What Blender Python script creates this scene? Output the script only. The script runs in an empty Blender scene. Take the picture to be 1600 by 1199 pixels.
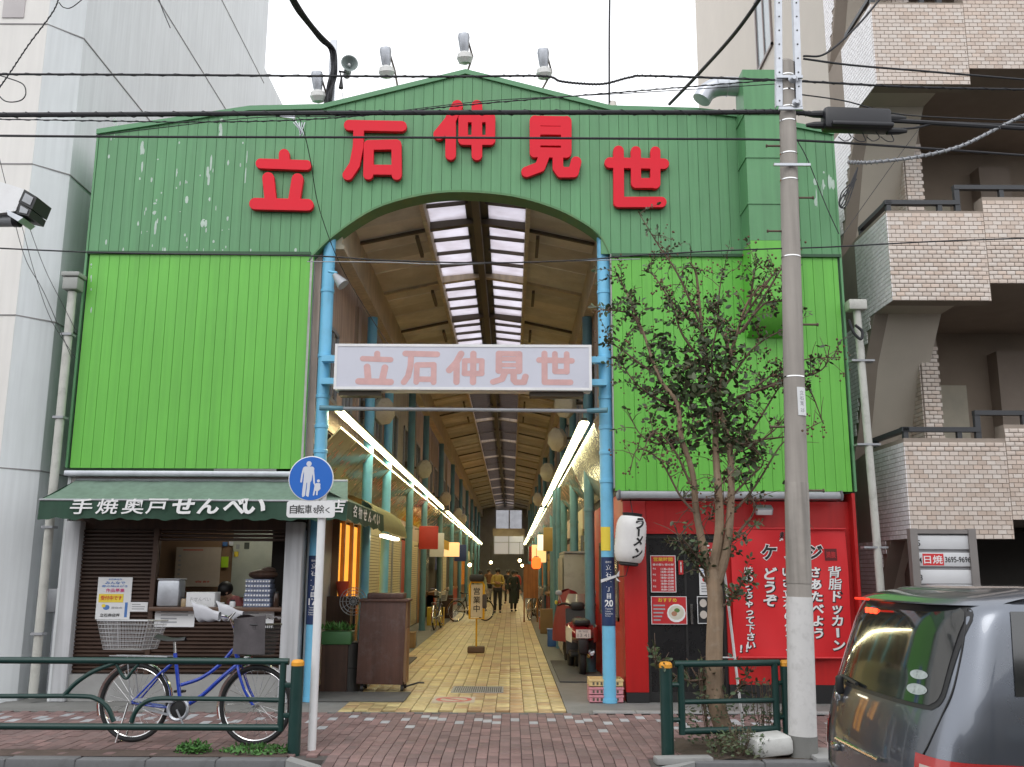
import bpy, bmesh, math, random
import numpy as np
from mathutils import Vector, Matrix
random.seed(11)
sc = bpy.context.scene
COL = sc.collection
# ------------------------------------------------------------------ camera
FPX = 1482.0; PITCH = math.atan(293 / FPX); ROLL = math.radians(0.27)
CAM = Vector((0, -12.2, 1.6))
_f = Vector((0, math.cos(PITCH), math.sin(PITCH))); _u = Vector((0, -math.sin(PITCH), math.cos(PITCH))); _r = Vector((1, 0, 0))
RT = _r * math.cos(ROLL) + _u * math.sin(ROLL); UP = _u * math.cos(ROLL) - _r * math.sin(ROLL)
cd = bpy.data.cameras.new('camera'); cam = bpy.data.objects.new('camera', cd); COL.objects.link(cam)
cd.sensor_width = 36; cd.sensor_fit = 'HORIZONTAL'; cd.lens = FPX * 36 / 1600; cd.clip_start = 0.05; cd.clip_end = 2000
m = Matrix.Identity(4)
for i in range(3):
    m[i][0] = RT[i]; m[i][1] = UP[i]; m[i][2] = -_f[i]; m[i][3] = CAM[i]
cam.matrix_world = m
sc.camera = cam
# ------------------------------------------------------------------ light
SUN_EL, SUN_AZ = math.radians(48), math.radians(200)
w = bpy.data.worlds.new('World'); sc.world = w; w.use_nodes = True
nt = w.node_tree; nt.nodes.clear()
sky = nt.nodes.new('ShaderNodeTexSky'); sky.sky_type = 'NISHITA'; sky.sun_disc = False
sky.sun_elevation = SUN_EL; sky.sun_rotation = SUN_AZ; sky.air_density = 1.0; sky.dust_density = 3.0
hs = nt.nodes.new('ShaderNodeHueSaturation'); hs.inputs['Saturation'].default_value = 0.12
bg = nt.nodes.new('ShaderNodeBackground'); bg.inputs['Strength'].default_value = 0.15
ow = nt.nodes.new('ShaderNodeOutputWorld')
cl_ = nt.nodes.new('ShaderNodeMixRGB'); cl_.inputs[0].default_value = .75; cl_.inputs[2].default_value = (12.6, 12.8, 13.2, 1)   # even cloud deck over the sky
nt.links.new(sky.outputs[0], hs.inputs['Color']); nt.links.new(hs.outputs[0], cl_.inputs[1]); nt.links.new(cl_.outputs[0], bg.inputs[0]); nt.links.new(bg.outputs[0], ow.inputs[0])
sl = bpy.data.lights.new('sun', 'SUN'); sl.energy = 0.5; sl.angle = math.radians(25); sl.color = (1, 0.97, 0.92)
sun = bpy.data.objects.new('sun', sl); COL.objects.link(sun)
# sun_rotation 0 = +Y, clockwise seen from above
sd = Vector((math.sin(SUN_AZ) * math.cos(SUN_EL), math.cos(SUN_AZ) * math.cos(SUN_EL), math.sin(SUN_EL)))
sun.rotation_euler = sd.to_track_quat('Z', 'Y').to_euler()
sc.view_settings.view_transform = 'Standard'; sc.view_settings.look = 'None'
sc.view_settings.exposure = 0.0; sc.view_settings.gamma = 1; sc.view_settings.use_curve_mapping = False
sc.render.engine = 'CYCLES'
sc.cycles.use_denoising = True
sc.cycles.max_bounces = 6; sc.cycles.diffuse_bounces = 4; sc.cycles.glossy_bounces = 3; sc.cycles.transmission_bounces = 4; sc.cycles.transparent_max_bounces = 6
sc.cycles.caustics_reflective = False; sc.cycles.caustics_refractive = False
sc.cycles.sample_clamp_indirect = 4

# ------------------------------------------------------------------ helpers
def at(px, py, Y):
    a = (px - 800) / FPX; b = -(py - 599.5) / FPX
    d = _f + RT * a + UP * b
    t = (Y - CAM.y) / d.y
    return CAM + d * t
def ground(px, py, z=0):
    a = (px - 800) / FPX; b = -(py - 599.5) / FPX
    d = _f + RT * a + UP * b
    return CAM + d * ((z - CAM.z) / d.z)
ORD = ['first', 'second', 'third', 'fourth', 'fifth', 'sixth', 'seventh', 'eighth', 'ninth', 'tenth', 'eleventh', 'twelfth', 'thirteenth',
       'fourteenth', 'fifteenth', 'sixteenth', 'seventeenth', 'eighteenth', 'nineteenth', 'twentieth', 'twenty-first', 'twenty-second',
       'twenty-third', 'twenty-fourth', 'twenty-fifth', 'twenty-sixth', 'twenty-seventh', 'twenty-eighth']
MATS = {}
def M(name, rgb, rough=.65, var=.18, vs=2.5, bump=0.0, bs=60, metal=0.0, streak=0.0, dirt=None, dirt_amt=.0, rand=0.0, coat=0.0, spec=.5, wave=None, hue=0.0):
    """procedural paint / stone / cloth: base colour broken up by noise, optional vertical streaks, grime and per-piece variation"""
    if name in MATS: return MATS[name]
    m = bpy.data.materials.new(name); m.use_nodes = True; MATS[name] = m
    n = m.node_tree.nodes; l = m.node_tree.links
    b = n['Principled BSDF']; b.inputs['Roughness'].default_value = rough; b.inputs['Metallic'].default_value = metal
    b.inputs['Specular IOR Level'].default_value = spec
    if coat: b.inputs['Coat Weight'].default_value = coat; b.inputs['Coat Roughness'].default_value = .04
    tc = n.new('ShaderNodeTexCoord')
    no = n.new('ShaderNodeTexNoise'); no.inputs['Scale'].default_value = vs; no.inputs['Detail'].default_value = 6; no.inputs['Roughness'].default_value = .6
    l.new(tc.outputs['Object'], no.inputs['Vector'])
    mr = n.new('ShaderNodeMapRange'); mr.inputs['From Min'].default_value = .25; mr.inputs['From Max'].default_value = .75
    mr.inputs['To Min'].default_value = 1 - var; mr.inputs['To Max'].default_value = 1 + var
    l.new(no.outputs['Fac'], mr.inputs['Value'])
    val = mr.outputs[0]
    def mul(a, bb):
        x = n.new('ShaderNodeMath'); x.operation = 'MULTIPLY'; l.new(a, x.inputs[0]); l.new(bb, x.inputs[1]); return x.outputs[0]
    if streak:
        mp = n.new('ShaderNodeMapping'); mp.inputs['Scale'].default_value = (9, 9, .5); l.new(tc.outputs['Object'], mp.inputs['Vector'])
        s = n.new('ShaderNodeTexNoise'); s.inputs['Scale'].default_value = 1.6; s.inputs['Detail'].default_value = 5; l.new(mp.outputs[0], s.inputs['Vector'])
        r = n.new('ShaderNodeMapRange'); r.inputs['From Min'].default_value = .3; r.inputs['From Max'].default_value = .65
        r.inputs['To Min'].default_value = 1 - streak; r.inputs['To Max'].default_value = 1 + streak * .25
        l.new(s.outputs['Fac'], r.inputs['Value']); val = mul(val, r.outputs[0])
    if rand:
        oi = n.new('ShaderNodeObjectInfo'); ge = n.new('ShaderNodeNewGeometry')
        ad = n.new('ShaderNodeMath'); ad.operation = 'ADD'; l.new(oi.outputs['Random'], ad.inputs[0]); l.new(ge.outputs['Random Per Island'], ad.inputs[1])
        fr = n.new('ShaderNodeMath'); fr.operation = 'FRACT'; l.new(ad.outputs[0], fr.inputs[0])
        r = n.new('ShaderNodeMapRange'); r.inputs['To Min'].default_value = 1 - rand; r.inputs['To Max'].default_value = 1 + rand
        l.new(fr.outputs[0], r.inputs['Value']); val = mul(val, r.outputs[0])
    if rand:                                            # broad wear that runs across neighbouring pieces
        g2 = n.new('ShaderNodeNewGeometry'); ps = n.new('ShaderNodeTexNoise'); ps.inputs['Scale'].default_value = .9; ps.inputs['Detail'].default_value = 7; ps.inputs['Roughness'].default_value = .65
        l.new(g2.outputs['Position'], ps.inputs['Vector'])
        r = n.new('ShaderNodeMapRange'); r.inputs['From Min'].default_value = .3; r.inputs['From Max'].default_value = .7; r.inputs['To Min'].default_value = 1 - min(.3, rand * 1.2); r.inputs['To Max'].default_value = 1 + min(.14, rand * .6)
        l.new(ps.outputs['Fac'], r.inputs['Value']); val = mul(val, r.outputs[0])
    mx = n.new('ShaderNodeVectorMath'); mx.operation = 'SCALE'; mx.inputs[0].default_value = rgb; l.new(val, mx.inputs['Scale'])
    colr = mx.outputs[0]
    if hue and rand:
        h = n.new('ShaderNodeMixRGB'); h.blend_type = 'MIX'; h.inputs[2].default_value = (*dirt, 1)
        r2 = n.new('ShaderNodeMath'); r2.operation = 'MULTIPLY'; r2.inputs[1].default_value = 7.31; l.new(ad.outputs[0], r2.inputs[0])
        f2 = n.new('ShaderNodeMath'); f2.operation = 'FRACT'; l.new(r2.outputs[0], f2.inputs[0])
        r3 = n.new('ShaderNodeMath'); r3.operation = 'MULTIPLY'; r3.inputs[1].default_value = hue; l.new(f2.outputs[0], r3.inputs[0])
        l.new(r3.outputs[0], h.inputs[0]); l.new(colr, h.inputs[1]); colr = h.outputs[0]
    if dirt_amt:
        d = n.new('ShaderNodeTexNoise'); d.inputs['Scale'].default_value = vs * 3.1; d.inputs['Detail'].default_value = 8; d.inputs['Roughness'].default_value = .7
        l.new(tc.outputs['Object'], d.inputs['Vector'])
        r = n.new('ShaderNodeMapRange'); r.inputs['From Min'].default_value = .5; r.inputs['From Max'].default_value = .72; r.inputs['To Max'].default_value = dirt_amt
        l.new(d.outputs['Fac'], r.inputs['Value'])
        h = n.new('ShaderNodeMixRGB'); h.inputs[2].default_value = (*(dirt or (.05, .045, .035)), 1)
        l.new(r.outputs[0], h.inputs[0]); l.new(colr, h.inputs[1]); colr = h.outputs[0]
    l.new(colr, b.inputs['Base Color'])
    # roughness breakup
    rr = n.new('ShaderNodeMapRange'); rr.inputs['To Min'].default_value = max(.02, rough - .12); rr.inputs['To Max'].default_value = min(1, rough + .12)
    l.new(no.outputs['Fac'], rr.inputs['Value']); l.new(rr.outputs[0], b.inputs['Roughness'])
    if bump:
        bn = n.new('ShaderNodeTexNoise'); bn.inputs['Scale'].default_value = bs; bn.inputs['Detail'].default_value = 5
        l.new(tc.outputs['Object'], bn.inputs['Vector'])
        bp = n.new('ShaderNodeBump'); bp.inputs['Strength'].default_value = bump; bp.inputs['Distance'].default_value = .01
        l.new(bn.outputs['Fac'], bp.inputs['Height']); l.new(bp.outputs[0], b.inputs['Normal'])
    return m
def EM(name, rgb, s):
    if name in MATS: return MATS[name]
    m = bpy.data.materials.new(name); m.use_nodes = True; MATS[name] = m
    b = m.node_tree.nodes['Principled BSDF']; b.inputs['Base Color'].default_value = (*[min(1, c) * .8 for c in rgb], 1)
    b.inputs['Emission Color'].default_value = (*rgb, 1); b.inputs['Emission Strength'].default_value = s
    return m
def GLASS(name, rgb=(.02, .025, .03), rough=.05):
    return M(name, rgb, rough, var=.3, vs=1.2, spec=.8)
ORG = {}
def fin(o, parent, label=None, kind=None):
    if parent is not None: o.parent = parent
    if label: o['label'] = label
    if kind: o['kind'] = kind
    return o
SPLIT = {'guide_rail', 'handle', 'side_canvas', 'bracket', 'bracket_wall', 'clamp', 'end_plate', 'flange', 'mirror', 'partition_wall', 'vent_cap', 'ridge_flashing', 'rod', 'base_wall', 'plinth', 'crank', 'steel_band', 'cable_gland', 'shutter_backing', 'end_socket'}
class MB:
    def __init__(s): s.v = []; s.f = []; s.g = []
    def add(s, vs, fs):
        k = len(s.v); s.g.append((k, len(s.f))); s.v += [Vector(p) for p in vs]; s.f += [tuple(i + k for i in f) for f in fs]; return s
    def box(s, c, d, rz=0, rx=0, ry=0):
        x, y, z = d[0] / 2, d[1] / 2, d[2] / 2; c = Vector(c)
        R = Matrix.Rotation(rz, 3, 'Z') @ Matrix.Rotation(ry, 3, 'Y') @ Matrix.Rotation(rx, 3, 'X')
        vs = [c + R @ Vector(p) for p in ((-x, -y, -z), (x, -y, -z), (x, y, -z), (-x, y, -z), (-x, -y, z), (x, -y, z), (x, y, z), (-x, y, z))]
        return s.add(vs, [(0, 3, 2, 1), (4, 5, 6, 7), (0, 1, 5, 4), (1, 2, 6, 5), (2, 3, 7, 6), (3, 0, 4, 7)])
    def bb(s, x0, x1, y0, y1, z0, z1):
        return s.box(((x0 + x1) / 2, (y0 + y1) / 2, (z0 + z1) / 2), (abs(x1 - x0), abs(y1 - y0), abs(z1 - z0)))
    def cbox(s, c, d, ch=.01, rz=0, rx=0, ry=0):
        """box with chamfered edges"""
        c = Vector(c); R = Matrix.Rotation(rz, 3, 'Z') @ Matrix.Rotation(ry, 3, 'Y') @ Matrix.Rotation(rx, 3, 'X')
        bm = bmesh.new(); bmesh.ops.create_cube(bm, size=1)
        for v in bm.verts: v.co = Vector((v.co.x * d[0], v.co.y * d[1], v.co.z * d[2]))
        bmesh.ops.bevel(bm, geom=bm.edges[:], offset=min(ch, min(d) * .45), segments=2, affect='EDGES', profile=.5)
        bm.verts.index_update()
        s.add([c + R @ v.co for v in bm.verts], [[v.index for v in f.verts] for f in bm.faces]); bm.free(); return s
    def prism(s, poly, vec):
        """closed polygon of 3-D points pushed along vec"""
        n = len(poly); vec = Vector(vec); vs = [Vector(p) for p in poly] + [Vector(p) + vec for p in poly]
        return s.add(vs, [tuple(range(n - 1, -1, -1)), tuple(range(n, 2 * n))] + [(i, (i + 1) % n, n + (i + 1) % n, n + i) for i in range(n)])
    def px(s, poly_yz, x0, x1): return s.prism([(x0, y, z) for y, z in poly_yz], (x1 - x0, 0, 0))
    def py(s, poly_xz, y0, y1): return s.prism([(x, y0, z) for x, z in poly_xz], (0, y1 - y0, 0))
    def pz(s, poly_xy, z0, z1): return s.prism([(x, y, z0) for x, y in poly_xy], (0, 0, z1 - z0))
    def tube(s, path, r, n=8, cap=True, closed=False):
        P = [Vector(p) for p in path]; k = len(P); rs = r if isinstance(r, (list, tuple)) else [r] * k
        vs = []; up = None
        for i in range(k):
            if closed: t = P[(i + 1) % k] - P[i - 1]
            else: t = P[min(i + 1, k - 1)] - P[max(i - 1, 0)]
            t = t.normalized() if t.length > 1e-9 else Vector((0, 0, 1))
            if up is None:
                up = Vector((0, 0, 1)) if abs(t.z) < .9 else Vector((1, 0, 0))
            a = t.cross(up)
            if a.length < 1e-6: a = t.orthogonal()
            a.normalize(); b = a.cross(t).normalized(); up = b
            for j in range(n):
                th = 2 * math.pi * j / n; vs.append(P[i] + (a * math.cos(th) + b * math.sin(th)) * rs[i])
        fs = []
        for i in range(k if closed else k - 1):
            i2 = (i + 1) % k
            for j in range(n):
                fs.append((i * n + j, i * n + (j + 1) % n, i2 * n + (j + 1) % n, i2 * n + j))
        if cap and not closed: fs += [tuple(range(n - 1, -1, -1)), tuple(range((k - 1) * n, k * n))]
        return s.add(vs, fs)
    def lathe(s, prof, n=20, o=(0, 0, 0), axis=(0, 0, 1)):
        """prof: list of (r, h) turned about axis"""
        ax = Vector(axis).normalized(); a = ax.orthogonal().normalized(); b = ax.cross(a); o = Vector(o); vs = []
        for r, h in prof:
            for j in range(n):
                th = 2 * math.pi * j / n; vs.append(o + ax * h + (a * math.cos(th) + b * math.sin(th)) * max(r, 1e-4))
        fs = [(i * n + j, i * n + (j + 1) % n, (i + 1) * n + (j + 1) % n, (i + 1) * n + j) for i in range(len(prof) - 1) for j in range(n)]
        fs += [tuple(range(n - 1, -1, -1)), tuple(range((len(prof) - 1) * n, len(prof) * n))]
        return s.add(vs, fs)
    def grid(s, fn, nu, nv):
        vs = [fn(i / nu, j / nv) for j in range(nv + 1) for i in range(nu + 1)]
        return s.add(vs, [(j * (nu + 1) + i, j * (nu + 1) + i + 1, (j + 1) * (nu + 1) + i + 1, (j + 1) * (nu + 1) + i) for j in range(nv) for i in range(nu)])
    def sphere(s, c, r, n=12, m=8, sq=(1, 1, 1)):
        prof = [(math.sin(math.pi * i / m), -math.cos(math.pi * i / m)) for i in range(m + 1)]
        k = len(s.v); s.lathe([(max(a, .001), h) for a, h in prof], n)
        for i in range(k, len(s.v)):
            p = s.v[i]; s.v[i] = Vector(c) + Vector((p.x * r * sq[0], p.y * r * sq[1], p.z * r * sq[2]))
        return s
    def mesh(s, name, off=Vector()):
        me = bpy.data.meshes.new(name); me.from_pydata([p - off for p in s.v], [], s.f)
        me.polygons.foreach_set('use_smooth', [True] * len(me.polygons))
        bm = bmesh.new(); bm.from_mesh(me); bmesh.ops.recalc_face_normals(bm, faces=bm.faces[:]); bm.to_mesh(me); bm.free()
        me.set_sharp_from_angle(angle=math.radians(32)); me.update(); return me
    def pieces(s, name, mat, parent):
        """every added shape becomes an object of its own"""
        G = s.g + [(len(s.v), len(s.f))]
        for (a, fa), (b, fb) in zip(G[:-1], G[1:]):
            q = MB(); q.v = s.v[a:b]; q.f = [tuple(i - a for i in f) for f in s.f[fa:fb]]; q.build(name, mat, parent)
    def build(s, name, mat, parent=None, label=None, kind=None):
        if name in SPLIT and len(s.g) > 1 and kind is None: return s.pieces(name, mat, parent)
        off = ORG.get(parent.name, Vector()) if parent is not None else Vector()
        me = s.mesh(name, off); me.materials.append(mat)
        o = bpy.data.objects.new(name, me); COL.objects.link(o); ORG[o.name] = off
        return fin(o, parent, label, kind)
def thing(name, label, cat, loc=(0, 0, 0), group=None):
    o = bpy.data.objects.new(name, None); COL.objects.link(o); o.location = loc; o.empty_display_size = .2
    ORG[o.name] = Vector(loc); o['label'] = label; o['category'] = cat
    if group: o['group'] = group
    return o
def tag(o, label, cat, group=None):
    o['label'] = label; o['category'] = cat
    if group: o['group'] = group
    return o
def copy_obj(o, parent=None, loc=None):
    c = o.copy(); COL.objects.link(c)
    if parent is not None: c.parent = parent
    if loc is not None: c.location = loc
    return c
KIDS = None
def kids(o): return [c for c in COL.objects if c.parent is o]
def copy_tree(o, loc, rz=0, label=None, swap=None):
    def rec(x, par):
        c = x.copy(); COL.objects.link(c)
        if par is not None: c.parent = par
        for ch in kids(x): rec(ch, c)
        return c
    r = rec(o, None); r.location = loc; r.rotation_euler = (0, 0, rz)
    if label: r['label'] = label
    return r
# lettering -----------------------------------------------------------------
TXT = {}
def glyphs(s, bold=0.0, shear=0.0, res=3):
    if any(0x4e00 <= ord(ch) < 0xa000 for ch in s): bold = min(bold, .014) if bold < .06 else .018
    k = (s, bold, shear)
    if k in TXT: return TXT[k]
    c = bpy.data.curves.new('t', 'FONT'); c.body = s; c.size = 1; c.offset = bold; c.shear = shear; c.resolution_u = res; c.fill_mode = 'FRONT'
    o = bpy.data.objects.new('t', c); COL.objects.link(o)
    dg = bpy.context.evaluated_depsgraph_get(); dg.update()
    me = bpy.data.meshes.new_from_object(o.evaluated_get(dg))
    vs = [v.co.copy() for v in me.vertices]; fs = [tuple(p.vertices) for p in me.polygons]
    bpy.data.objects.remove(o); bpy.data.curves.remove(c); bpy.data.meshes.remove(me)
    TXT[k] = (vs, fs); return TXT[k]
def text(mb, s, o, w=None, h=None, xd=(1, 0, 0), yd=(0, 0, 1), bold=0.0, shear=0.0, fn=None):
    """lays the string s into mb: lower left corner o, filling width w and/or height h"""
    vs, fs = glyphs(s, bold, shear)
    if not vs: return mb
    x0 = min(v.x for v in vs); x1 = max(v.x for v in vs); y0 = min(v.y for v in vs); y1 = max(v.y for v in vs)
    sx = (w / (x1 - x0)) if w else None; sy = (h / (y1 - y0)) if h else None
    sx = sx or sy; sy = sy or sx
    o = Vector(o); xd = Vector(xd); yd = Vector(yd)
    pts = [o + xd * ((v.x - x0) * sx) + yd * ((v.y - y0) * sy) for v in vs]
    if fn: pts = [fn(p) for p in pts]
    return mb.add(pts, fs)
def vtext(mb, s, o, size, pitch, xd=(1, 0, 0), yd=(0, 0, 1), bold=0.0, shear=0.0, fn=None, wx=1.0):
    """vertical column of characters, o = top centre"""
    o = Vector(o); xdv = Vector(xd); ydv = Vector(yd)
    for i, ch in enumerate(s):
        if ch == 'ー': vs, fs = [Vector(q) for q in ((.44 - bold, 0, 0), (.56 + bold, .02, 0), (.56 + bold, .78, 0), (.40 - bold, .76, 0))], [(0, 1, 2, 3)]
        else: vs, fs = glyphs(ch, bold, shear)
        if not vs: continue
        mb.add([(fn(q) if fn else q) for q in [o + xdv * ((v.x - .5) * size * wx) + ydv * ((v.y - .8) * size - i * pitch) for v in vs]], fs)
    return mb
def build_flat(mb, name, mat, parent, label=None):
    """flat print: keep the winding as it is"""
    off = ORG.get(parent.name, Vector())
    me = bpy.data.meshes.new(name); me.from_pydata([p - off for p in mb.v], [], mb.f); me.materials.append(mat); me.update()
    o = bpy.data.objects.new(name, me); COL.objects.link(o); ORG[o.name] = off
    return fin(o, parent, label)
# rounded stroke characters (signboard gothic): outline by marching squares round the strokes
def stroke_outline(strokes, step=2.0):
    segs = []
    for r, pts in strokes:
        for a, b in zip(pts[:-1], pts[1:]): segs.append((a, b, r))
    xs = [p[0] for r, pp in strokes for p in pp]; ys = [p[1] for r, pp in strokes for p in pp]
    x0, x1, y0, y1 = min(xs) - 30, max(xs) + 30, min(ys) - 30, max(ys) + 30
    gx = np.arange(x0, x1, step); gy = np.arange(y0, y1, step); X, Y = np.meshgrid(gx, gy); D = np.full(X.shape, 1e9)
    for (a, b, r) in segs:
        ax, ay = a; bx, by = b; dx, dy = bx - ax, by - ay; L = dx * dx + dy * dy + 1e-9
        t = np.clip(((X - ax) * dx + (Y - ay) * dy) / L, 0, 1)
        D = np.minimum(D, np.hypot(X - ax - t * dx, Y - ay - t * dy) - r)
    D += 1e-4
    nxt = {}; pos = {}
    def edge(i, j, k):
        # k 0: (j,i)-(j,i+1) ; 1: (j,i)-(j+1,i)
        key = (i, j, k)
        if key not in pos:
            d0 = D[j, i]; d1 = D[j, i + 1] if k == 0 else D[j + 1, i]
            t = d0 / (d0 - d1)
            pos[key] = (gx[i] + (step * t if k == 0 else 0), gy[j] + (step * t if k == 1 else 0))
        return key
    S = D < 0
    for j in range(S.shape[0] - 1):
        for i in range(S.shape[1] - 1):
            c = S[j, i] | (S[j, i + 1] << 1) | (S[j + 1, i + 1] << 2) | (S[j + 1, i] << 3)
            if c in (0, 15): continue
            e = [None, None, None, None]
            B = lambda: edge(i, j, 0); R_ = lambda: edge(i + 1, j, 1); T = lambda: edge(i, j + 1, 0); L_ = lambda: edge(i, j, 1)
            tab = {1: [(L_, B)], 2: [(B, R_)], 3: [(L_, R_)], 4: [(R_, T)], 6: [(B, T)], 7: [(L_, T)], 8: [(T, L_)], 9: [(T, B)], 11: [(T, R_)], 12: [(R_, L_)], 13: [(R_, B)], 14: [(B, L_)],
                   5: [(L_, B), (R_, T)], 10: [(B, R_), (T, L_)]}
            for a, b in tab[int(c)]: nxt[a()] = b()
    loops = []; seen = set()
    for k in list(nxt):
        if k in seen: continue
        lp = []; q = k
        while q not in seen and q in nxt:
            seen.add(q); lp.append(pos[q]); q = nxt[q]
        if len(lp) > 6: loops.append(lp)
    return loops
def outline_mesh(loops, extrude, bevel):
    c = bpy.data.curves.new('t', 'CURVE'); c.dimensions = '2D'; c.fill_mode = 'BOTH'; c.extrude = extrude; c.bevel_depth = bevel; c.bevel_resolution = 2
    for lp in loops:
        s = c.splines.new('POLY'); s.points.add(len(lp) - 1); s.use_cyclic_u = True
        for p, q in zip(s.points, lp): p.co = (q[0], q[1], 0, 1)
    o = bpy.data.objects.new('t', c); COL.objects.link(o); dg = bpy.context.evaluated_depsgraph_get(); dg.update()
    me = bpy.data.meshes.new_from_object(o.evaluated_get(dg))
    vs = [v.co.copy() for v in me.vertices]; fs = [tuple(p.vertices) for p in me.polygons]
    bpy.data.objects.remove(o); bpy.data.curves.remove(c); bpy.data.meshes.remove(me)
    return vs, fs
def lerp(a, b, t): return a + (b - a) * t
def pl(x, pts):
    if x <= pts[0][0]: return pts[0][1]
    for (a, b), (c, d) in zip(pts[:-1], pts[1:]):
        if x <= c: return b + (d - b) * (x - a) / (c - a)
    return pts[-1][1]
def curve_pts(pts, n=8):
    """Catmull-Rom through points"""
    P = [Vector(p) for p in pts]; P = [P[0] * 2 - P[1]] + P + [P[-1] * 2 - P[-2]]; out = []
    for i in range(1, len(P) - 2):
        for k in range(n):
            t = k / n
            out.append(.5 * ((2 * P[i]) + (-P[i - 1] + P[i + 1]) * t + (2 * P[i - 1] - 5 * P[i] + 4 * P[i + 1] - P[i + 2]) * t * t + (-P[i - 1] + 3 * P[i] - 3 * P[i + 1] + P[i + 2]) * t ** 3))
    out.append(P[-2]); return out
# ------------------------------------------------------------------ materials
m_asph = M('asphalt', (.05, .05, .052), .9, .25, 3, .5, 180)
m_conc = M('concrete', (.19, .19, .18), .88, .2, 2, .3, 90, dirt_amt=.35, dirt=(.12, .115, .1))
m_conc2 = M('pale_concrete', (.29, .29, .285), .85, .15, 2.5, .25, 90, dirt_amt=.3, dirt=(.2, .19, .17))
m_brick = M('paver_red', (.225, .140, .132), .85, .2, 9, .35, 120, rand=.25, dirt=(.17, .13, .125), hue=.5)
m_brickw = M('paver_white', (.40, .41, .43), .8, .15, 9, .3, 120, rand=.12)
m_joint = M('joint_sand', (.09, .08, .075), .95, .2, 6)
m_tile = M('floor_tile', (.55, .47, .23), .42, .16, 3, .06, 60, rand=.2, dirt=(.34, .17, .09), hue=.42, dirt_amt=0)
m_tile2 = M('floor_tile_brown', (.40, .25, .125), .42, .16, 3, .06, 60, rand=.2, dirt=(.45, .36, .2), hue=.4)
m_tilej = M('tile_joint', (.13, .1, .06), .9, .2, 6)
m_dgreen = M('dark_green_paint', (.108, .292, .128), .5, .08, .9, .06, 25, streak=.14, rand=.04, dirt_amt=.10, dirt=(.2, .3, .22))
m_bgreen = M('bright_green_paint', (.138, .475, .06), .45, .06, .7, .05, 25, rand=.035, streak=.10, dirt_amt=.08, dirt=(.12, .3, .08))
m_back = M('dark_backing', (.03, .035, .03), .9)
m_red = M('red_sign_paint', (.70, .012, .03), .5, .06, 1.5, .1, 90, spec=.25)
m_redrim = M('sign_side_paint', (.36, .02, .022), .5, .1, 2)
m_white = M('white_paint', (.74, .74, .75), .5, .08, 2, .04, 30, dirt_amt=.15, dirt=(.4, .38, .34))
m_peel = M('bare_metal_patch', (.42, .52, .45), .6, .2, 6)
m_lblue = M('light_blue_paint', (.17, .50, .74), .38, .08, 2, .03, 40, dirt_amt=.18, dirt=(.12, .2, .24))
m_teal = M('teal_blue_paint', (.11, .25, .31), .45, .14, 2, .03, 40, dirt_amt=.35, dirt=(.08, .12, .12))
m_grey = M('grey_steel', (.33, .34, .36), .5, .15, 3, .05, 40, metal=.3, dirt_amt=.2)
m_galv = M('galvanised', (.5, .52, .56), .42, .18, 6, .05, 50, metal=.65)
m_black = M('black_plastic', (.018, .018, .02), .5, .2, 4)
m_rubber = M('rubber', (.016, .016, .017), .75, .2, 6)
m_cable = M('cable_sheath', (.02, .02, .024), .6, .2, 3)
m_chrome = M('chrome', (.72, .72, .72), .16, .05, 3, metal=1)
m_wallw = M('white_render', (.74, .72, .69), .85, .05, .8, .12, 120, streak=.05)
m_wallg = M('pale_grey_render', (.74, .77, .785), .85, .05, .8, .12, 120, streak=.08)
m_seam = M('seam', (.27, .26, .26), .9)
m_stucco = M('brown_stucco', (.54, .48, .41), .92, .06, 2, .45, 140)
m_beige = M('beige_render', (.60, .55, .49), .85, .05, 1, .2, 120)
m_tilea = M('wall_tile', (.57, .455, .38), .42, .08, 6, .12, 60, rand=.10, dirt=(.66, .60, .55), hue=.85)
m_tileb = M('sky_bright_glazed_tile', (.82, .79, .80), .25, .05, 6, .1, 60, rand=.08, dirt=(.86, .84, .87), hue=.8)  # balcony side tiles near white: the sky's reflection is put into their colour
m_grout = M('grout', (.30, .25, .21), .95, .1, 3)
m_rail = M('dark_rail_paint', (.035, .037, .042), .45)
m_wood = M('dark_brown_wood', (.062, .03, .018), .55, .3, 3, .2, 40, streak=.35)
m_shut = M('brown_shutter', (.05, .027, .018), .5, .2, 3)
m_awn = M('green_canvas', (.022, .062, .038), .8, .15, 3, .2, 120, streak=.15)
m_awn2 = M('olive_canvas', (.20, .19, .08), .8, .15, 3, .2, 120)
m_rgreen = M('guardrail_green', (.008, .038, .033), .4, .12, 5, .04, 60, dirt_amt=.12, dirt=(.05, .07, .05))
m_orange = M('orange_cap', (.75, .33, .03), .5)
m_ramen = M('ramen_red_paint', (.50, .014, .014), .42, .08, 1.2, .06, 30, streak=.1)
m_ink = M('ink_black', (.012, .012, .013), .6, .05)
m_inkw = M('print_white', (.8, .8, .8), .6, .05)
m_inkr = M('print_red', (.6, .03, .035), .6, .05)
m_inky = M('print_yellow', (.8, .62, .06), .6, .05)
m_paper = M('paper', (.72, .73, .74), .7, .05, 3)
m_navy = M('navy_plate', (.016, .035, .11), .4, .1, 3)
# ------------------------------------------------------------------ the ground
def sheet(name, x0, x1, y0, y1, z, mat, n=1):
    mb = MB(); mb.grid(lambda u, v: (lerp(x0, x1, u), lerp(y0, y1, v), z), n, n)
    return mb.build(name, mat, None, None, 'structure')
sheet('ground', -400, 400, -400, 600, -.32, m_asph, 2)
KERB_Y = -3.62
road = MB().add([(-150, -60, -.13), (150, -60, -.13), (150, -3.5, -.13), (-150, -3.5, -.13)], [(0, 1, 2, 3)]).build('road', m_asph, None, None, 'structure')
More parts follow.
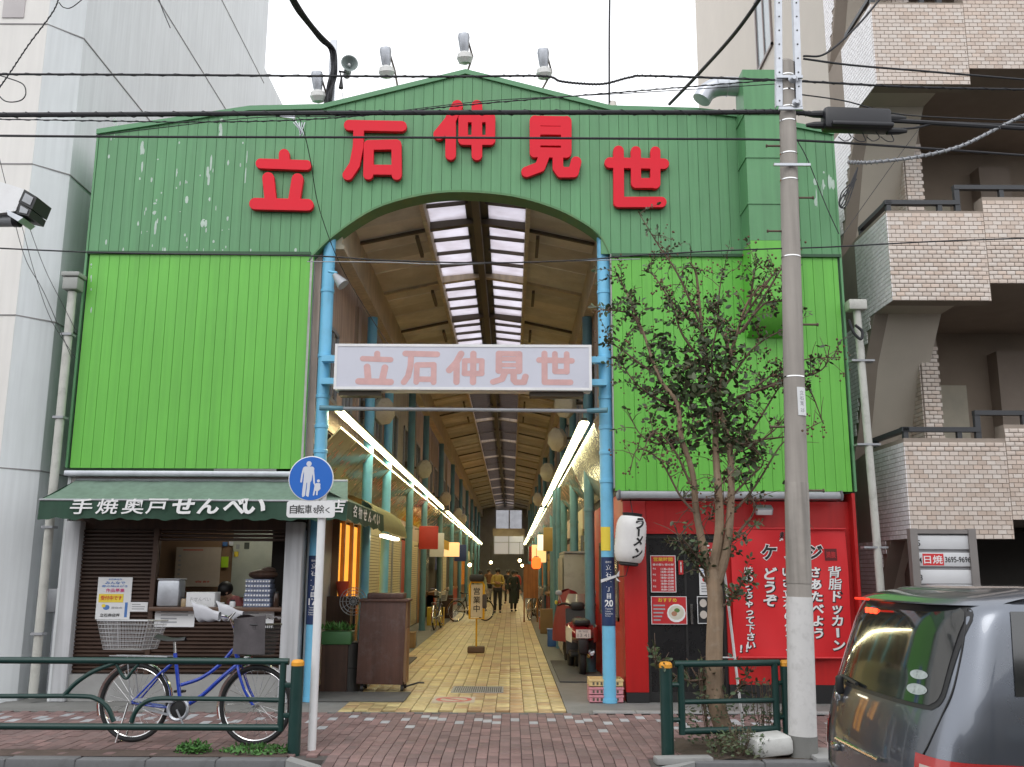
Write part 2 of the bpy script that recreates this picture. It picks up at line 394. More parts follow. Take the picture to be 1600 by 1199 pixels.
# side walk: a slab with a dropped, sloping front before the arcade (X -1.7 .. 1.25)
SX0, SX1 = -30, 30
DR0, DR1 = -1.62, 1.28
APY = -4.35
def swz(x, y):
    return 0.0 if y >= -3.45 or x < DR0 or x > DR1 else -.10 * (-3.45 - y) / .9
sb = MB()
sb.bb(SX0, DR0, KERB_Y + .15, -.78, -.3, -.02); sb.bb(DR1, SX1, KERB_Y + .15, -.78, -.3, -.02); sb.bb(DR0, DR1, -3.45, -.78, -.3, -.02)
sb.px([(-3.45, -.02), (APY, -.12), (APY, -.3), (-3.45, -.3)], DR0, DR1)
sidewalk = sb.build('sidewalk', m_joint, None, None, 'structure')
# pavers 100 x 200 laid lengthwise from the road to the shops
unit = MB().cbox((0, 0, -.015), (.0945, .1945, .03), .004).mesh('brick'); unit.materials.append(m_brick)
unitw = MB().cbox((0, 0, -.015), (.0945, .1945, .03), .004).mesh('brick'); unitw.materials.append(m_brickw)
rnd = random.Random(5); bricks = []
ncol = int((5.2 + 6.2) / .1)
for i in range(ncol):
    x = -6.2 + .05 + i * .1
    for j in range(-1, 19):
        y = -.78 - .1 - j * .2 + (.1 if i % 2 else 0)
        if y > -.86: continue
        front = APY + .1 if DR0 + .05 < x < DR1 - .05 else KERB_Y + .25
        if y < front: continue
        if 1.55 < x < 2.75 and y < -2.45: continue      # tree pit
        # pale pavers: small diamonds in a band in front of the shops
        row = round((-.88 - y) / .1)
        pat = (i % 10, row % 60)
        q_ = row // 2; white = (q_ == (1 + abs(i % 8 - 4) // 2)) and i % 2 == 0 or (1 < q_ < 6 and (i * 7 + q_ * 5) % 29 == 0) or (q_ < 9 and rnd.random() < .012)
        bricks.append((x, y, swz(x, y), white))
bricks.sort(key=lambda b: (Vector((b[0], b[1], 0)) - CAM).length * (1 if -5 < b[0] < 1.9 else 9))
rest = MB(); restw = MB()
for k, (x, y, z, wh) in enumerate(bricks):
    dz = rnd.uniform(-.0025, .0025); sl = -.111 if y < -3.45 and DR0 < x < DR1 else 0
    if k < 296:
        o = bpy.data.objects.new('brick', unitw if wh else unit); COL.objects.link(o); o.parent = sidewalk
        o.location = (x, y, z + dz); o.rotation_euler = (-sl, 0, rnd.uniform(-.012, .012))
    else:
        t = restw if wh else rest; hw, hl = .047, .097
        t.add([(x - hw, y - hl, z + dz), (x + hw, y - hl, z + dz), (x + hw, y + hl, z + dz), (x - hw, y + hl, z + dz),
               (x - hw, y - hl, z - .02), (x + hw, y - hl, z - .02), (x + hw, y + hl, z - .02), (x - hw, y + hl, z - .02)],
              [(0, 1, 2, 3), (0, 4, 5, 1), (1, 5, 6, 2), (2, 6, 7, 3), (3, 7, 4, 0)])
rest.build('paving_bricks', m_brick, sidewalk, None, 'stuff'); restw.build('pale_paving_bricks', m_brickw, sidewalk, None, 'stuff')
# kerb
kb = MB().bb(SX0, DR0 - .3, KERB_Y + .01, KERB_Y + .14, -.3, -.02)
kb.bb(DR1 + .3, SX1, KERB_Y + .01, KERB_Y + .14, -.3, -.02)
m_kerb = M('kerb_concrete', (.15, .15, .155), .88, .2, 2, .3, 90, dirt_amt=.4, dirt=(.07, .068, .06))
kerb = kb.build('kerb', m_kerb, None, None, 'structure')
ks = MB().cbox((0, 0, -.07), (.595, .15, .14), .015).mesh('kerb_stone'); ks.materials.append(m_kerb)
def kstone(x): o = bpy.data.objects.new('kerb_stone', ks); COL.objects.link(o); o.parent = kerb; o.location = (x, KERB_Y + .075, .004 + rnd.uniform(-.004, .004)); return o
for i in range(22): kstone(DR0 - .3 - .3 - i * .6)
for i in range(16): kstone(DR1 + .3 + .3 + i * .6)
for sx in (DR0, DR1):                                  # drop stones at both ends of the ramp
    d = -1 if sx < 0 else 1
    MB().prism([(sx + d * .3, KERB_Y, .004), (sx + d * .3, KERB_Y, -.14), (sx - d * .25, KERB_Y - .3, -.14), (sx - d * .25, KERB_Y - .3, -.075)], (0, .18, 0)).build('kerb_stone', m_conc2, kerb)
# drain strip / threshold between the pavers and the shops
th = MB().bb(-6.2, -2.0, -.77, .6, -.3, -.004); th.bb(.66, 5.0, -.77, .6, -.3, -.004); th.bb(-2.0, .66, -.775, -.73, -.3, -.004)
thr = th.build('pavement', m_conc, None, None, 'structure')
sc_ = MB()
for i in range(9):
    sc_.cbox((1.2 + i * .5, -.69, -.012), (.49, .16, .05), .006)
sc_.build('concrete_edging', m_conc2, thr, None, 'stuff')
# ------------------------------------------------------------------ arcade floor
LEN = 66.0
af = MB().bb(-3.0, 1.7, -.73, LEN, -.3, -.022).build('arcade_floor', m_tilej, None, None, 'structure')
fl_side = MB().bb(-3.0, -2.01, .6, LEN, -.3, -.005); fl_side.bb(.665, 1.7, .6, LEN, -.3, -.005)
fl_side.build('side_strip', m_conc, af)
TW, TL = .166, .30
tu = MB().cbox((0, 0, -.012), (TW - .007, TL - .007, .024), .003).mesh('floor_tile'); tu.materials.append(m_tile)
tu2 = tu.copy(); tu2.materials.clear(); tu2.materials.append(m_tile2)
rt2 = random.Random(8)
def browntile(i, j):
    return rt2.random() < (.55 if 9 <= i <= 12 and (j // 7) % 2 == 0 else .10 if i < 8 else .2)
cnt = 0; far = MB(); far2 = MB()
nrow = int((LEN + .72) / TL)
for j in range(nrow):
    y = -.72 + TL * (j + .5)
    for i in range(16):
        x = -2.0 + TW * (i + .5)
        yy = y + (TL / 2 if i % 2 else 0)
        if yy - TL / 2 < -.74 and i % 2 == 0: pass
        if cnt < 297:
            o = bpy.data.objects.new('floor_tile', tu2 if browntile(i, j) else tu); COL.objects.link(o); o.parent = af; o.location = (x, yy, rnd.uniform(-.0015, .0015)); cnt += 1
        elif y < 34:
            hx, hy = TW / 2 - .0035, TL / 2 - .0035
            (far2 if browntile(i, j) else far).add([(x - hx, yy - hy, 0), (x + hx, yy - hy, 0), (x + hx, yy + hy, 0), (x - hx, yy + hy, 0), (x - hx, yy - hy, -.02), (x + hx, yy - hy, -.02)], [(0, 1, 2, 3), (0, 4, 5, 1)])
far.build('floor_tiles', m_tile, af, None, 'stuff'); far2.build('brown_floor_tiles', m_tile2, af, None, 'stuff')
MB().bb(-2.0, .66, 34, LEN, -.02, -.002).build('far_paving', m_tile, af)
# drain grate
g = thing('drain_grate', 'rectangular steel drain grate set in the yellow arcade floor', 'drain grate', (-.45, 1.35, 0))
mb = MB()
for sx in (-1, 1): mb.bb(-.45 + sx * .34 - .012, -.45 + sx * .34 + .012, 1.05, 1.68, 0, .008)
for y in (1.05, 1.68): mb.bb(-.79, -.11, y - .012, y + .012, 0, .0085)
mb.build('frame', m_grey, g)
mb = MB()
for i in range(24): mb.bb(-.78 + i * .0285, -.78 + i * .0285 + .012, 1.06, 1.67, 0, .006)
mb.build('bars', m_grey, g, None, 'stuff')
MB().bb(-.78, -.12, 1.06, 1.67, -.0, .002).build('pit', m_black, g)
# painted no cycling mark
pm = MB().add([(-.98, .05, .003), (-.45, .05, .003), (-.45, .62, .003), (-.98, .62, .003)], [(0, 1, 2, 3)])
g = thing('floor_marking', 'worn pale square marking with red ring painted on the arcade floor', 'floor marking', (-.7, .3, 0))
build_flat(pm, 'ground_paint', M('worn_white', (.5, .44, .36), .7, .2, 9, dirt_amt=.6, dirt=(.5, .38, .2)), g)
ring = MB(); n = 40
for k in range(n):
    a, b = 2 * math.pi * k / n, 2 * math.pi * (k + 1) / n
    ring.add([(-.715 + math.cos(t) * r * 1.0, .335 + math.sin(t) * r, .0055) for t, r in ((a, .17), (b, .17), (b, .23), (a, .23))], [(0, 3, 2, 1)])
ring.add([(-.85, .43, .006), (-.81, .47, .006), (-.58, .24, .006), (-.62, .2, .006)], [(0, 3, 2, 1)])
build_flat(ring, 'red_ring', M('worn_red', (.5, .1, .09), .7, .2, 9, dirt_amt=.9, dirt=(.5, .42, .28)), g)
# ------------------------------------------------------------------ the green arcade front
ROOF = [(-5.75, 7.54), (-3.66, 7.90), (-2.66, 7.93), (-.67, 8.47), (1.36, 7.93), (2.56, 7.9), (3.25, 7.82), (4.43, 7.58)]
ARCH = [(-2.74, 5.70), (-2.6, 5.87), (-2.43, 6.04), (-2.1, 6.30), (-1.76, 6.49), (-1.24, 6.64), (-.69, 6.69), (-.01, 6.63), (.51, 6.48), (.86, 6.31), (1.16, 6.09), (1.30, 5.82)]
ZB = 5.80
front = thing('arcade_gate', 'green boarded arcade front with a big arch and red characters', 'gateway', (-.67, 0, 0))
bk = MB()
bk.py([(-5.72, 2.9), (-2.76, 2.9), (-2.76, 5.7), (-2.43, 6.08), (-1.76, 6.53), (-1.24, 6.68), (-.69, 6.73), (-.69, 8.40), (-2.66, 7.88), (-3.66, 7.85), (-5.72, 7.5)], .032, .16)
bk.py([(4.38, 2.64), (1.34, 2.64), (1.34, 5.8), (1.16, 6.13), (.51, 6.52), (-.01, 6.67), (-.69, 6.73), (-.69, 8.40), (1.36, 7.88), (2.56, 7.85), (4.38, 7.55)], .032, .16)
bk.build('backing_wall', m_back, front)
BW = .1355
def board(x0, x1, zb0, zb1, zt0, zt1, mat, y=0.0):
    e = .0009; mb = MB(); c = .0022
    a0, a1 = x0 + e, x1 - e
    mb.prism([(a0 + c, y, zb0), (a1 - c, y, zb1), (a1 - c, y, zt1), (a0 + c, y, zt0)], (0, .03, 0))
    mb.add([(a0 + c, y, zb0), (a0 + c, y, zt0), (a0, y + .006, zt0), (a0, y + .006, zb0), (a1 - c, y, zb1), (a1 - c, y, zt1), (a1, y + .006, zt1), (a1, y + .006, zb1)], [(0, 3, 2, 1), (4, 5, 6, 7)])
    mb.add([(a0, y + .006, zb0), (a0, y + .006, zt0), (a0, y + .03, zt0), (a0, y + .03, zb0), (a1, y + .006, zb1), (a1, y + .006, zt1), (a1, y + .03, zt1), (a1, y + .03, zb1)], [(0, 3, 2, 1), (4, 5, 6, 7)])
    return mb.build('board', mat, front)
x = -5.72
while x < 4.40:
    x1 = min(x + BW, 4.42)
    inside = x > -2.75 and x1 < 1.31
    b0 = pl(x, ARCH) if inside else ZB; b1 = pl(x1, ARCH) if inside else ZB
    board(x, x1, b0, b1, pl(x, ROOF) - .02, pl(x1, ROOF) - .02, m_dgreen); x = x1
x = -5.70
while x < -2.70: x1 = min(x + BW, -2.68); board(x, x1, 2.88, 2.88, ZB - .035, ZB - .035, m_bgreen, .012); x = x1
x = 1.33
while x < 4.36: x1 = min(x + BW, 4.38); board(x, x1, 2.62, 2.62, ZB - .035, ZB - .035, m_bgreen, .012); x = x1
# trims: drip edge between the two greens, coping, arch soffit, corners
tr = MB().bb(-5.73, -2.72, -.02, .03, ZB - .036, ZB + .004); tr.bb(1.33, 4.42, -.02, .03, ZB - .036, ZB + .004)
tr.build('drip_edge', M('edge_dark_green', (.03, .085, .04), .6), front)
cp = MB()
for (a, b), (c, d) in zip(ROOF[:-1], ROOF[1:]):
    cp.prism([(a, -.035, b + .02), (c, -.035, d + .02), (c, -.035, d - .05), (a, -.035, b - .05)], (0, .24, 0))
cp.build('coping', M('coping_green', (.10, .27, .13), .45, .08, 1), front)
so = MB()
P = curve_pts([(a, 0, b) for a, b in ARCH], 3)
for p, q in zip(P[:-1], P[1:]):
    so.add([(p.x, -.012, p.z + .012), (q.x, -.012, q.z + .012), (q.x, -.012, q.z - .02), (p.x, -.012, p.z - .02), (p.x, .3, p.z + .012), (q.x, .3, q.z + .012), (q.x, .3, q.z - .02), (p.x, .3, p.z - .02)],
           [(0, 1, 2, 3), (3, 2, 6, 7), (4, 7, 6, 5), (0, 4, 5, 1)])
so.build('arch_trim', M('arch_trim_green', (.075, .19, .07), .5, .1, 1, dirt_amt=.3, dirt=(.3, .28, .1)), front)
sd_ = MB().bb(-5.75, -5.722, -.01, 6.0, 2.88, 7.5); sd_.bb(4.402, 4.43, -.01, 5.0, 2.62, 7.55)
sd_.pieces('side_wall', m_dgreen, front)
ms = MB().bb(-2.72, -2.69, .0, .55, 2.9, 5.75); ms.bb(1.315, 1.33, .0, .55, 2.65, 5.8)
ms.pieces('jamb', M('peeling_jamb', (.42, .42, .40), .7, .15, 4, .1, 40, streak=.3, dirt_amt=.4, dirt=(.25, .2, .15)), front)
# bare patches where paint has flaked off the boards
rp = random.Random(3); pk = MB()
for k in range(90):
    if k < 12: px_, py_ = [(222, 240), (326, 285), (243, 325), (320, 335), (292, 290), (385, 250), (181, 225), (345, 212), (275, 265), (1286, 290), (1276, 310), (1298, 300)][k]; n = 4
    else: px_, py_ = rp.choice([(rp.uniform(160, 380), rp.uniform(215, 390))] * 4 + [(rp.uniform(150, 480), 391), (142, rp.uniform(405, 520))]); n = 1
    for q in range(n):
        c = at(px_ + rp.gauss(0, 1.8 if n > 1 else 0), py_ + rp.gauss(0, 16 if n > 1 else 0), -.0015)
        w_, h_ = rp.uniform(.006, .02 if n == 1 else .035), rp.uniform(.01, .05 if n == 1 else .16)
        if abs(((c.x + 5.72) / BW) % 1 - .5) > .36: continue
        if c.z < ZB + .02: c.y += .012
        pts = [(c.x + math.cos(t) * w_ * rp.uniform(.6, 1), c.y - k * 3e-5 - q * 1.2e-4, c.z + math.sin(t) * h_ * rp.uniform(.6, 1)) for t in [i * math.pi / 4 for i in range(8)]]
        pk.add(pts, [tuple(range(8))])
pk.build('flaked_paint', m_peel, front, None, 'stuff')
# red characters
CH = {
 'a': [(18, [(190, 457), (190, 490)]), (17, [(106, 490), (270, 496)]), (20, [(133, 542), (141, 618)]), (20, [(238, 546), (226, 618)]), (20, [(86, 634), (274, 638)])],
 'b': [(18, [(423, 353), (610, 357)]), (18, [(457, 366), (455, 430), (442, 495), (418, 531)]), (17, [(493, 425), (491, 530)]), (17, [(493, 424), (592, 422), (593, 531)]), (17, [(493, 512), (593, 513)])],
 'c': [(19, [(810, 283), (782, 340), (744, 386)]), (18, [(786, 350), (786, 459)]), (16, [(831, 328), (831, 398)]), (16, [(831, 326), (929, 326), (928, 404)]), (17, [(831, 406), (928, 406)]), (18, [(880, 282), (880, 460)])],
 'd': [(18, [(1088, 337), (1088, 450)]), (17, [(1088, 337), (1200, 339)]), (18, [(1200, 339), (1200, 450)]), (14, [(1088, 372), (1200, 373)]), (14, [(1088, 411), (1200, 412)]), (17, [(1088, 450), (1200, 452)]), (18, [(1124, 455), (1106, 502), (1058, 520)]), (18, [(1170, 460), (1170, 505), (1182, 522), (1226, 521), (1235, 484)])],
 'e': [(18, [(1356, 487), (1549, 491)]), (18, [(1387, 445), (1388, 628), (1540, 628)]), (17, [(1449, 446), (1450, 560)]), (17, [(1450, 560), (1519, 560)]), (17, [(1519, 447), (1519, 562)])],
}
LOOPS = {}
for k, st in CH.items():
    lp = stroke_outline(st, 2.0); LOOPS[k] = lp
    W = []
    for loop in lp:
        W.append([(lambda p: (p.x, p.z))(at(360 + a / 2.2857, 40 + b / 2.2857, -.12)) for a, b in loop])
    vs, fs = outline_mesh(W, .030, .0045)
    mb = MB().add([(v.x, -.062 - v.z, v.y) for v in vs], fs); mb.build('character', m_red, front)
    W2 = [[(q[0], q[1]) for q in lp_] for lp_ in W]
# gutters / flashing below the green boards
MB().cbox((-4.2, -.05, 2.80), (3.02, .14, .07), .015).build('gutter', m_galv, front)
MB().bb(-5.7, -2.7, .02, .14, 2.66, 2.76).build('fascia', m_wallw, front)
# awning cassette above the ramen shop
aw = thing('awning_cassette', 'rolled up grey awning box under the right green boards', 'awning', (2.75, -.14, 2.54))
MB().cbox((2.76, -.13, 2.55), (2.86, .18, .10), .03).build('housing', m_grey, aw)
mb = MB()
for sx in (1.36, 4.16): mb.cbox((sx, -.13, 2.55), (.03, .2, .13), .02)
mb.build('end_plate', M('dark_grey_plastic', (.1, .1, .11), .5), aw)
# chimney duct on the right wing
du = thing('ventilation_duct', 'square green ventilation duct climbing the right wing to a steel elbow', 'duct', (3.4, -.2, 4.7))
DX0, DX1 = 3.10, 3.66
MB().bb(DX0, DX1, -.42, -.002, ZB + .05, 8.28).build('upper_duct', m_dgreen, du)
lo = MB().bb(DX0 + .002, DX1 - .002, -.418, .0, 5.02, ZB + .05)
lo.px([(-.418, 5.02), (.0, 5.02), (.0, 4.64), (-.2, 4.70), (-.36, 4.84)], DX0 + .002, DX1 - .002)
lo.build('lower_duct', m_bgreen, du)
mb = MB()
for z in (6.35, 7.0, 7.62): mb.bb(DX0 - .012, DX1 + .012, -.432, 0, z, z + .02)
mb.build('flange', m_dgreen, du)
mb = MB().tube(curve_pts([(3.12, -.1, 8.2), (2.85, -.1, 8.2), (2.68, -.1, 8.12), (2.6, -.1, 8.0)], 5), .13, 16)
for xx in (2.95, 2.8): mb.lathe([(.133, 0), (.14, .008), (.133, .016)], 18, (xx, -.1, 8.2), (1, 0, 0))
mb.build('elbow_pipe', m_galv, du)
# ------------------------------------------------------------------ pale building at the left
LB = thing('pale_building', 'tall pale rendered building with chamfered corner at the far left', 'building', (-6.3, 0, 0))
MB().pz([(-24, -.26), (-6.46, -.26), (-6.46, 9.4), (-24, 9.4)], -.2, 15.7).build('front_block', m_wallw, LB)
# chamfer + side as a separate shell just in front of the block
MB().pz([(-6.465, -.262), (-6.12, .1), (-6.12, 9.2), (-6.465, 9.2)], -.2, 15.7).build('side_wall', m_wallg, LB)  # cooler than the front: partly its own render, partly light put into colour
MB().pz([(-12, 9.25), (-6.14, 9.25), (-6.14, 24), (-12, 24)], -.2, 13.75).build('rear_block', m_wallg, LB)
mb = MB()
for z in (2.84, 4.83, 6.93, 9.0, 11.2, 13.3):
    mb.bb(-24, -6.46, -.268, -.2, z, z + .016)
    mb.pz([(-6.47, -.27), (-6.11, .095), (-6.11, 9.19), (-6.14, 9.19), (-6.14, .11), (-6.48, -.25)], z, z + .016)
mb.build('panel_joint', m_seam, LB)
MB().bb(-24, -6.48, -.30, -.262, -.2, .42).build('plinth', m_conc, LB)
mb = MB()
for z, h in ((9.1, .5),): mb.bb(-7.1, -6.8, -.275, -.26, z, z + h)
mb.build('patched_opening', M('patch', (.5, .47, .47), .8, .1), LB)
# rain pipe between the buildings
dp = thing('rain_pipe', 'cream rain pipe with hopper head left of the bright green boards', 'rain pipe', (-5.83, -.1, 0))
MB().tube([(-5.83, -.1, .05), (-5.83, -.1, 5.2)], .055, 12).build('pipe', M('cream_pvc', (.5, .5, .46), .5, .12, 2, dirt_amt=.3), dp)
MB().cbox((-5.83, -.1, 5.3), (.2, .2, .17), .015).cbox((-5.83, -.1, 5.42), (.24, .24, .06), .01).build('hopper_head', M('grey_hopper', (.33, .34, .32), .6, .2), dp)
mb = MB()
for z in (.8, 2.1, 3.5, 4.6): mb.bb(-5.9, -5.76, -.17, -.02, z, z + .03)
mb.build('bracket', m_grey, dp)
# ------------------------------------------------------------------ tiled apartment house at the right
RB = thing('tiled_apartment_house', 'tan brick tiled apartment house with stacked corner balconies', 'building', (5.0, 0, 0))
RX = 4.99; RY = -.2; PITCHZ = 3.09
body = MB()
body.bb(6.0, 14, 2.6, 14, -.2, 16)          # set back core behind the balconies
body.build('core_wall', M('dark_tan_wall', (.33, .27, .215), .85, .1, 2, .2, 80), RB)
sidew = MB().bb(RX + .03, 6.0, 1.62, 11.5, -.2, 18)
sidew.build('side_wall', m_beige, RB)
MB().bb(RX, 14, 1.4, 2.6, -.2, .0).build('entrance_step', m_conc, RB)
TILES = []
def tile_rect(o, ud, vd, w, h, mat_side=False, tw=.116, th=.058, g=.008, proud=.006):
    """running bond of tiles on a rectangle; normal = ud x vd"""
    o = Vector(o); ud = Vector(ud); vd = Vector(vd)
    R = int(h / th + .05)
    for r in range(R):
        x = -(tw / 2 if r % 2 else 0)
        while x < w - .01:
            a, b = max(0, x), min(w, x + tw - g)
            if b - a > .02: TILES.append((o + ud * ((a + b) / 2) + vd * (r * th + th / 2), ud, vd, b - a, th - g, mat_side))
            x += tw
bz0 = [2.02 + PITCHZ * k for k in (0, 1, 2, 3)]
sof = MB(); par = MB(); cor = MB()
for k, zb in enumerate(bz0):
    zt = zb + 1.27
    # bracket block (corner balcony end) with its sloping soffit
    sof.px([(RY + .25, zb), (.45, zb), (.95, zb - .62), (1.35, zb - 1.5), (1.62, zb - 1.9), (1.62, zb + .2), (RY + .25, zb + .2)], RX + .02, 5.92)
    par.bb(RX + .014, 6.30, RY + .014, RY + .25, zb, zt - (.02 if k else 0)); par.bb(6.30, 12, RY + .014, RY + .25, zb + .24, zt + .18)
    par.bb(RX + .014, RX + .25, RY + .25, .9, zb + .012, zt)
    cor.px([(.9, zb + .006), (.9, zt), (1.62, zt - .1), (1.62, zb - 1.91), (1.35, zb - 1.51), (.95, zb - .63), (.45, zb - .006)], RX + .012, RX + .2)
    # slab behind
    par.bb(6.0, 12, RY + .25, 2.6, zb + .26, zb + .42)
    # tiles
    tile_rect((RX + .002, RY + .01, zb), (1, 0, 0), (0, 0, 1), 1.298, zt - zb)
    tile_rect((6.30, RY + .01, zb + .24), (1, 0, 0), (0, 0, 1), 3.4, zt + .18 - zb - .24)
    tile_rect((RX + .01, 1.0, zb), (0, -1, 0), (0, 0, 1), 1.2, zt - zb, True)
    for q in range(9):                                  # tiles on the tapering bracket side
        z0 = zb - .175 - q * .174; ya = pl(-(z0 - zb), [(0, .45), (.62, .95), (1.5, 1.35), (1.9, 1.62)])
        if 1.60 - ya > .1: tile_rect((RX + .008, 1.62, z0), (0, -1, 0), (0, 0, 1), 1.62 - ya - .03, .174, True)
    # tiled pier and side walls of the recess
    par.bb(5.93, 6.05, .95, 2.6, zb + .2, zb + 3.0)
    tile_rect((5.80, .93, zb + 1.0), (1, 0, 0), (0, 0, 1), .25, 1.75)
    tile_rect((5.78, 1.6, zb + 1.0), (0, -1, 0), (0, 0, 1), .66, 1.75)
    cor.bb(5.79, 5.93, .945, 1.6, zb + .9, zb + 2.8)
    cor.bb(RX + .3, 5.79, 1.45, 1.6, zb + 1.2, zb + 3.0)
    for xx in (7.6,):
        cor.bb(xx, xx + .5, 2.3, 2.6, zb + .42, zb + 3.0)
sof.build('balcony_soffit', m_stucco, RB); par.build('balcony_parapet', m_grout, RB); cor.build('bracket_wall', m_grout, RB)
def vis(t):
    c = t[0]; return (1.9 < c.z < 9.2 and c.x < 6.95)
TILES.sort(key=lambda t: (0 if vis(t) and not t[5] and t[1].x > .5 else 1, abs(t[0].z - 4.5)))
tm = {}
tst = MB(); tsg = MB(); nt_ = 0
for (c, ud, vd, w_, h_, sd2) in TILES:
    nrm = ud.cross(vd)
    if c.z > 13.5: continue
    p = c + nrm * .006
    loc = MB()
    if nt_ < 298 and not sd2 and abs(w_ - .108) < .001 and ud.x > .5:
        if 't' not in tm:
            e = MB().cbox((0, 0, 0), (.108, .012, .05), .003).mesh('tile'); e.materials.append(m_tilea); tm['t'] = e
        o = bpy.data.objects.new('tile', tm['t']); COL.objects.link(o); o.parent = RB; o.location = c - Vector((5.0, 0, 0)) - Vector((0, .004 + rnd.uniform(0, .002), 0)); nt_ += 1
    else:
        t = tsg if sd2 else tst
        a, b = ud * (w_ / 2), vd * (h_ / 2); q = c - nrm * .004
        t.add([p - a - b, p + a - b, p + a + b, p - a + b, q - a - b, q + a - b, q + a + b, q - a + b], [(0, 1, 2, 3), (0, 4, 5, 1), (1, 5, 6, 2), (2, 6, 7, 3), (3, 7, 4, 0)])
tst.build('facade_tiles', m_tilea, RB, None, 'stuff'); tsg.build('sky_bright_side_tiles', m_tileb, RB, None, 'stuff')
# dark steel rails on the parapets
for k, zb in enumerate(bz0):
    zt = zb + 1.27; mb = MB()
    mb.bb(RX + .02, 6.02, RY + .05, RY + .13, zt + .09, zt + .15); mb.bb(5.96, 6.03, RY + .06, RY + .12, zt + .0, zt + .34)
    mb.bb(5.96, 12, RY + .05, RY + .13, zt + .31, zt + .37); mb.bb(RX + .03, RX + .11, RY + .05, .9, zt + .088, zt + .148)
    for xx in (RX + .07, 5.75): mb.bb(xx - .03, xx + .03, RY + .06, RY + .12, zt - .05, zt + .1)
    for xx in (6.6, 7.6, 8.6): mb.bb(xx - .03, xx + .03, RY + .06, RY + .12, zt + .15, zt + .32)
    mb.bb(RX + .03, RX + .09, .82, .88, zt - .05, zt + .1)
    mb.build('balcony_rail', m_rail, RB)
    MB().bb(6.4, 7.2, 2.55, 2.62, zb + .45, zb + 2.5).build('door', M('cream_door', (.5, .46, .36), .5), RB)
# windows and vent caps on the side wall
for (y0, y1, z0, z1) in ((6.6, 8.0, 9.6, 11.4), (9.8, 10.9, 9.2, 11.4), (4.5, 5.6, 11.6, 13.2)):
    f = MB().bb(RX - .01, RX + .05, y0, y1, z0, z0 + .06).bb(RX - .01, RX + .05, y0, y1, z1 - .06, z1).bb(RX - .01, RX + .05, y0, y0 + .06, z0, z1).bb(RX - .01, RX + .05, y1 - .06, y1, z0, z1).bb(RX - .005, RX + .05, (y0 + y1) / 2 - .03, (y0 + y1) / 2 + .03, z0 + .06, z1 - .06).build('window', M('bronze_frame', (.2, .16, .15), .4), RB)
    MB().bb(RX + .015, RX + .024, y0 + .05, y1 - .05, z0 + .05, z1 - .05).build('pane', GLASS('window_glass', (.22, .26, .28), .08), f)
for (y, z) in ((4.3, 8.6), (4.9, 8.2), (3.6, 7.6)):
    MB().lathe([(.1, 0), (.1, .08), (.05, .14)], 14, (RX + .03, y, z), (-1, 0, -.35)).build('vent_cap', m_white, RB)
# ground floor: dark passage with a pillar
MB().bb(RX + .3, RX + .75, .2, .8, 0, 2.0).bb(8.6, 9.2, .0, .8, 0, 2.3).pieces('pillar', M('dark_tiled_pillar', (.16, .12, .1), .7, .15, 4), RB)
MB().bb(RX + .2, 12, 2.2, 2.6, 0, 2.2).build('passage_wall', M('passage_dark', (.07, .065, .06), .9), RB)
# rain pipe at the right end of the green front
dp = thing('rain_pipe', 'cream rain pipe with small hopper between green front and tiled house', 'rain pipe', (4.6, -.1, 0))
MB().tube([(4.62, -.12, .0), (4.59, -.11, 2.6), (4.55, -.1, 5.0)], .05, 12).build('pipe', MATS['cream_pvc'], dp)
MB().cbox((4.54, -.1, 5.06), (.24, .2, .14), .02).build('hopper_head', MATS['cream_pvc'], dp)
mb = MB()
for z in (.7, 1.9, 3.2, 4.3): mb.bb(4.42, 4.72, -.16, -.02, z, z + .025)
mb.build('bracket', m_grey, dp)
# tenants' sign
sg = thing('directory_sign', 'metal framed tenants directory sign with five floor strips beside dark passage', 'sign', (5.22, -.5, 0))
MB().bb(4.84, 4.93, -.56, -.46, 0, 2.13).bb(5.55, 5.64, -.56, -.46, 0, 2.13).bb(4.93, 5.55, -.55, -.47, 2.07, 2.12).bb(4.93, 5.55, -.55, -.47, .98, 1.03).build('frame', M('bronze_alu', (.27, .25, .24), .4, .1, 3, metal=.5), sg)
MB().bb(4.93, 5.55, -.5, -.47, 1.03, 2.07).build('back_panel', M('sign_grey', (.3, .3, .31), .5), sg)
names = [None, None, None, None, None]
for i in range(5):
    z1 = 2.05 - i * .205
    s_ = MB().cbox((5.245, -.515, z1 - .085), (.66, .03, .165), .006).build('strip', M('strip_white', (.62, .63, .65), .4, .06), sg)
    t = MB(); text(t, str(5 - i), (4.925, -.532, z1 - .13), h=.07, bold=.01)
    build_flat(t, 'numeral', m_ink, s_)
    if i == 1:
        build_flat(MB().add([(4.98, -.5315, z1 - .155), (5.235, -.5315, z1 - .155), (5.235, -.5315, z1 - .015), (4.98, -.5315, z1 - .015)], [(0, 1, 2, 3)]), 'red_block', m_inkr, s_)
        t = MB(); text(t, '日焼', (4.995, -.533, z1 - .135), w=.225, h=.10, bold=.03); build_flat(t, 'lettering', m_inkw, s_)
        t = MB(); text(t, '3695-9696', (5.25, -.532, z1 - .12), w=.31, h=.07, bold=.02); build_flat(t, 'lettering', m_ink, s_)
    if i == 4:
        t = MB(); text(t, '立石クリニック', (5.0, -.532, z1 - .14), w=.53, h=.12, bold=.025); build_flat(t, 'lettering', M('print_teal', (.03, .3, .3), .6), s_)
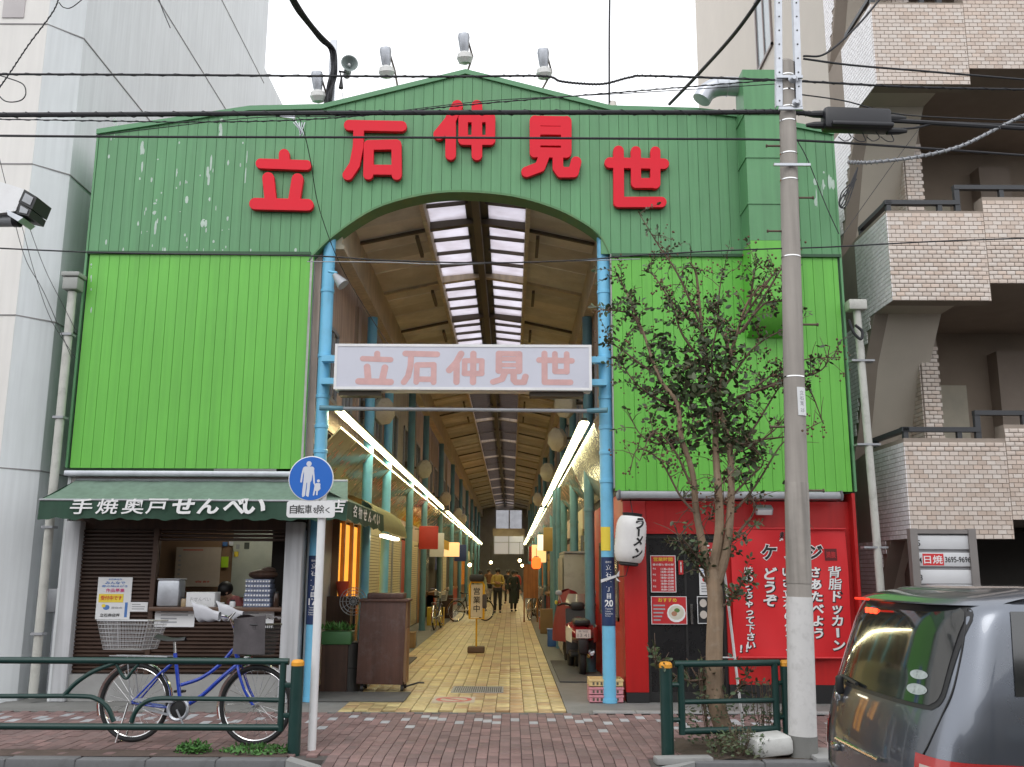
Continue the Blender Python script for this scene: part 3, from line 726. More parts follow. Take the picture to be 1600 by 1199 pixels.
# ------------------------------------------------------------------ arcade roof
CXA = -.54
m_soff = M('roof_board', (.68, .66, .61), .7, .22, 2.2, .1, 30, rand=.2, dirt=(.56, .44, .3), hue=.35, dirt_amt=.2)
m_truss = M('truss_brown', (.10, .08, .058), .6, .2, 3, dirt_amt=.3, dirt=(.12, .09, .05))
m_beam = M('eave_beam_tan', (.60, .52, .38), .6, .2, 2, .05, 30, streak=.2)
ar = thing('arcade_roof', 'long gabled arcade roof with brown boards and a skylight strip', 'roof', (CXA, 0, 6))
pm_ = bpy.data.materials.new('milky_skylight'); pm_.use_nodes = True; n_ = pm_.node_tree.nodes; l_ = pm_.node_tree.links; n_.clear()
o_ = n_.new('ShaderNodeOutputMaterial'); t_ = n_.new('ShaderNodeBsdfTranslucent'); d_ = n_.new('ShaderNodeBsdfTransparent'); mx_ = n_.new('ShaderNodeMixShader')
ns_ = n_.new('ShaderNodeTexNoise'); ns_.inputs['Scale'].default_value = 2.5; ns_.inputs['Detail'].default_value = 6; cr_ = n_.new('ShaderNodeValToRGB')
cr_.color_ramp.elements[0].position = .35; cr_.color_ramp.elements[0].color = (.68, .63, .66, 1); cr_.color_ramp.elements[1].position = .65; cr_.color_ramp.elements[1].color = (.86, .83, .88, 1)
tc_ = n_.new('ShaderNodeTexCoord'); l_.new(tc_.outputs['Object'], ns_.inputs['Vector']); l_.new(ns_.outputs['Fac'], cr_.inputs[0]); l_.new(cr_.outputs[0], t_.inputs[0])
d_.inputs[0].default_value = (.8, .78, .82, 1); mx_.inputs[0].default_value = .42
l_.new(t_.outputs[0], mx_.inputs[1]); l_.new(d_.outputs[0], mx_.inputs[2]); l_.new(mx_.outputs[0], o_.inputs[0])
ZE, ZS, ZR = 6.56, 6.80, 6.95; XE, XS = 1.87, .76       # half widths of eave and skylight
BAY = 2.75; NB = int(LEN / BAY) + 1
bo = MB(); ribs = MB()
for k in range(NB):
    y0 = -1.05 + k * BAY if k else .2; y1 = -1.05 + (k + 1) * BAY
    for s in (-1, 1):
        nbd = 3 if k == 0 else 5
        for q in range(nbd):
            a, b = lerp(y0, y1, q / nbd) + .006, lerp(y0, y1, (q + 1) / nbd) - .006
            dz = (.004 if q % 2 else 0)
            t = MB() if k < 7 else bo
            t.prism([(CXA + s * XE, a, ZE - dz), (CXA + s * XE, b, ZE - dz), (CXA + s * XS, b, ZS - dz), (CXA + s * XS, a, ZS - dz)], (0, 0, .03))
            if k < 7: t.build('roof_board', m_soff, ar)
        npn = 2 if k == 0 else (4 if k < 6 else 1)
        for q in range(npn):
            a, b = lerp(y0 + .06, y1 - .06, q / npn), lerp(y0 + .06, y1 - .06, (q + 1) / npn)
            x0, x1 = CXA + s * XS, CXA + s * .13
            z0, z1 = ZS + .06, ZR - .02
            p = MB().prism([(x0, a, z0), (x0, b, z0), (x1, b, z1), (x1, a, z1)], (0, 0, .008))
            p.build('skylight_pane', pm_, ar)
            for qq in range(0 if npn > 1 else 7):
                aa = lerp(y0 + .06, y1 - .06, qq / 7); ribs.prism([(x0, aa - .014, z0 - .07), (x0, aa + .014, z0 - .07), (x1, aa + .014, z1 - .07), (x1, aa - .014, z1 - .07)], (0, 0, .075))
            if npn > 1 and q: ribs.prism([(x0, a - .022, z0 - .05), (x0, a + .022, z0 - .05), (x1, a + .022, z1 - .05), (x1, a - .022, z1 - .05)], (0, 0, .06))
    for s in (-1, 1):
        tb = MB().prism([(CXA + s * XS, y1 - .06, ZS - .06), (CXA + s * XS, y1 + .06, ZS - .06), (CXA + s * .04, y1 + .06, ZR - .10), (CXA + s * .04, y1 - .06, ZR - .10)], (0, 0, .15))
        tb.prism([(CXA + s * (XE - .02), y1 - .03, ZE - .06), (CXA + s * (XE - .02), y1 + .03, ZE - .06), (CXA + s * XS, y1 + .03, ZS - .06), (CXA + s * XS, y1 - .03, ZS - .06)], (0, 0, .045))
        tb.build('rafter', m_beam if k % 2 == 1 else m_truss, ar)
if bo.v: bo.build('far_roof_boards', m_soff, ar, None, 'stuff')
ribs.build('glazing_bars', m_truss, ar, None, 'stuff')
MB().bb(CXA - .055, CXA + .055, .2, LEN, ZR - .2, ZR + .03).build('ridge_beam', m_truss, ar)
mb = MB()
for s in (-1, 1):
    mb.bb(CXA + s * .05, CXA + s * .17, .2, LEN, ZR - .03, ZR + .035)
mb.build('ridge_flashing', m_black, ar)
for s in (-1, 1):
    MB().bb(CXA + s * (XS - .03), CXA + s * (XS + .035), .2, LEN, ZS - .12, ZS + .1).build('skylight_curb', m_beam, ar)
    MB().bb(CXA + s * 1.80, CXA + s * 1.93, .2, LEN, 5.98, 6.56).build('eave_beam', m_beam, ar)
    MB().bb(CXA + s * 1.77, CXA + s * 1.96, .2, LEN, 5.92, 5.98).build('beam_flange', m_beam, ar)
    # short conduit lamps along the curb
    for k in range(7):
        y = 1.6 + k * 2.9
        MB().bb(CXA + s * .9, CXA + s * .95, y, y + .9, ZS - .22, ZS - .16).build('conduit', m_truss, ar)
MB().prism([(CXA - XS, LEN - 4, ZS), (CXA, LEN - 4, ZR), (CXA + XS, LEN - 4, ZS), (CXA + XS, LEN - 4, ZS - .08), (CXA, LEN - 4, ZR - .1), (CXA - XS, LEN - 4, ZS - .08)], (0, .06, 0)).build('end_rib', m_white, ar)
# ------------------------------------------------------------------ columns
def column(x, y, z, r, mat, label, grp, plate=None):
    c = thing('steel_column', label, 'column', (x, y, 0), grp)
    MB().tube([(x, y, 0), (x, y, z)], r, 16).build('shaft', mat, c)
    mb = MB().lathe([(r + .012, 0), (r + .012, .05)], 16, (x, y, 0))
    for zz in ((2.75, 3.12, 3.45, 3.85, 4.4, 5.3) if plate else (2.6,)):
        mb.lathe([(r + .004, -.025), (r + .009, -.02), (r + .009, .02), (r + .004, .025)], 16, (x, y, zz))
    mb.build('clamp_band', mat, c)
    if plate:
        num, zt, zb = plate
        pl_ = MB().grid(lambda u, v: (x + math.sin((u - .5) * 2.6) * (r + .004), y - math.cos((u - .5) * 2.6) * (r + .004), lerp(zb, zt, v)), 12, 1).build('address_plate', m_navy, c)
        H = zt - zb
        def wrap(p):
            a = (p.x - x) / (r + .006); return Vector((x + math.sin(a) * (r + .0065), y - math.cos(a) * (r + .0065), p.z))
        t = MB(); text(t, '葛飾区', (x - .04, y, zt - .075), w=.08, bold=.0, fn=wrap)
        vtext(t, '立石一丁目', (x, y, zt - .10), .072, .088, bold=.03, fn=wrap)
        text(t, num, (x - .055, y, zt - .10 - 5 * .088 - .075), w=.11, h=.085, bold=.03, fn=wrap)
        for i, s in enumerate(('Tateishi', '1-chome', 'Katsushika', 'City')): text(t, s, (x - .05, y, zt - .10 - 5 * .088 - .11 - i * .03), w=.1 if i in (0, 2) else .07, h=.02, fn=wrap)
        build_flat(t, 'lettering', m_inkw, pl_)
    return c
PLx, PRx = -2.50, 1.235
column(PLx, .14, 6.6, .085, m_lblue, 'light blue steel column left of the arcade entrance with navy number 17 plate', 'entrance columns', ('17', 1.78, .93))
cR = column(PRx, .14, 6.6, .085, m_lblue, 'light blue steel column right of the arcade entrance with navy number 20 plate', 'entrance columns', ('20', 1.78, .93))
mb = MB().grid(lambda u, v: (PRx + math.sin((u - .8) * 1.7) * .0885, .14 - math.cos((u - .8) * 1.7) * .0885, lerp(1.86, 2.16, v)), 8, 1)
mb.build('yellow_sticker', m_inky, cR)
YS = [3.7, 7.6, 11.5] + [18 + 6.5 * k for k in range(7)]
YL = [3.8, 6.3, 10.6, 14.5] + [20.5 + 6.5 * k for k in range(7)]
for k, y in enumerate(YL):
    column(PLx + .07, y, 5.92, .085, m_teal if k > 1 else m_lblue, f'slim blue steel column on the left arcade side, {ORD[k]} behind the entrance column', 'columns along the arcade')
for k, y in enumerate(YS):
    column(PRx + .06, y, 5.92, .085, m_teal, f'slim teal steel column on the right arcade side, {ORD[k]} behind the entrance column', 'columns along the arcade')
for k, (x_, y_) in enumerate(((1.02, 8.6), (.98, 9.3))):
    column(x_, y_, 3.4, .055, m_teal, ['thin teal pipe column standing before the grey lockers', 'thin teal pipe column just behind another thin one near grey lockers'][k], 'columns along the arcade')
# ------------------------------------------------------------------ hanging sign
sgn = thing('arcade_name_sign', 'white hanging sign box with faded pink arcade name between blue columns', 'sign', (-.65, -.1, 3.9))
A, B = at(524, 535, -.2), at(925, 614, -.2)
SX0_, SX1_, SZ0, SZ1 = A.x, B.x, B.z + .03, A.z - .02
MB().cbox(((SX0_ + SX1_) / 2, -.06, (SZ0 + SZ1) / 2), (SX1_ - SX0_, .26, SZ1 - SZ0), .015).build('box', m_white, sgn)
fr = MB(); e = .035
fr.bb(SX0_, SX1_, -.205, -.185, SZ1 - e, SZ1).bb(SX0_, SX1_, -.205, -.185, SZ0, SZ0 + e).bb(SX0_, SX0_ + e, -.205, -.185, SZ0 + e, SZ1 - e).bb(SX1_ - e, SX1_, -.205, -.185, SZ0 + e, SZ1 - e)
fr.build('frame', m_white, sgn)
MB().bb(SX0_ + e, SX1_ - e, -.197, -.19, SZ0 + e, SZ1 - e).build('face', M('acrylic_face', (.56, .57, .65), .3, .05, 1.5), sgn)
m_pink = M('faded_pink', (.60, .36, .35), .5, .12, 6)
cx_ = [586, 657, 727, 796, 868]
for k, px_ in zip('abcde', cx_):
    lp = LOOPS[k]; xs = [p[0] for l in lp for p in l]; ys = [p[1] for l in lp for p in l]
    c = at(px_, 575, -.2); w_, h_ = .50, .455
    W = [[(c.x + ((a - min(xs)) / (max(xs) - min(xs)) - .5) * w_, c.z - ((b - min(ys)) / (max(ys) - min(ys)) - .5) * h_) for a, b in l] for l in lp]
    vs, fs = outline_mesh(W, .001, 0)
    MB().add([(v.x, -.1985 - v.z, v.y) for v in vs], fs).build('character', m_pink, sgn)
mb = MB()
for s, xe, xc in ((-1, SX0_, PLx), (1, SX1_, PRx)):
    for z in (SZ0 + .14, SZ1 - .16):
        mb.bb(xc, xe, -.06, .06, z - .04, z + .04)
mb.build('bracket', m_lblue, sgn)
mb = MB().bb(SX0_ + .05, SX0_ + .6, -.1, .1, SZ0 - .06, SZ0 - .005).bb(SX1_ - .8, SX1_ - .1, -.1, .1, SZ0 - .06, SZ0 - .005); mb.pieces('ballast_box', m_truss, sgn)
tb = thing('tie_pipe', 'grey horizontal pipe below the white hanging sign', 'pipe', (-.65, .0, 3.62))
z = at(740, 642, 0).z
MB().tube([(PLx + .3, 0, z + .02), (PRx - .25, -.02, z)], .026, 10).build('pipe', m_grey, tb)
MB().tube([(PLx, -.05, z + .02), (PLx + .3, 0, z + .02)], .035, 10).tube([(PRx - .25, -.02, z), (PRx, -.1, z)], .035, 10).build('end_socket', m_teal, tb)
sp = thing('entrance_spotlight', 'small grey spotlight clamped to the left blue entrance column', 'spotlight', (-2.3, -.1, 5.35))
MB().lathe([(.03, 0), (.05, .05), (.085, .2), (.08, .2)], 14, (-2.36, -.16, 5.44), (.6, -.1, -.7)).build('shade', m_grey, sp)
MB().tube([(-2.45, -.1, 5.5), (-2.33, -.14, 5.47)], .018, 8).build('arm', m_lblue, sp)
# ------------------------------------------------------------------ lamps
m_tube = EM('lit_tube', (1.0, .91, .52), 38.0)
def fixture(x, y, L, z, s, label, grp):
    f = thing('fluorescent_fixture', label, 'light', (x, y, z), grp)
    MB().px([(0, 0)] and [(y, z + .06), (y + L, z + .06), (y + L, z + .1), (y, z + .1)], x - .04, x + .04).build('housing', m_white_w, f)
    mb = MB()
    for t in (-1, 1): mb.prism([(x + t * .04, y, z + .062), (x + t * .075, y, z + .03), (x + t * .079, y, z + .033), (x + t * .044, y, z + .067)], (0, L, 0))
    mb.build('reflector', m_white_w, f)
    MB().tube([(x, y + .02, z + .01), (x, y + L - .02, z + .01)], .026, 10).build('tube', m_tube, f)
    return f
m_white_w = M('reflector_olive', (.085, .078, .045), .35, .1, 4)
FZ = 3.62
yl = [.15 + 2.42 * k for k in range(8)] + [21.6 + 2.42 * k for k in range(10)] + [47 + 2.42 * k for k in range(6)]
yr = [1.0 + 2.42 * k for k in range(7)] + [19.6 + 2.42 * k for k in range(11)] + [48 + 2.42 * k for k in range(6)]
for k, y in enumerate(yl): fixture(-2.27, y, 2.38, FZ, -1, f'lit tube fixture in the left row, {ORD[k]} from the entrance', 'fluorescent fixtures along the arcade')
for k, y in enumerate(yr): fixture(1.02, y, 2.38, FZ, 1, f'lit tube fixture in the right row, {ORD[k]} from the entrance', 'fluorescent fixtures along the arcade')
# ------------------------------------------------------------------ shop fronts along both sides
m_pinkw = M('pinkish_wall', (.52, .41, .35), .85, .14, 1.5, .15, 60, streak=.3)
m_brownw = M('brown_wall', (.38, .29, .22), .8, .2, 1.5, .15, 60, streak=.35)
m_greyw = M('greyish_wall', (.42, .38, .32), .8, .15, 1.5, .1, 60, streak=.3)
m_cream = M('cream_shutter', (.56, .50, .33), .5, .08, 2, .03, 30, streak=.1)
m_panel = M('glossy_panel', (.30, .29, .20), .13, .2, 1.6, .35, 3.5, rand=.2, dirt_amt=.25, dirt=(.2, .12, .05))
m_oprint = M('worn_orange_print', (.55, .16, .05), .3, .4, 8)
m_panel2 = M('red_panel', (.6, .05, .02), .18, .1, 1.2, .1, 5)
m_panel3 = M('yellow_panel', (.5, .34, .08), .18, .1, 1.2, .1, 5)
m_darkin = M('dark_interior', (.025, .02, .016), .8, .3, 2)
m_orangewin = EM('warm_window', (1.0, .42, .05), 1.0)
m_warmwood = M('warm_wood', (.30, .14, .05), .5, .2, 3, streak=.3)
m_shopred = M('dark_red_door', (.33, .03, .02), .5, .15, 2)
def shutter(x, y0, y1, z1, par, s, mat):
    f = MB().bb(x - .02 * s, x + .02 * s, y0, y1, z1, z1 + .16).build('shutter_box', mat, par)
    mb = MB()
    zz = .03
    while zz < z1 - .02:
        mb.px([(y0 + .03, zz), (y1 - .03, zz), (y1 - .03, zz + .052), (y0 + .03, zz + .052)], x, x + .018 * -s); zz += .062
    mb.build('slats', mat, par, None, 'stuff')
    MB().bb(x + .03 * s, x + .05 * s, y0, y1, 0, z1).build('backing', m_darkin, par)
    mb = MB()
    for y in (y0, y1 - .04): mb.bb(x - .04, x + .04, y, y + .04, 0, z1)
    mb.build('guide_rail', m_grey, par)
def shop(s, k, y0, y1, style, wallm, label):
    """one two storey shop: s -1 left, +1 right of the lane"""
    xs = -2.92 if s < 0 else 1.52
    xu = -2.66 if s < 0 else 1.38
    b = thing('shop_building', label, 'shop', (xs, (y0 + y1) / 2, 0), 'shops along the arcade')
    MB().bb(xu, xu + s * .25, y0 + .02, y1 - .02, 3.55, 7.0).build('upper_wall', wallm, b)
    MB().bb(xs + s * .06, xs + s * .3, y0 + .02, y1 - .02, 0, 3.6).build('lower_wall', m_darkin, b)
    L = y1 - y0
    # slanted glossy panels under the lamps
    n = max(2, round(L / 1.35)) if k < 7 else 1
    for q in range(n):
        a, c = lerp(y0, y1, q / n) + .02, lerp(y0, y1, (q + 1) / n) - .02
        x0, x1 = (-2.36, xs) if s < 0 else (1.10, xs)
        mm = m_panel if style != 'red' else [m_panel2, m_panel2, m_panel3][q % 3]
        pn = MB().prism([(x0, a, 3.52), (x0, c, 3.52), (x1, c, 2.92), (x1, a, 2.92)], (s * .0, 0, .025)).build('slanted_panel', mm, b)
        if k < 6:
            mk = MB(); rq = random.Random(k * 10 + q + (50 if s > 0 else 0))
            for _ in range(16):
                u, v = rq.uniform(.12, .85), rq.uniform(.06, .7); du, dv = rq.uniform(.02, .05), rq.uniform(.05, .16)
                Pp = lambda u, v: (lerp(x0, x1, v), lerp(a, c, u), lerp(3.52, 2.92, v) - .003)
                mk.add([Pp(u, v), Pp(u + du, v + .02), Pp(u + du * .9, v + dv), Pp(u - .01, v + dv)], [(0, 1, 2, 3)])
            o_p = mk.build('worn_print', m_oprint, pn, None, 'stuff')
    MB().bb(xs, xs + s * .05, y0 + .02, y1 - .02, 2.45, 2.93).build('fascia', m_cream if style in ('shutter',) else wallm, b)
    # upper windows and boards
    n = 2 if k < 7 else 1
    for q in range(n):
        a = lerp(y0, y1, (q + .22) / n); c = lerp(y0, y1, (q + .75) / n); z0, z1 = 4.0, 5.1
        f = MB().bb(xu - s * .04, xu, a, c, z0, z0 + .06).bb(xu - s * .04, xu, a, c, z1 - .06, z1).bb(xu - s * .04, xu, a, a + .05, z0, z1).bb(xu - s * .04, xu, c - .05, c, z0, z1).bb(xu - s * .035, xu, (a + c) / 2 - .025, (a + c) / 2 + .025, z0, z1).build('window', m_grey, b)
        MB().bb(xu - s * .012, xu - s * .006, a, c, z0, z1).build('pane', GLASS('dim_pane', (.10, .09, .07), .15), f)
    MB().bb(xu - s * .06, xu, y0 + .05, y0 + .2, 3.6, 6.2).bb(xu - s * .05, xu, y1 - .14, y1 - .06, 3.6, 6.0).pieces('pipe_duct', m_brownw if wallm is not m_brownw else m_pinkw, b)
    if style in ('shutter', 'red'):
        nn = max(1, round(L / 2))
        if style == 'red':
            MB().bb(xs - s * .02, xs + s * .04, y0 + .1, y0 + 1.1, 0, 2.4).build('door', m_shopred, b)
            shutter(xs, y0 + 1.25, y1 - .1, 2.3, b, s, m_cream)
        else:
            for q in range(nn): shutter(xs, lerp(y0, y1, q / nn) + .06, lerp(y0, y1, (q + 1) / nn) - .06, 2.35, b, s, m_cream)
    elif style == 'glow':
        MB().bb(xs, xs + s * .04, y0 + .15, y1 - .2, .0, .8).build('stall_riser', m_warmwood, b)
        mb = MB()
        for y in np.linspace(y0 + .15, y1 - .2, 5): mb.bb(xs - s * .03, xs + s * .04, y - .05, y + .05, .8, 2.45)
        mb.build('door_frame', m_warmwood, b)
        MB().bb(xs + s * .03, xs + s * .045, y0 + .2, y1 - .25, .8, 2.4).build('lit_window', m_orangewin, b)
    elif style == 'open':
        MB().bb(xs - s * .25, xs + s * .05, y0 + .3, y1 - .3, .75, .85).build('counter', m_warmwood, b)
        MB().bb(xs - s * .2, xs - s * .16, y0 + .3, y1 - .3, 0, .75).build('counter_front', m_shopred, b)
    elif style == 'plain':
        MB().bb(xs - s * .01, xs + s * .05, y0 + .1, y1 - .1, 0, 2.4).build('boarding', m_wood, b)
    else:
        MB().bb(xs - s * .01, xs + s * .05, y0 + .2, (y0 + y1) / 2, 0, 2.3).build('door', m_warmwood, b)
        MB().bb(xs - s * .01, xs + s * .05, (y0 + y1) / 2 + .1, y1 - .2, .7, 2.2).build('window', GLASS('dim_pane'), b)
    return b
Ly = [(.75, 3.5, 'plain'), (3.5, 7.3, 'glow'), (7.3, 13.2, 'shutter'), (13.2, 17.8, 'red'), (17.8, 22, 'door'), (22, 26, 'open'), (26, 31, 'shutter'), (31, 37, 'open'), (37, 43, 'door'), (43, 49, 'glow'), (49, 57, 'shutter'), (57, 66, 'door')]
Ry = [(5.3, 8.2, 'door'), (8.2, 12.2, 'shutter'), (12.2, 16.5, 'door'), (16.5, 21, 'glow'), (21, 26, 'open'), (26, 31, 'door'), (31, 37, 'glow'), (37, 43, 'open'), (43, 49, 'shutter'), (49, 57, 'open'), (57, 66, 'door')]
desc = {'plain': 'with dark wooden side wall', 'glow': 'with warm lit window frames', 'shutter': 'with closed cream roller shutters', 'red': 'with red slanted panels and dark red door', 'door': 'with wooden door and dim window', 'open': 'with open counter'}
wm = [m_pinkw, m_brownw, m_greyw]
for k, (a, b_, st) in enumerate(Ly): shop(-1, k, a, b_, st, wm[k % 3], f'left arcade shop {desc[st]}, {ORD[k]} from the entrance')
for k, (a, b_, st) in enumerate(Ry): shop(1, k + 1, a, b_, st, wm[(k + 1) % 3], f'right arcade shop {desc[st]}, {ORD[k]} behind the ramen shop')
# a hard line of brown upper wall just inside the arch, left and right of the lane
for s, x0, x1 in ((-1, -2.66, -2.62), (1, 1.38, 1.34)):
    t = MB().bb(x0, x1, .3, 9, 3.56, 4.0).build('wall_band', m_brownw, None); tag(t, ['plain brown boarding above the left slanted panels', 'plain brown boarding above the right slanted panels'][s > 0], 'boarding')
# round ornaments / fans hanging from brackets on both sides
m_orn = M('pale_fan_cover', (.42, .38, .30), .6, .12, 4, dirt_amt=.3)
def wallfan(x, y, z, s, label):
    t = thing('wall_fan', label, 'fan', (x, y, z), 'round fans above the lamps')
    MB().lathe([(.02, -.13), (.14, -.11), (.235, -.05), (.25, 0), (.235, .05), (.14, .11), (.02, .13)], 8, (x, y, z), (-s * .75, -.65, -.15)).build('cover', m_orn, t)
    MB().tube([(x, y + .05, z), (x + s * .2, y + .15, z + .05), (x + s * .42, y + .15, z + .06)], .028, 8).bb(x + s * .36, x + s * .46, y + .05, y + .25, z - .1, z + .2).build('arm', m_truss, t)
    MB().lathe([(.06, 0), (.06, .2)], 10, (x, y + .02, z), (s * .5, .7, .1)).build('motor', m_grey, t)
fp = [(-1, -2.22, 4.0, 4.3), (-1, -2.2, 11.6, 4.1), (-1, -2.2, 19.5, 3.95), (-1, -2.2, 27, 3.9), (-1, -2.2, 31, 3.9), (1, .92, 3.9, 4.42), (1, .9, 6.4, 4.15), (1, .9, 11.3, 4.0), (1, .9, 19.6, 3.95)]
cl = cr = 0
for s, x, y, z in fp:
    if s < 0: wallfan(x, y, z, s, f'round pale wall fan above the left lamps, {ORD[cl]} from the entrance'); cl += 1
    else: wallfan(x, y, z, s, f'round pale wall fan above the right lamps, {ORD[cr]} from the entrance'); cr += 1
# far end: gable wall with an opening, a pale street house beyond and a white banner
ew = thing('arcade_end_wall', 'dark far end wall of the arcade with a bright opening', 'wall', (CXA, LEN, 0))
mb = MB().bb(-3, 1.7, LEN, LEN + .3, 6.5, 7.7).bb(-3, -1.25, LEN, LEN + .3, 0, 6.5).bb(.85, 1.7, LEN, LEN + .3, 0, 6.5).bb(-1.25, .85, LEN, LEN + .3, 0, 5.0).bb(-.22, -.12, LEN, LEN + .2, 5.0, 6.5)
mb.pieces('gable', M('gable_grey', (.30, .28, .25), .9, .2, 1.5), ew)
hb = thing('street_house', 'pale house seen through the far end of the arcade', 'house', (0, 80, 0))
MB().bb(-8, 8, 80, 84, -.2, 9).build('wall', M('far_house_wall', (.34, .34, .36), .85, .2, 2), hb)
for i in range(5):
    f = MB().bb(-4 + i * 1.6, -3 + i * 1.6, 79.94, 80, 4.2, 5.6).build('window', m_grey, hb); MB().bb(-3.95 + i * 1.6, -3.05 + i * 1.6, 79.925, 79.945, 4.25, 5.55).build('pane', GLASS('window_glass'), f)
bn = thing('white_banner', 'large plain white sheet hung across the lane deep in the arcade', 'banner', (-.4, 46, 2.6))
p0, p1 = at(772, 838, 46), at(818, 866, 46)
MB().grid(lambda u, v: (lerp(p0.x, p1.x, u), 46 + .04 * math.sin(u * 9), lerp(p1.z, p0.z, v)), 12, 2).build('cloth', EM('glowing_cloth', (.7, .72, .85), .16), bn)  # faint glow put into the cloth itself, the sheet is no lamp
mb = MB()
for u in (0, .5, 1): mb.bb(lerp(p0.x, p1.x, u) - .02, lerp(p0.x, p1.x, u) + .02, 45.93, 45.96, p1.z, p0.z)
mb.bb(p0.x, p1.x, 45.93, 45.96, (p0.z + p1.z) / 2 + .15, (p0.z + p1.z) / 2 + .18); mb.build('seam', m_grey, bn)
pb = thing('lane_board', 'cream signboard across the lane above the white sheet', 'sign', (-.4, 46.5, 3.4)); q0, q1 = at(770, 826, 46.5), at(820, 838, 46.5)
MB().bb(q0.x, q1.x, 46.45, 46.5, q1.z, q0.z).build('board', M('cream_board', (.4, .33, .22), .6), pb)
# red lanterns and small bulbs
m_redglow = EM('lantern_glow', (1.0, .13, .02), 2.2)
def lantern_small(px_, py_, Y, r, label):
    c = at(px_, py_, Y); t = thing('red_lantern', label, 'lantern', c, 'small red lanterns')
    MB().lathe([(r * .5, -r * 1.2), (r * .9, -r * .9), (r, 0), (r * .9, r * .9), (r * .5, r * 1.2)], 14, c).build('paper_shade', m_redglow, t)
    MB().lathe([(r * .5, r * 1.2), (r * .5, r * 1.35)], 12, c).lathe([(r * .5, -r * 1.35), (r * .5, -r * 1.2)], 12, c).build('rim', m_black, t)
    MB().tube([c + Vector((0, 0, r * 1.3)), c + Vector((0, 0, r * 3))], .01, 6).build('cord', m_black, t)
lantern_small(838, 880, 17.5, .15, 'glowing red paper lantern hanging on the right before dark brown door')
lantern_small(826, 893, 31, .16, 'tiny glowing red lantern far along the right side')
m_bulb = EM('bulb', (1.0, .75, .35), 22)
for k, (px_, py_, Y, lab) in enumerate(((734, 883, 24, 'bare bulb hanging low on the left beyond the yellow awning'), (767, 879, 34, 'bare bulb hanging far down the left side'), (812, 876, 30, 'bright bulb beside the red lanterns on the right'), (816, 884, 36, 'small bulb far down the right side'))):
    c = at(px_, py_, Y); t = thing('light_bulb', lab, 'light', c, 'bare bulbs in the arcade')
    MB().sphere(c, .07, 10, 6).build('bulb', m_bulb, t); MB().lathe([(.03, .06), (.03, .14)], 8, c).tube([c + Vector((0, 0, .14)), c + Vector((0, 0, .8))], .008, 6).build('socket', m_black, t)
ya = thing('yellow_awning', 'bright yellow canvas awning over a left side shop', 'awning', (-2.5, 19.5, 2.5))
MB().px([(18.2, 0)] and [(18.2, 2.28), (20.6, 2.28), (20.6, 2.3), (18.2, 2.3)], -2.15, -2.12).prism([(-2.9, 18.2, 2.78), (-2.9, 20.6, 2.78), (-2.12, 20.6, 2.55), (-2.12, 18.2, 2.55)], (0, 0, .015)).bb(-2.135, -2.12, 18.2, 20.6, 2.3, 2.56).prism([(-2.9, 18.2, 2.78), (-2.12, 18.2, 2.55), (-2.12, 18.2, 2.3), (-2.9, 18.2, 2.3)], (0, .012, 0)).build('canvas', M('yellow_canvas', (.75, .47, .02), .7, .1, 3), ya)
# noren / hanging clutter on the right: brown board, lockers
bd = thing('brown_door_board', 'tall dark brown board standing by the red lantern', 'board', (.85, 17.2, 0))
q0, q1 = at(818, 882, 19), at(836, 935, 19)
MB().bb(q0.x, q1.x + .1, 19, 19.08, q1.z, q0.z).bb(q0.x, q0.x + .05, 19, 19.08, 0, q1.z).bb(q1.x + .05, q1.x + .1, 19, 19.08, 0, q1.z).build('board', m_warmwood, bd)
lk = thing('grey_lockers', 'grey steel lockers against the right shops behind the scooter', 'locker', (1.2, 7.2, 0))
lx0, lx1 = .98, 1.5
for k in range(2):
    MB().cbox((1.27, 6.3 + k * .95 + .45, .98), (.52, .92, 1.9), .01).build('cabinet', M('locker_grey', (.33, .33, .3), .45, .1, 2, dirt_amt=.25), lk)
    MB().bb(lx0 + .0, lx0 + .008, 6.36 + k * .95, 7.14 + k * .95, .1, 1.86).build('door', M('locker_door', (.38, .38, .35), .4, .1, 2, dirt_amt=.2), lk)
mb = MB().bb(1.02, 1.5, 6.25, 8.3, 1.94, 1.98).bb(.9, 1.0, 6.1, 6.25, .9, 1.0)
mb.build('top_board', m_grey, lk)
# ------------------------------------------------------------------ rice cracker shop (left wing, ground floor)
cs = thing('cracker_shop', 'small rice cracker shop with brown shutter, open counter and lit interior', 'shop', (-4.2, .3, 0))
m_pillar = M('pillar_white', (.52, .53, .55), .5, .1, 1.5, .05, 40, streak=.25)
pil = [(-5.66, -5.47, -.03, .2), (-2.86, -2.64, -.05, .22)]
for a, b, c, d in pil: MB().cbox(((a + b) / 2, (c + d) / 2, 1.1), (b - a, d - c, 2.2), .01).build('pillar', m_pillar, cs)
MB().bb(-5.70, -5.66, 0, 3, 0, 2.8).bb(-2.62, -2.58, .2, .75, 0, 2.8).build('partition_wall', m_wallg, cs)
MB().bb(-5.66, -2.64, .12, .2, 2.1, 2.82).build('lintel', m_wood, cs)
MB().bb(-5.47, -4.52, .02, .2, 0, .32).bb(-4.52, -2.86, .02, .2, 0, .32).build('base_wall', m_conc2, cs)
def slatpanel(x0, x1, z0, z1, y, name, pitch=.048):
    mb = MB(); z = z0
    while z < z1 - .01:
        mb.px([(y, z), (y - .014, z + .01), (y - .014, z + pitch * .62), (y, z + pitch * .8), (y + .02, z + pitch * .8), (y + .02, z)], x0, x1); z += pitch
    mb.build(name, m_shut, cs, None, 'stuff')
slatpanel(-5.47, -4.56, .33, 2.1, .10, 'shutter_slats'); slatpanel(-4.50, -2.86, .34, 1.10, .09, 'counter_slats')
slatpanel(-4.50, -2.86, 1.96, 2.1, .12, 'half_shutter_slats')
MB().bb(-4.56, -4.50, .05, .14, .32, 2.1).build('post', m_wood, cs)
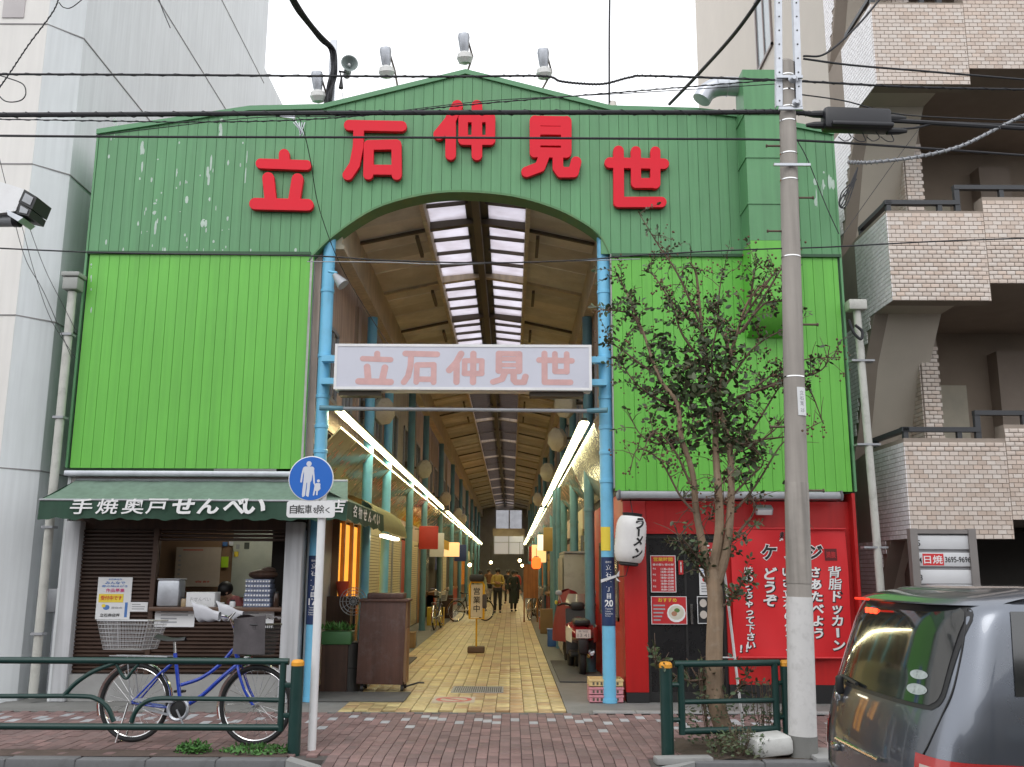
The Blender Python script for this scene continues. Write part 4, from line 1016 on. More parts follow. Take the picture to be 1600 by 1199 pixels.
MB().bb(-5.47, -2.86, .125, .16, .32, 1.08).bb(-5.47, -4.5, .125, .16, 1.08, 2.1).build('shutter_backing', m_wood, cs)
MB().cbox((-3.69, .18, 1.115), (1.66, .46, .05), .008).build('counter', M('counter_wood', (.10, .055, .035), .4, .2, 3), cs)
# room
rm = MB().bb(-5.6, -2.6, 2.3, 2.36, 0, 2.8).build('back_wall', M('room_wall', (.28, .17, .10), .8, .2, 2), cs)
MB().bb(-5.6, -2.6, .3, 2.3, 2.45, 2.5).build('ceiling', M('room_ceiling', (.2, .17, .14), .8), cs)
MB().bb(-2.75, -2.70, .75, 2.3, 0, 2.45).build('inner_wall', M('room_side', (.4, .4, .38), .7), cs)
MB().bb(-4.18, -3.2, 2.26, 2.295, 1.2, 2.2).build('whiteboard', M('whiteboard', (.45, .48, .42), .35), cs)
MB().bb(-3.42, -3.2, 2.24, 2.258, 1.75, 2.2).build('green_board', M('green_board', (.03, .2, .05), .5), cs)
fx = thing('fluorescent_fixture', 'lit tube fixture under the ceiling inside the rice cracker shop', 'light', (-3.6, 1.4, 2.4))
MB().bb(-4.1, -3.1, 1.35, 1.45, 2.38, 2.44).build('housing', m_white_w, fx); MB().tube([(-4.08, 1.4, 2.35), (-3.12, 1.4, 2.35)], .02, 8).build('tube', EM('shop_tube', (1, .95, .8), 36), fx)
def sheet_thing(name, lab, cat, px0, py0, px1, py1, Y, mat, prints=(), group=None, th=.006):
    a, b = at(px0, py0, Y), at(px1, py1, Y)
    t = thing(name, lab, cat, ((a.x + b.x) / 2, Y, b.z), group)
    MB().bb(a.x, b.x, Y, Y + th, b.z, a.z).build('sheet', mat, t)
    W, H = b.x - a.x, a.z - b.z
    groups = {}
    for (kind, mm, u0, v0, u1, v1, *s) in prints:        # v measured from the top
        mb = groups.setdefault(mm.name, (MB(), mm))[0]
        lay = .0012 + .0008 * list(groups).index(mm.name)
        x0, z0 = a.x + u0 * W, a.z - v1 * H
        if kind == 'r': mb.add([(x0, Y - lay, z0), (a.x + u1 * W, Y - lay, z0), (a.x + u1 * W, Y - lay, a.z - v0 * H), (x0, Y - lay, a.z - v0 * H)], [(0, 1, 2, 3)])
        elif kind == 't': text(mb, s[0], (x0, Y - lay - .002, z0), w=(u1 - u0) * W, h=(v1 - v0) * H, bold=.02)
        elif kind == 'o': mb.add([(a.x + (u0 + math.cos(k * .4488) * u1) * W, Y - lay, a.z - (v0 + math.sin(k * .4488) * v1) * H) for k in range(14)], [tuple(range(13, -1, -1))])
    for mb, mm in groups.values(): build_flat(mb, 'print', mm, t)
    return t
def lines(mm, u0, u1, v0, v1, n, seed=1):
    r = random.Random(seed); out = []
    for i in range(n):
        v = lerp(v0, v1, i / n); out.append(('r', mm, u0, v, u0 + (u1 - u0) * r.uniform(.55, 1), v + (v1 - v0) / n * .42))
    return out
m_pgrey = M('print_grey', (.35, .36, .38), .6); m_pblue = M('print_blue', (.08, .2, .5), .6); m_pmag = M('print_magenta', (.6, .05, .2), .6)
sheet_thing('poster', 'white notice poster with yellow strip on the brown shutter', 'poster', 154, 902, 202, 968, .075, m_paper,
    [('t', m_pblue, .3, .03, .7, .07, '立石商店街'), ('t', m_pblue, .22, .1, .8, .17, 'みんなで'), ('t', m_pblue, .12, .19, .88, .24, '春の絵はがき'), ('t', m_pmag, .25, .27, .8, .36, '作品募集'), ('r', m_inky, .06, .4, .78, .6), ('t', m_inkr, .12, .44, .74, .55, '受付中です'), ('o', m_pblue, .3, .72, .1, .06), ('o', m_inky, .22, .68, .06, .04), ('t', m_pgrey, .45, .7, .78, .75, '商店会'), ('t', m_ink, .14, .86, .72, .94, '立石商店街'), ('r', m_pblue, .84, .6, .92, .95)])
sheet_thing('notice', 'small blank white notice right of the poster on the shutter', 'notice', 204, 941, 230, 956, .075, m_paper, lines(m_pgrey, .1, .9, .2, .9, 3))
sheet_thing('price_sheet', 'white price sheet under the left end of the counter', 'price sheet', 243, 950, 303, 980, .06, m_paper, lines(m_pgrey, .15, .85, .15, .9, 4, 2), 'price sheets')
sheet_thing('price_sheet', 'white price sheet under the right end of the counter', 'price sheet', 367, 953, 427, 982, .06, m_paper, lines(m_pgrey, .15, .85, .15, .9, 4, 3), 'price sheets')
sheet_thing('wall_chart', 'large pale paper chart with red line on shop back wall', 'chart', 276, 855, 342, 917, 2.2, M('chart_paper', (.52, .44, .36), .7, .1, 5), lines(m_pgrey, .06, .15, .2, .9, 6, 4) + [('r', m_inkr, .15, .06, .6, .085), ('t', m_inkr, .45, .85, .8, .9, '合計')])
for k, (px0, py0, px1, py1, mm, lab) in enumerate(((348, 847, 355, 854, m_pblue, 'small blue note at the top left of the shop whiteboard'), (358, 846, 364, 853, m_paper, 'small white note beside a blue note on the whiteboard'), (369, 851, 374, 858, m_pgrey, 'grey magnet note in the middle of the whiteboard'), (366, 862, 372, 870, m_inky, 'small yellow note in the middle of the whiteboard'), (382, 848, 389, 858, M('dark_note', (.06, .07, .06), .6), 'dark clip hanging at the top right of the whiteboard'), (346, 870, 356, 887, M('lime_note', (.45, .75, .03), .5), 'lime green card low on the whiteboard'))):
    sheet_thing('note', lab, 'note', px0, py0, px1, py1, 2.24, mm, (), None, .012)
# goods on the counter
CT = 1.14
can = thing('tin_can', 'tall square grey tin can on the left of the shop counter', 'can', (-4.3, .2, CT))
a = at(266, 945, .15); MB().cbox((a.x, .16, CT + .165), (.28, .26, .33), .03).build('body', m_galv, can); MB().cbox((a.x, .16, CT + .337), (.29, .27, .02), .008).build('lid', m_grey, can)
bx = thing('white_box', 'white cardboard box with grey print on the shop counter', 'box', (-3.9, .2, CT))
a = at(316, 945, .12); MB().cbox((a.x, .15, CT + .09), (.36, .24, .18), .006).build('carton', m_paper, bx); t = MB(); text(t, 'おせんべい', (a.x - .13, .028, CT + .07), w=.26, h=.05); build_flat(t, 'print', m_pgrey, bx)
tn = thing('tape_roll', 'small white roll next to the white box on the counter', 'roll', (-3.7, .1, CT)); a = at(346, 944, .08); MB().lathe([(.035, 0), (.035, .05)], 14, (a.x, .09, CT)).lathe([(.036, .0), (.036, .004)], 14, (a.x, .09, CT + .05)).build('roll', m_paper, tn)
# stack of blue checked boxes: each box its own thing
m_bluebox = M('blue_print_box', (.16, .19, .28), .6, .55, 26)
a = at(404, 946, .12); r_ = random.Random(9)
for k in range(6):
    t = thing('patterned_box', f'flat blue patterned box in the counter stack, {ORD[k]} from the bottom', 'box', (a.x, .15, CT + k * .058), 'stack of patterned boxes')
    MB().cbox((a.x + r_.uniform(-.008, .008), .16, CT + k * .058 + .028), (.34 - k * .008, .26, .054), .004, r_.uniform(-.02, .02)).build('carton', m_bluebox, t)
    q = MB()
    for i in range(9): q.box((a.x - .145 + i * .036, .026, CT + k * .058 + .028), (.022, .002, .02))
    q.build('print', m_paper, t, None, 'stuff')
bg_ = thing('brown_bundle', 'dark brown cloth bundle on top of the patterned boxes', 'bundle', (a.x, .2, CT + .35)); MB().sphere((a.x + .02, .2, CT + .40), .19, 14, 8, (1, .7, .36)).sphere((a.x + .08, .2, CT + .45), .1, 10, 6, (1, .8, .5)).build('cloth', m_wood, bg_)
# green awning: front run and the side run into the arcade
aw = thing('shop_awning', 'dark green canvas awning with white brush characters wrapping the corner', 'awning', (-3.8, -.4, 2.3))
AX0, AX1, AYF = -5.70, -1.98, -.68
ZT, ZF = 2.72, 2.42
rw = random.Random(4)
def scal(x): return 2.19 + .012 * math.sin(x * 17) + .006 * math.sin(x * 41)
cv = MB(); N = 60
def sag(u, v): return .03 * math.sin(u * 23) * v + .02 * math.sin(u * 51 + 1) * v
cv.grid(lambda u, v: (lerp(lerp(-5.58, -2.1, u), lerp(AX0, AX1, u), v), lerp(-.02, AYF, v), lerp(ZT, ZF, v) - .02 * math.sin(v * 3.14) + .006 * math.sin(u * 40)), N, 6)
cv.build('top_canvas', M('sunlit_green_canvas', (.15, .225, .175), .85, .12, 3, .2, 120, streak=.15), aw)  # paler copy of the green canvas, daylight on the slope painted in
vl = MB()
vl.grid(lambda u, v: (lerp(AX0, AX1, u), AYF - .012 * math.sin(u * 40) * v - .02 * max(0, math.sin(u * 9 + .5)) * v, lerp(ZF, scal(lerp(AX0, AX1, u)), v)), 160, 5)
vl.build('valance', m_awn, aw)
vs = MB()                                                  # left end and arcade side
vs.add([(AX0, AYF, ZF), (-5.58, -.02, ZT), (-5.6, -.02, 2.3), (AX0, AYF, 2.2)], [(0, 1, 2, 3)])
vs.grid(lambda u, v: (AX1 + .02 * math.sin(u * 26) * v, lerp(AYF, 2.6, u), lerp(ZF + .02 * u, scal(u * 3), v)), 60, 5)
vs.grid(lambda u, v: (lerp(-2.6, AX1, v), lerp(AYF + .1, 2.6, u), lerp(2.72, ZF + .02 * u, v)), 20, 3)
vs.build('side_canvas', m_awn, aw)
ol = MB(); ol.grid(lambda u, v: (lerp(-2.75, AX1, math.sin(v * 1.57)), lerp(2.6, 6.0, u), lerp(2.78, 2.2, 1 - math.cos(v * 1.57)) + .004 * math.sin(u * 90)), 40, 8)
ol.build('olive_canvas', m_awn2, aw)
t = MB(); xs = [127, 167, 207, 245, 287, 325, 366, 397]
for ch, px_ in zip('手焼奥戸せんべい', xs):
    c = at(px_, 791, AYF - .035); text(t, ch, (c.x - .135, AYF - .036, c.z - .095), w=.27, h=.185, bold=.035, shear=.12)
build_flat(t, 'lettering', m_inkw, aw)
t = MB(); 
for i, ch in enumerate('名物せんべい'): text(t, ch, (AX1 + .03, -.42 + i * .42, 2.25), w=.3, h=.15, xd=(0, 1, 0), bold=.03, shear=.12)
build_flat(t, 'lettering', m_inkw, aw)
t = MB(); c = at(527, 790, AYF - .03); text(t, '店', (c.x - .1, AYF - .033, c.z - .09), w=.2, h=.16, bold=.035, shear=.1); build_flat(t, 'lettering', m_inkw, aw)
mb = MB().tube([(AX0, AYF, ZF), (AX1, AYF, ZF)], .014, 8).tube([(-5.58, -.03, ZT), (-2.1, -.03, ZT)], .02, 8)
for x in (-5.6, -3.9, -2.1): mb.tube([(x, -.03, 2.3), (x, AYF + .02, ZF - .02)], .012, 8)
mb.build('awning_frame', m_grey, aw)
ul = thing('eave_light', 'short white lit strip light under the olive end of the awning', 'light', (-2.1, 4.4, 2.2), 'eave strip lights')
MB().cbox((-2.15, 4.3, 2.17), (.1, .9, .05), .01).build('diffuser', EM('strip_glow', (1, .92, .7), 9), ul); MB().bb(-2.2, -2.1, 3.9, 4.7, 2.196, 2.22).build('housing', m_white_w, ul)
ul2 = copy_tree(ul, (-2.1, 5.45, 2.2), 0, 'short white lit strip light behind the first one under the awning')
# ------------------------------------------------------------------ ramen shop (right wing, ground floor)
rs = thing('ramen_shop', 'bright red ramen shop front with black door and side window', 'shop', (2.9, .2, 0))
MB().cbox((1.585, .24, 1.31), (.29, .2, 2.38), .01).build('pillar', m_ramen, rs)
MB().bb(1.73, 4.36, .16, .34, 2.08, 2.5).build('lintel', m_ramen, rs)
MB().bb(2.74, 4.36, .16, .34, .22, 2.08).build('front_wall', m_ramen, rs)
MB().bb(1.45, 1.73, .14, .3, 0, .12).bb(2.74, 4.37, .152, .3, 0, .22).pieces('plinth', m_ink, rs)
MB().bb(1.44, 1.46, .34, 5.2, 0, .95).bb(1.44, 1.46, .34, 5.2, 2.05, 2.62).bb(1.44, 1.46, .34, .75, .95, 2.05).bb(1.44, 1.46, 1.7, 2.2, .95, 2.05).bb(1.44, 1.46, 3.4, 5.2, .95, 2.05).build('side_wall', m_ramen, rs)
for y0, y1 in ((.75, 1.7), (2.2, 3.4)):
    f = MB().bb(1.42, 1.47, y0, y1, .95, 1.0).bb(1.42, 1.47, y0, y1, 2.0, 2.05).bb(1.42, 1.47, y0, y0 + .05, .95, 2.05).bb(1.42, 1.47, y1 - .05, y1, .95, 2.05).build('window', m_truss, rs)
    MB().bb(1.452, 1.456, y0, y1, .95, 2.05).build('pane', GLASS('curtain_pane', (.25, .24, .2), .15), f)
MB().bb(1.46, 4.36, .35, 5.2, 2.62, 3.5).build('rear_box', m_darkin, rs)
MB().bb(4.36, 4.40, .0, 4, 0, 2.6).build('end_wall', m_ramen, rs)
MB().bb(1.40, 1.62, .17, 5.28, 3.55, 6.9).build('upper_wall', m_pinkw, rs)
MB().bb(-2.72, -2.60, .17, .74, 2.85, 6.9).build('upper_side_wall', m_pinkw, cs)
for q in range(4):
    MB().prism([(1.10, .35 + q * 1.23, 3.52), (1.10, 1.55 + q * 1.23, 3.52), (1.44, 1.55 + q * 1.23, 2.75), (1.44, .35 + q * 1.23, 2.75)], (0, 0, .025)).build('slanted_panel', m_panel, rs)
for q in range(2):
    f = MB().bb(1.36, 1.40, .8 + q * 2.3, 2.2 + q * 2.3, 4.0, 4.06).bb(1.36, 1.40, .8 + q * 2.3, 2.2 + q * 2.3, 5.04, 5.1).bb(1.36, 1.40, .8 + q * 2.3, .85 + q * 2.3, 4.06, 5.04).bb(1.36, 1.40, 2.15 + q * 2.3, 2.2 + q * 2.3, 4.06, 5.04).build('window', m_grey, rs)
    MB().bb(1.385, 1.392, .82 + q * 2.3, 2.18 + q * 2.3, 4.02, 5.08).build('pane', GLASS('dim_pane'), f)
dr = MB().bb(1.73, 2.74, .22, .26, 0, 2.08).build('door', M('black_door', (.014, .014, .015), .28, .2, 3), rs)
mb = MB().bb(2.22, 2.25, .21, .23, .02, 2.06).bb(1.73, 1.77, .2, .23, 0, 2.08).bb(2.70, 2.74, .2, .23, 0, 2.08).bb(1.77, 2.7, .2, .23, 2.02, 2.08).bb(1.77, 2.7, .205, .23, .0, .12)
mb.build('door_frame', M('black_frame', (.02, .02, .02), .4), dr); MB().bb(2.28, 2.31, .17, .21, .95, 1.2).build('handle', m_chrome, dr)
m_pr = M('poster_red', (.52, .03, .035), .4); m_gold = M('print_gold', (.75, .55, .05), .5)
P_ = sheet_thing('menu_poster', 'red menu poster with gold heading high on the black door', 'poster', 1016, 868, 1057, 926, .19, m_paper,
    [('r', m_pr, .03, .02, .97, .98), ('t', m_gold, .12, .05, .88, .16, '営業時間')] + [('t', m_inkw, .08, .22, .92, .28, '昼の部と夜の部')] + sum([[('t', m_inkw, .08, .34 + i * .16, .2, .39 + i * .16, '平日'), ('t', m_inkw, .4, .34 + i * .16, .9, .4 + i * .16, '11:30~15:00'), ('t', m_inkw, .4, .42 + i * .16, .9, .47 + i * .16, '18:00~23:00')] for i in range(4)], []))
P2 = sheet_thing('menu_poster', 'red poster with a white noodle bowl low on the black door', 'poster', 1017, 932, 1074, 976, .19, m_paper,
    [('r', m_pr, .02, .02, .98, .98), ('t', m_gold, .2, .06, .72, .2, 'おすすめ')] + lines(m_pgrey, .06, .42, .3, .95, 5, 6) + [('o', m_inkw, .7, .6, .26, .33), ('o', M('soup', (.62, .6, .5), .5), .7, .58, .22, .26), ('o', M('herbs', (.10, .2, .05), .6), .72, .5, .08, .08), ('o', M('pork', (.4, .2, .12), .6), .64, .62, .08, .09)])
sheet_thing('menu_poster', 'blue and white price list on the right door leaf', 'poster', 1092, 888, 1122, 930, .19, m_paper, [('t', m_pblue, .1, .03, .9, .2, 'つけ麺'), ('o', m_inkr, .3, .42, .14, .1)] + lines(m_pgrey, .1, .9, .55, .95, 4, 7))
sheet_thing('menu_poster', 'dark photo menu with round bowls on the right door leaf', 'poster', 1089, 932, 1124, 975, .19, m_paper, [('r', m_ink, .03, .03, .97, .97)] + [('o', M('bowl_pic', (.55, .5, .45), .5), .28 + .44 * i, .25 + .42 * j, .17, .15) for i in range(2) for j in range(2)])
sheet_thing('menu_poster', 'red strip poster high on the right door leaf', 'poster', 1091, 848, 1120, 886, .19, m_pr, lines(m_inkw, .1, .9, .1, .9, 5, 8))
sheet_thing('tag_card', 'narrow red card hanging beside the gold headed poster', 'card', 1060, 876, 1068, 898, .19, m_pr, [('r', m_inkw, .4, .1, .6, .85)])
# red banner with brush lettering
bn = thing('ramen_banner', 'red cloth banner with white vertical brush lettering right of door', 'banner', (3.5, .1, 1.3))
a, b = at(1140, 826, .1), at(1333, 1028, .1)
def clothy(x, z): 
    u = (x - a.x) / (b.x - a.x); v = (a.z - z) / (a.z - b.z)
    return .1 - .012 * math.sin(u * 7 + v * 4) - .008 * math.sin(u * 17 - v * 9) - .012 * math.sin((u + v) * 5)
MB().grid(lambda u, v: (lerp(a.x, b.x, u), clothy(lerp(a.x, b.x, u), lerp(b.z, a.z, v)), lerp(b.z, a.z, v)), 40, 30).build('cloth', M('banner_red', (.66, .016, .022), .55, .06, 2, .1, 150), bn)
def onc(off): return lambda p: Vector((p.x, clothy(p.x, p.z) - off, p.z))
tb_, tw_, tk, to = MB(), MB(), MB(), MB()
def bvt(s, px_, py_, size, pitch, mbs=None):
    c = at(px_, py_, .1)
    vtext(tb_, s, (c.x + .008, .1, c.z - .006), size, pitch, bold=.075, fn=onc(.004), shear=.1, wx=1.15); vtext(tw_, s, (c.x, .1, c.z), size, pitch, bold=.035, fn=onc(.008), shear=.1, wx=1.15)
bvt('背脂ドッカーン', 1302, 886, .15, .150)
bvt('さあたべよう', 1272, 887, .14, .15)
bvt('いざ立石の仲世へ', 1229, 887, .125, .135)
bvt('どうぞ', 1201, 888, .165, .165)
bvt('味わっちゃって下さい', 1168, 886, .105, .102)
bvt('!', 1164, 1007, .12, .1); bvt('!', 1173, 1006, .12, .1)
build_flat(tb_, 'lettering_shadow', m_ink, bn); build_flat(tw_, 'lettering', m_inkw, bn)
for s, px_, py_, sz in (('麺', 1224, 832, .125), ('屋', 1252, 832, .125), ('ケ', 1200, 852, .21), ('ン', 1236, 853, .2), ('ジ', 1272, 853, .2)):
    c = at(px_, py_, .1); vtext(to, s, (c.x, .1, c.z), sz, 1, bold=.08, fn=onc(.004), shear=.1); vtext(tk, s, (c.x, .1, c.z), sz, 1, bold=.03, fn=onc(.008), shear=.1)
build_flat(to, 'heading_outline', m_inkw, bn); build_flat(tk, 'heading', m_ink, bn)
c = at(1298, 867, .1); q = [(c.x - .075, c.z + .075), (c.x - .075, c.z - .075), (c.x + .075, c.z - .075), (c.x + .075, c.z + .075)]
build_flat(MB().add([onc(.004)(Vector((x, 0, z))) for x, z in q], [(0, 1, 2, 3)]), 'seal', M('seal_dark', (.12, .008, .01), .6), bn)
t = MB(); text(t, '満腹', (c.x - .06, 0, c.z - .04), w=.12, h=.08, bold=.02, fn=onc(.007)); build_flat(t, 'seal_lettering', m_pr, bn)
rod = MB().tube([(a.x, .06, b.z), (b.x, .06, b.z)], .014, 8).tube([(a.x, .08, a.z), (b.x, .08, a.z)], .012, 8); rod.build('rod', m_inkr, bn)
fl = thing('floodlight', 'small grey floodlight on the red lintel above the banner', 'floodlight', (3.1, .05, 2.35))
c = at(1193, 797, .0); MB().cbox((c.x, 0, c.z), (.22, .12, .1), .015, 0, .5).build('head', m_galv, fl); MB().bb(c.x - .02, c.x + .02, 0, .16, c.z, c.z + .03).build('bracket', m_grey, fl); MB().cbox((c.x, -.05, c.z - .035), (.18, .01, .07), .003, 0, .5).build('lens', m_paper, fl)
# white paper lantern
ln = thing('paper_lantern', 'white paper lantern with black brush characters at red shop corner', 'lantern', (1.5, -.1, 2.0))
c = at(985, 843, -.12); LR, LH = .190, .285
prof = []
for k in range(29):
    u = k / 28 * 2 - 1; r = LR * (1 - abs(u) ** 5 * .28) + (.0035 if k % 2 else 0); prof.append((r, u * LH))
MB().lathe(prof, 28, c, (.10, 0, 1)).build('paper_shade', M('lantern_paper', (.74, .73, .72), .6, .06, 5, dirt_amt=.1, dirt=(.4, .38, .36)), ln)
MB().lathe([(LR * .62, LH), (LR * .66, LH + .04), (LR * .5, LH + .045)], 20, c, (.10, 0, 1)).lathe([(LR * .5, -LH - .045), (LR * .66, -LH - .03), (LR * .62, -LH)], 20, c, (.10, 0, 1)).build('rim', m_ink, ln)
def lw(p):
    ang = (p.x - c.x) / (LR + .006); ang = ang + .35; u = abs(p.z - c.z) / LH
    r = LR * (1 - u ** 5 * .28) + .006
    return Vector((c.x + math.sin(ang) * r + (p.z - c.z) * .10, c.y - math.cos(ang) * r, p.z))
t = MB()
for ch, dz, sz in (('ラ', .26, .16), ('ー', .125, .12), ('メ', .035, .14), ('ン', -.11, .15)):
    vtext(t, ch, (c.x + .01, 0, c.z + dz), sz, 1, bold=.045, shear=.25, fn=lw)
build_flat(t, 'lettering', m_ink, ln)
MB().tube([c + Vector((.035, 0, LH + .04)), c + Vector((.0, .05, .6)), c + Vector((.04, .3, .72))], .006, 6).tube([c + Vector((-.03, 0, -LH - .04)), c + Vector((-.06, .02, -.45)), Vector((PRx + .1, .03, 1.53))], .006, 6).build('cord', m_black, ln)
rb = thing('tied_ribbon', 'white plastic ribbon tied round the right blue entrance column', 'ribbon', (PRx, -.25, 1.53))
MB().prism([(PRx - .1, .035, 1.46), (PRx + .10, .035, 1.53), (PRx + .10, .035, 1.56), (PRx - .1, .035, 1.50)], (0, .008, 0)).prism([(PRx + .09, .035, 1.55), (PRx + .14, .035, 1.62), (PRx + .13, .035, 1.53)], (0, .008, 0)).prism([(PRx + .09, .033, 1.53), (PRx + .15, .033, 1.47), (PRx + .1, .033, 1.49)], (0, .008, 0)).build('plastic', m_white, rb)
# ------------------------------------------------------------------ flood lamps and horn on the parapet
def flood(px_, py_, base, label):
    c = at(px_, py_, .05); t = thing('parapet_lamp', label, 'lamp', c, 'reflector lamps on the parapet'); b = at(base[0], base[1], .05)
    up = Vector((-.05, -.25, 1)).normalized()
    MB().lathe([(.05, .02), (.065, .10), (.085, .26), (.075, .31), (.05, .32)], 14, c, up).build('socket_cap', m_galv, t)
    MB().lathe([(.02, -.12), (.085, -.1), (.115, -.03), (.1, .03), (.06, .06)], 16, c, up).build('bulb', M('lamp_glass', (.62, .62, .6), .08, .1, 3, spec=.8), t)
    MB().tube([c + up * .26 + Vector((.05, .02, 0)), c + Vector((.11, .05, .02)), b], .014, 8).build('arm', m_truss, t)
flood(497, 148, (512, 172), 'reflector lamp on the parapet left of the black cable bundle'); flood(604, 110, (622, 140), 'reflector lamp on the left slope of the green gable')
flood(726, 88, (729, 116), 'reflector lamp on the very peak of the green gable'); flood(850, 112, (846, 142), 'reflector lamp on the right slope of the green gable')
c = at(957, 172, .05); t = thing('parapet_lamp', 'pale stub of a lamp at the right foot of the gable', 'lamp', c, 'reflector lamps on the parapet'); MB().lathe([(.06, -.05), (.07, .02), (.05, .12)], 12, c).build('socket_cap', M('stub_cream', (.6, .55, .5), .5), t); MB().lathe([(.03, -.14), (.03, -.05)], 10, c).build('arm', m_truss, t)
hn = thing('horn_speaker', 'grey horn loudspeaker on the steel upright above the parapet', 'loudspeaker', (-2.37, .2, 8.7))
c = at(545, 104, .1); ax = Vector((.25, -.9, -.05)).normalized()
MB().lathe([(.03, -.16), (.05, -.1), (.07, .02), (.115, .1), (.12, .105), (.105, .1), (.05, .02), (.01, .0)], 20, c, ax).build('horn', M('horn_grey', (.22, .26, .25), .5), hn); MB().lathe([(.05, -.3), (.055, -.15), (.03, -.13)], 14, c, ax).build('driver', m_grey, hn); MB().sphere(c + ax * .05, .022, 8, 6).build('centre_plug', m_white, hn)
MB().tube([c - ax * .2, c + Vector((-.14, .05, -.05))], .015, 8).build('bracket', m_black, hn)
up = thing('steel_upright', 'galvanised channel upright behind the left parapet holding cables', 'post', (-2.6, .1, 7.9))
p0, p1 = at(522, 68, .12), at(516, 168, .12); MB().box((p0 + p1) / 2, (.09, .05, (p0 - p1).length + .1)).build('channel', m_galv, up)
mb = MB()
for i in range(6): q = p1.lerp(p0, i / 6 + .06); mb.lathe([(.008, 0), (.008, .004)], 8, q + Vector((.015, -.026, 0)), (0, -1, 0))
mb.build('hole', m_black, up, None, 'stuff')
cbp = curve_pts([at(452, -10, -1.2), at(470, 20, -.8), at(500, 58, -.3), at(519, 78, .02), at(522, 110, .03), at(515, 140, .03), at(511, 168, .05)], 6)
cb = MB()
for dx in (-.03, .0, .03): cb.tube([p + Vector((dx, .02 * math.sin(i * .7 + dx * 60), .0)) for i, p in enumerate(cbp)], .02, 8)
tag(cb.build('cable_bundle', m_cable), 'thick black cable bundle curving down to the left gable foot', 'cable')
dg_ = thing('cable_clamp', 'small dark cable clamp dangling under the horn loudspeaker', 'clamp', (-2.5, .1, 8.5)); c = at(533, 133, .1); MB().lathe([(.012, -.06), (.035, -.05), (.02, .05), (.012, .12)], 10, c).build('clamp', m_black, dg_); MB().tube([c + Vector((0, 0, .1)), at(531, 112, .1)], .01, 6).tube([c, at(537, 162, .1)], .004, 6).build('wire', m_black, dg_)
# ------------------------------------------------------------------ guard rails
def rail_post(x, y, z1, par):
    p = MB().tube([(x, y, -.02), (x, y, z1 - .05)], .057, 14).build('post', m_rgreen, par)
    MB().lathe([(.059, 0), (.059, .03), (.045, .05), (.01, .055)], 14, (x, y, z1 - .05)).build('cap', m_orange, par)
gy = -3.27
gr = thing('guard_rail', 'long dark green tubular guard rail in front of the bicycle', 'guard rail', (-3.6, gy, 0))
rail_post(-1.93, gy, .80, gr)
rail_post(-5.9, gy, .80, gr)
TOPZ, BOTZ, MIDZ = .785, .215, .45
x0, x1 = -5.78, -2.06
MB().tube([(x0, gy, TOPZ), (x1 + .05, gy, TOPZ)], .03, 12).build('top_rail', m_rgreen, gr)
MB().tube([(x0, gy, BOTZ), (x1, gy, BOTZ)], .03, 12).build('bottom_rail', m_rgreen, gr)
for x in (x0, x1): MB().tube([(x, gy, BOTZ - .028), (x, gy, TOPZ)], .03, 12).build('stile', m_rgreen, gr)
for z in (.58, .32):
    for xa, xb in ((x1, -1.93), (x0, -5.9)): MB().cbox(((xa + xb) / 2, gy, z), (abs(xb - xa), .035, .045), .006).build('bracket', m_rgreen, gr)
def rtube(pts, name='curved_bar', r=.021): MB().tube(curve_pts(pts, 8), r, 10).build(name, m_rgreen, gr)
def gp(px_, py_): v = at(px_, py_, gy); return (v.x, gy, v.z)
rtube([(x0, gy, MIDZ + .02), gp(0, 1088), gp(120, 1088), gp(150, 1092), gp(168, 1106), gp(178, 1128)])
rtube([gp(205, 1129), gp(212, 1112), gp(226, 1098), gp(246, 1092), gp(290, 1092), gp(380, 1093), (x1, gy, MIDZ)])
rtube([gp(100, 1087), gp(118, 1068), gp(145, 1050), gp(182, 1035)])
rtube([gp(180, 1034), gp(190, 1054), gp(198, 1060), gp(206, 1050), gp(218, 1036)], r=.014)
gr2 = thing('guard_rail', 'short dark green tubular guard rail in front of the street tree', 'guard rail', (2.0, -3.2, 0))
q0, q1 = Vector((1.40, -3.30)), Vector((2.55, -3.08))
def g2(t, z): p = q0.lerp(q1, t); return (p.x, p.y, z)
for t in (0, 1): p = q0.lerp(q1, t); rail_post(p.x, p.y, .80, gr2)
MB().tube([g2(.07, .78), g2(.94, .78)], .03, 12).build('top_rail', m_rgreen, gr2)
MB().tube([g2(.12, .2), g2(.90, .2)], .03, 12).build('bottom_rail', m_rgreen, gr2)
MB().tube([g2(.12, .45), g2(.90, .45)], .022, 12).build('middle_rail', m_rgreen, gr2)
for t in (.12, .9): MB().tube([g2(t, .172), g2(t, .78)], .032, 12).build('stile', m_rgreen, gr2)
for t0, t1 in ((0, .12), (.9, 1)):
    for z in (.6, .3): MB().tube([g2(t0, z), g2(t1, z)], .022, 8).build('bracket', m_rgreen, gr2)
# ------------------------------------------------------------------ round sign on its white pole
sg = thing('pedestrian_sign', 'round blue sign with walking adult and child on a white pole', 'road sign', (-1.84, -3.15, 0))
b = ground(490, 1172); py_ = -3.12
MB().tube([(-1.80, py_, -.02), (-1.80, py_, 2.6)], .038, 14).build('pole', m_white, sg)
c = at(486, 748, py_ - .06); R = .214
MB().lathe([(R, 0), (R, .012), (R - .006, .016)], 48, (c.x, c.y + .012, c.z), (0, -1, 0)).build('rim', m_white, sg)
MB().lathe([(R - .008, 0), (R - .009, .002)], 48, (c.x, c.y - .0035, c.z), (0, -1, 0)).build('disc', M('sign_blue', (.012, .13, .52), .35, .04, 2), sg)
MB().bb(c.x - .05, -1.80 + .06, py_ - .05, py_ + .045, c.z - .05, c.z - .03).bb(c.x - .05, -1.80 + .06, py_ - .05, py_ + .045, c.z + .08, c.z + .1).build('clamp', m_grey, sg)
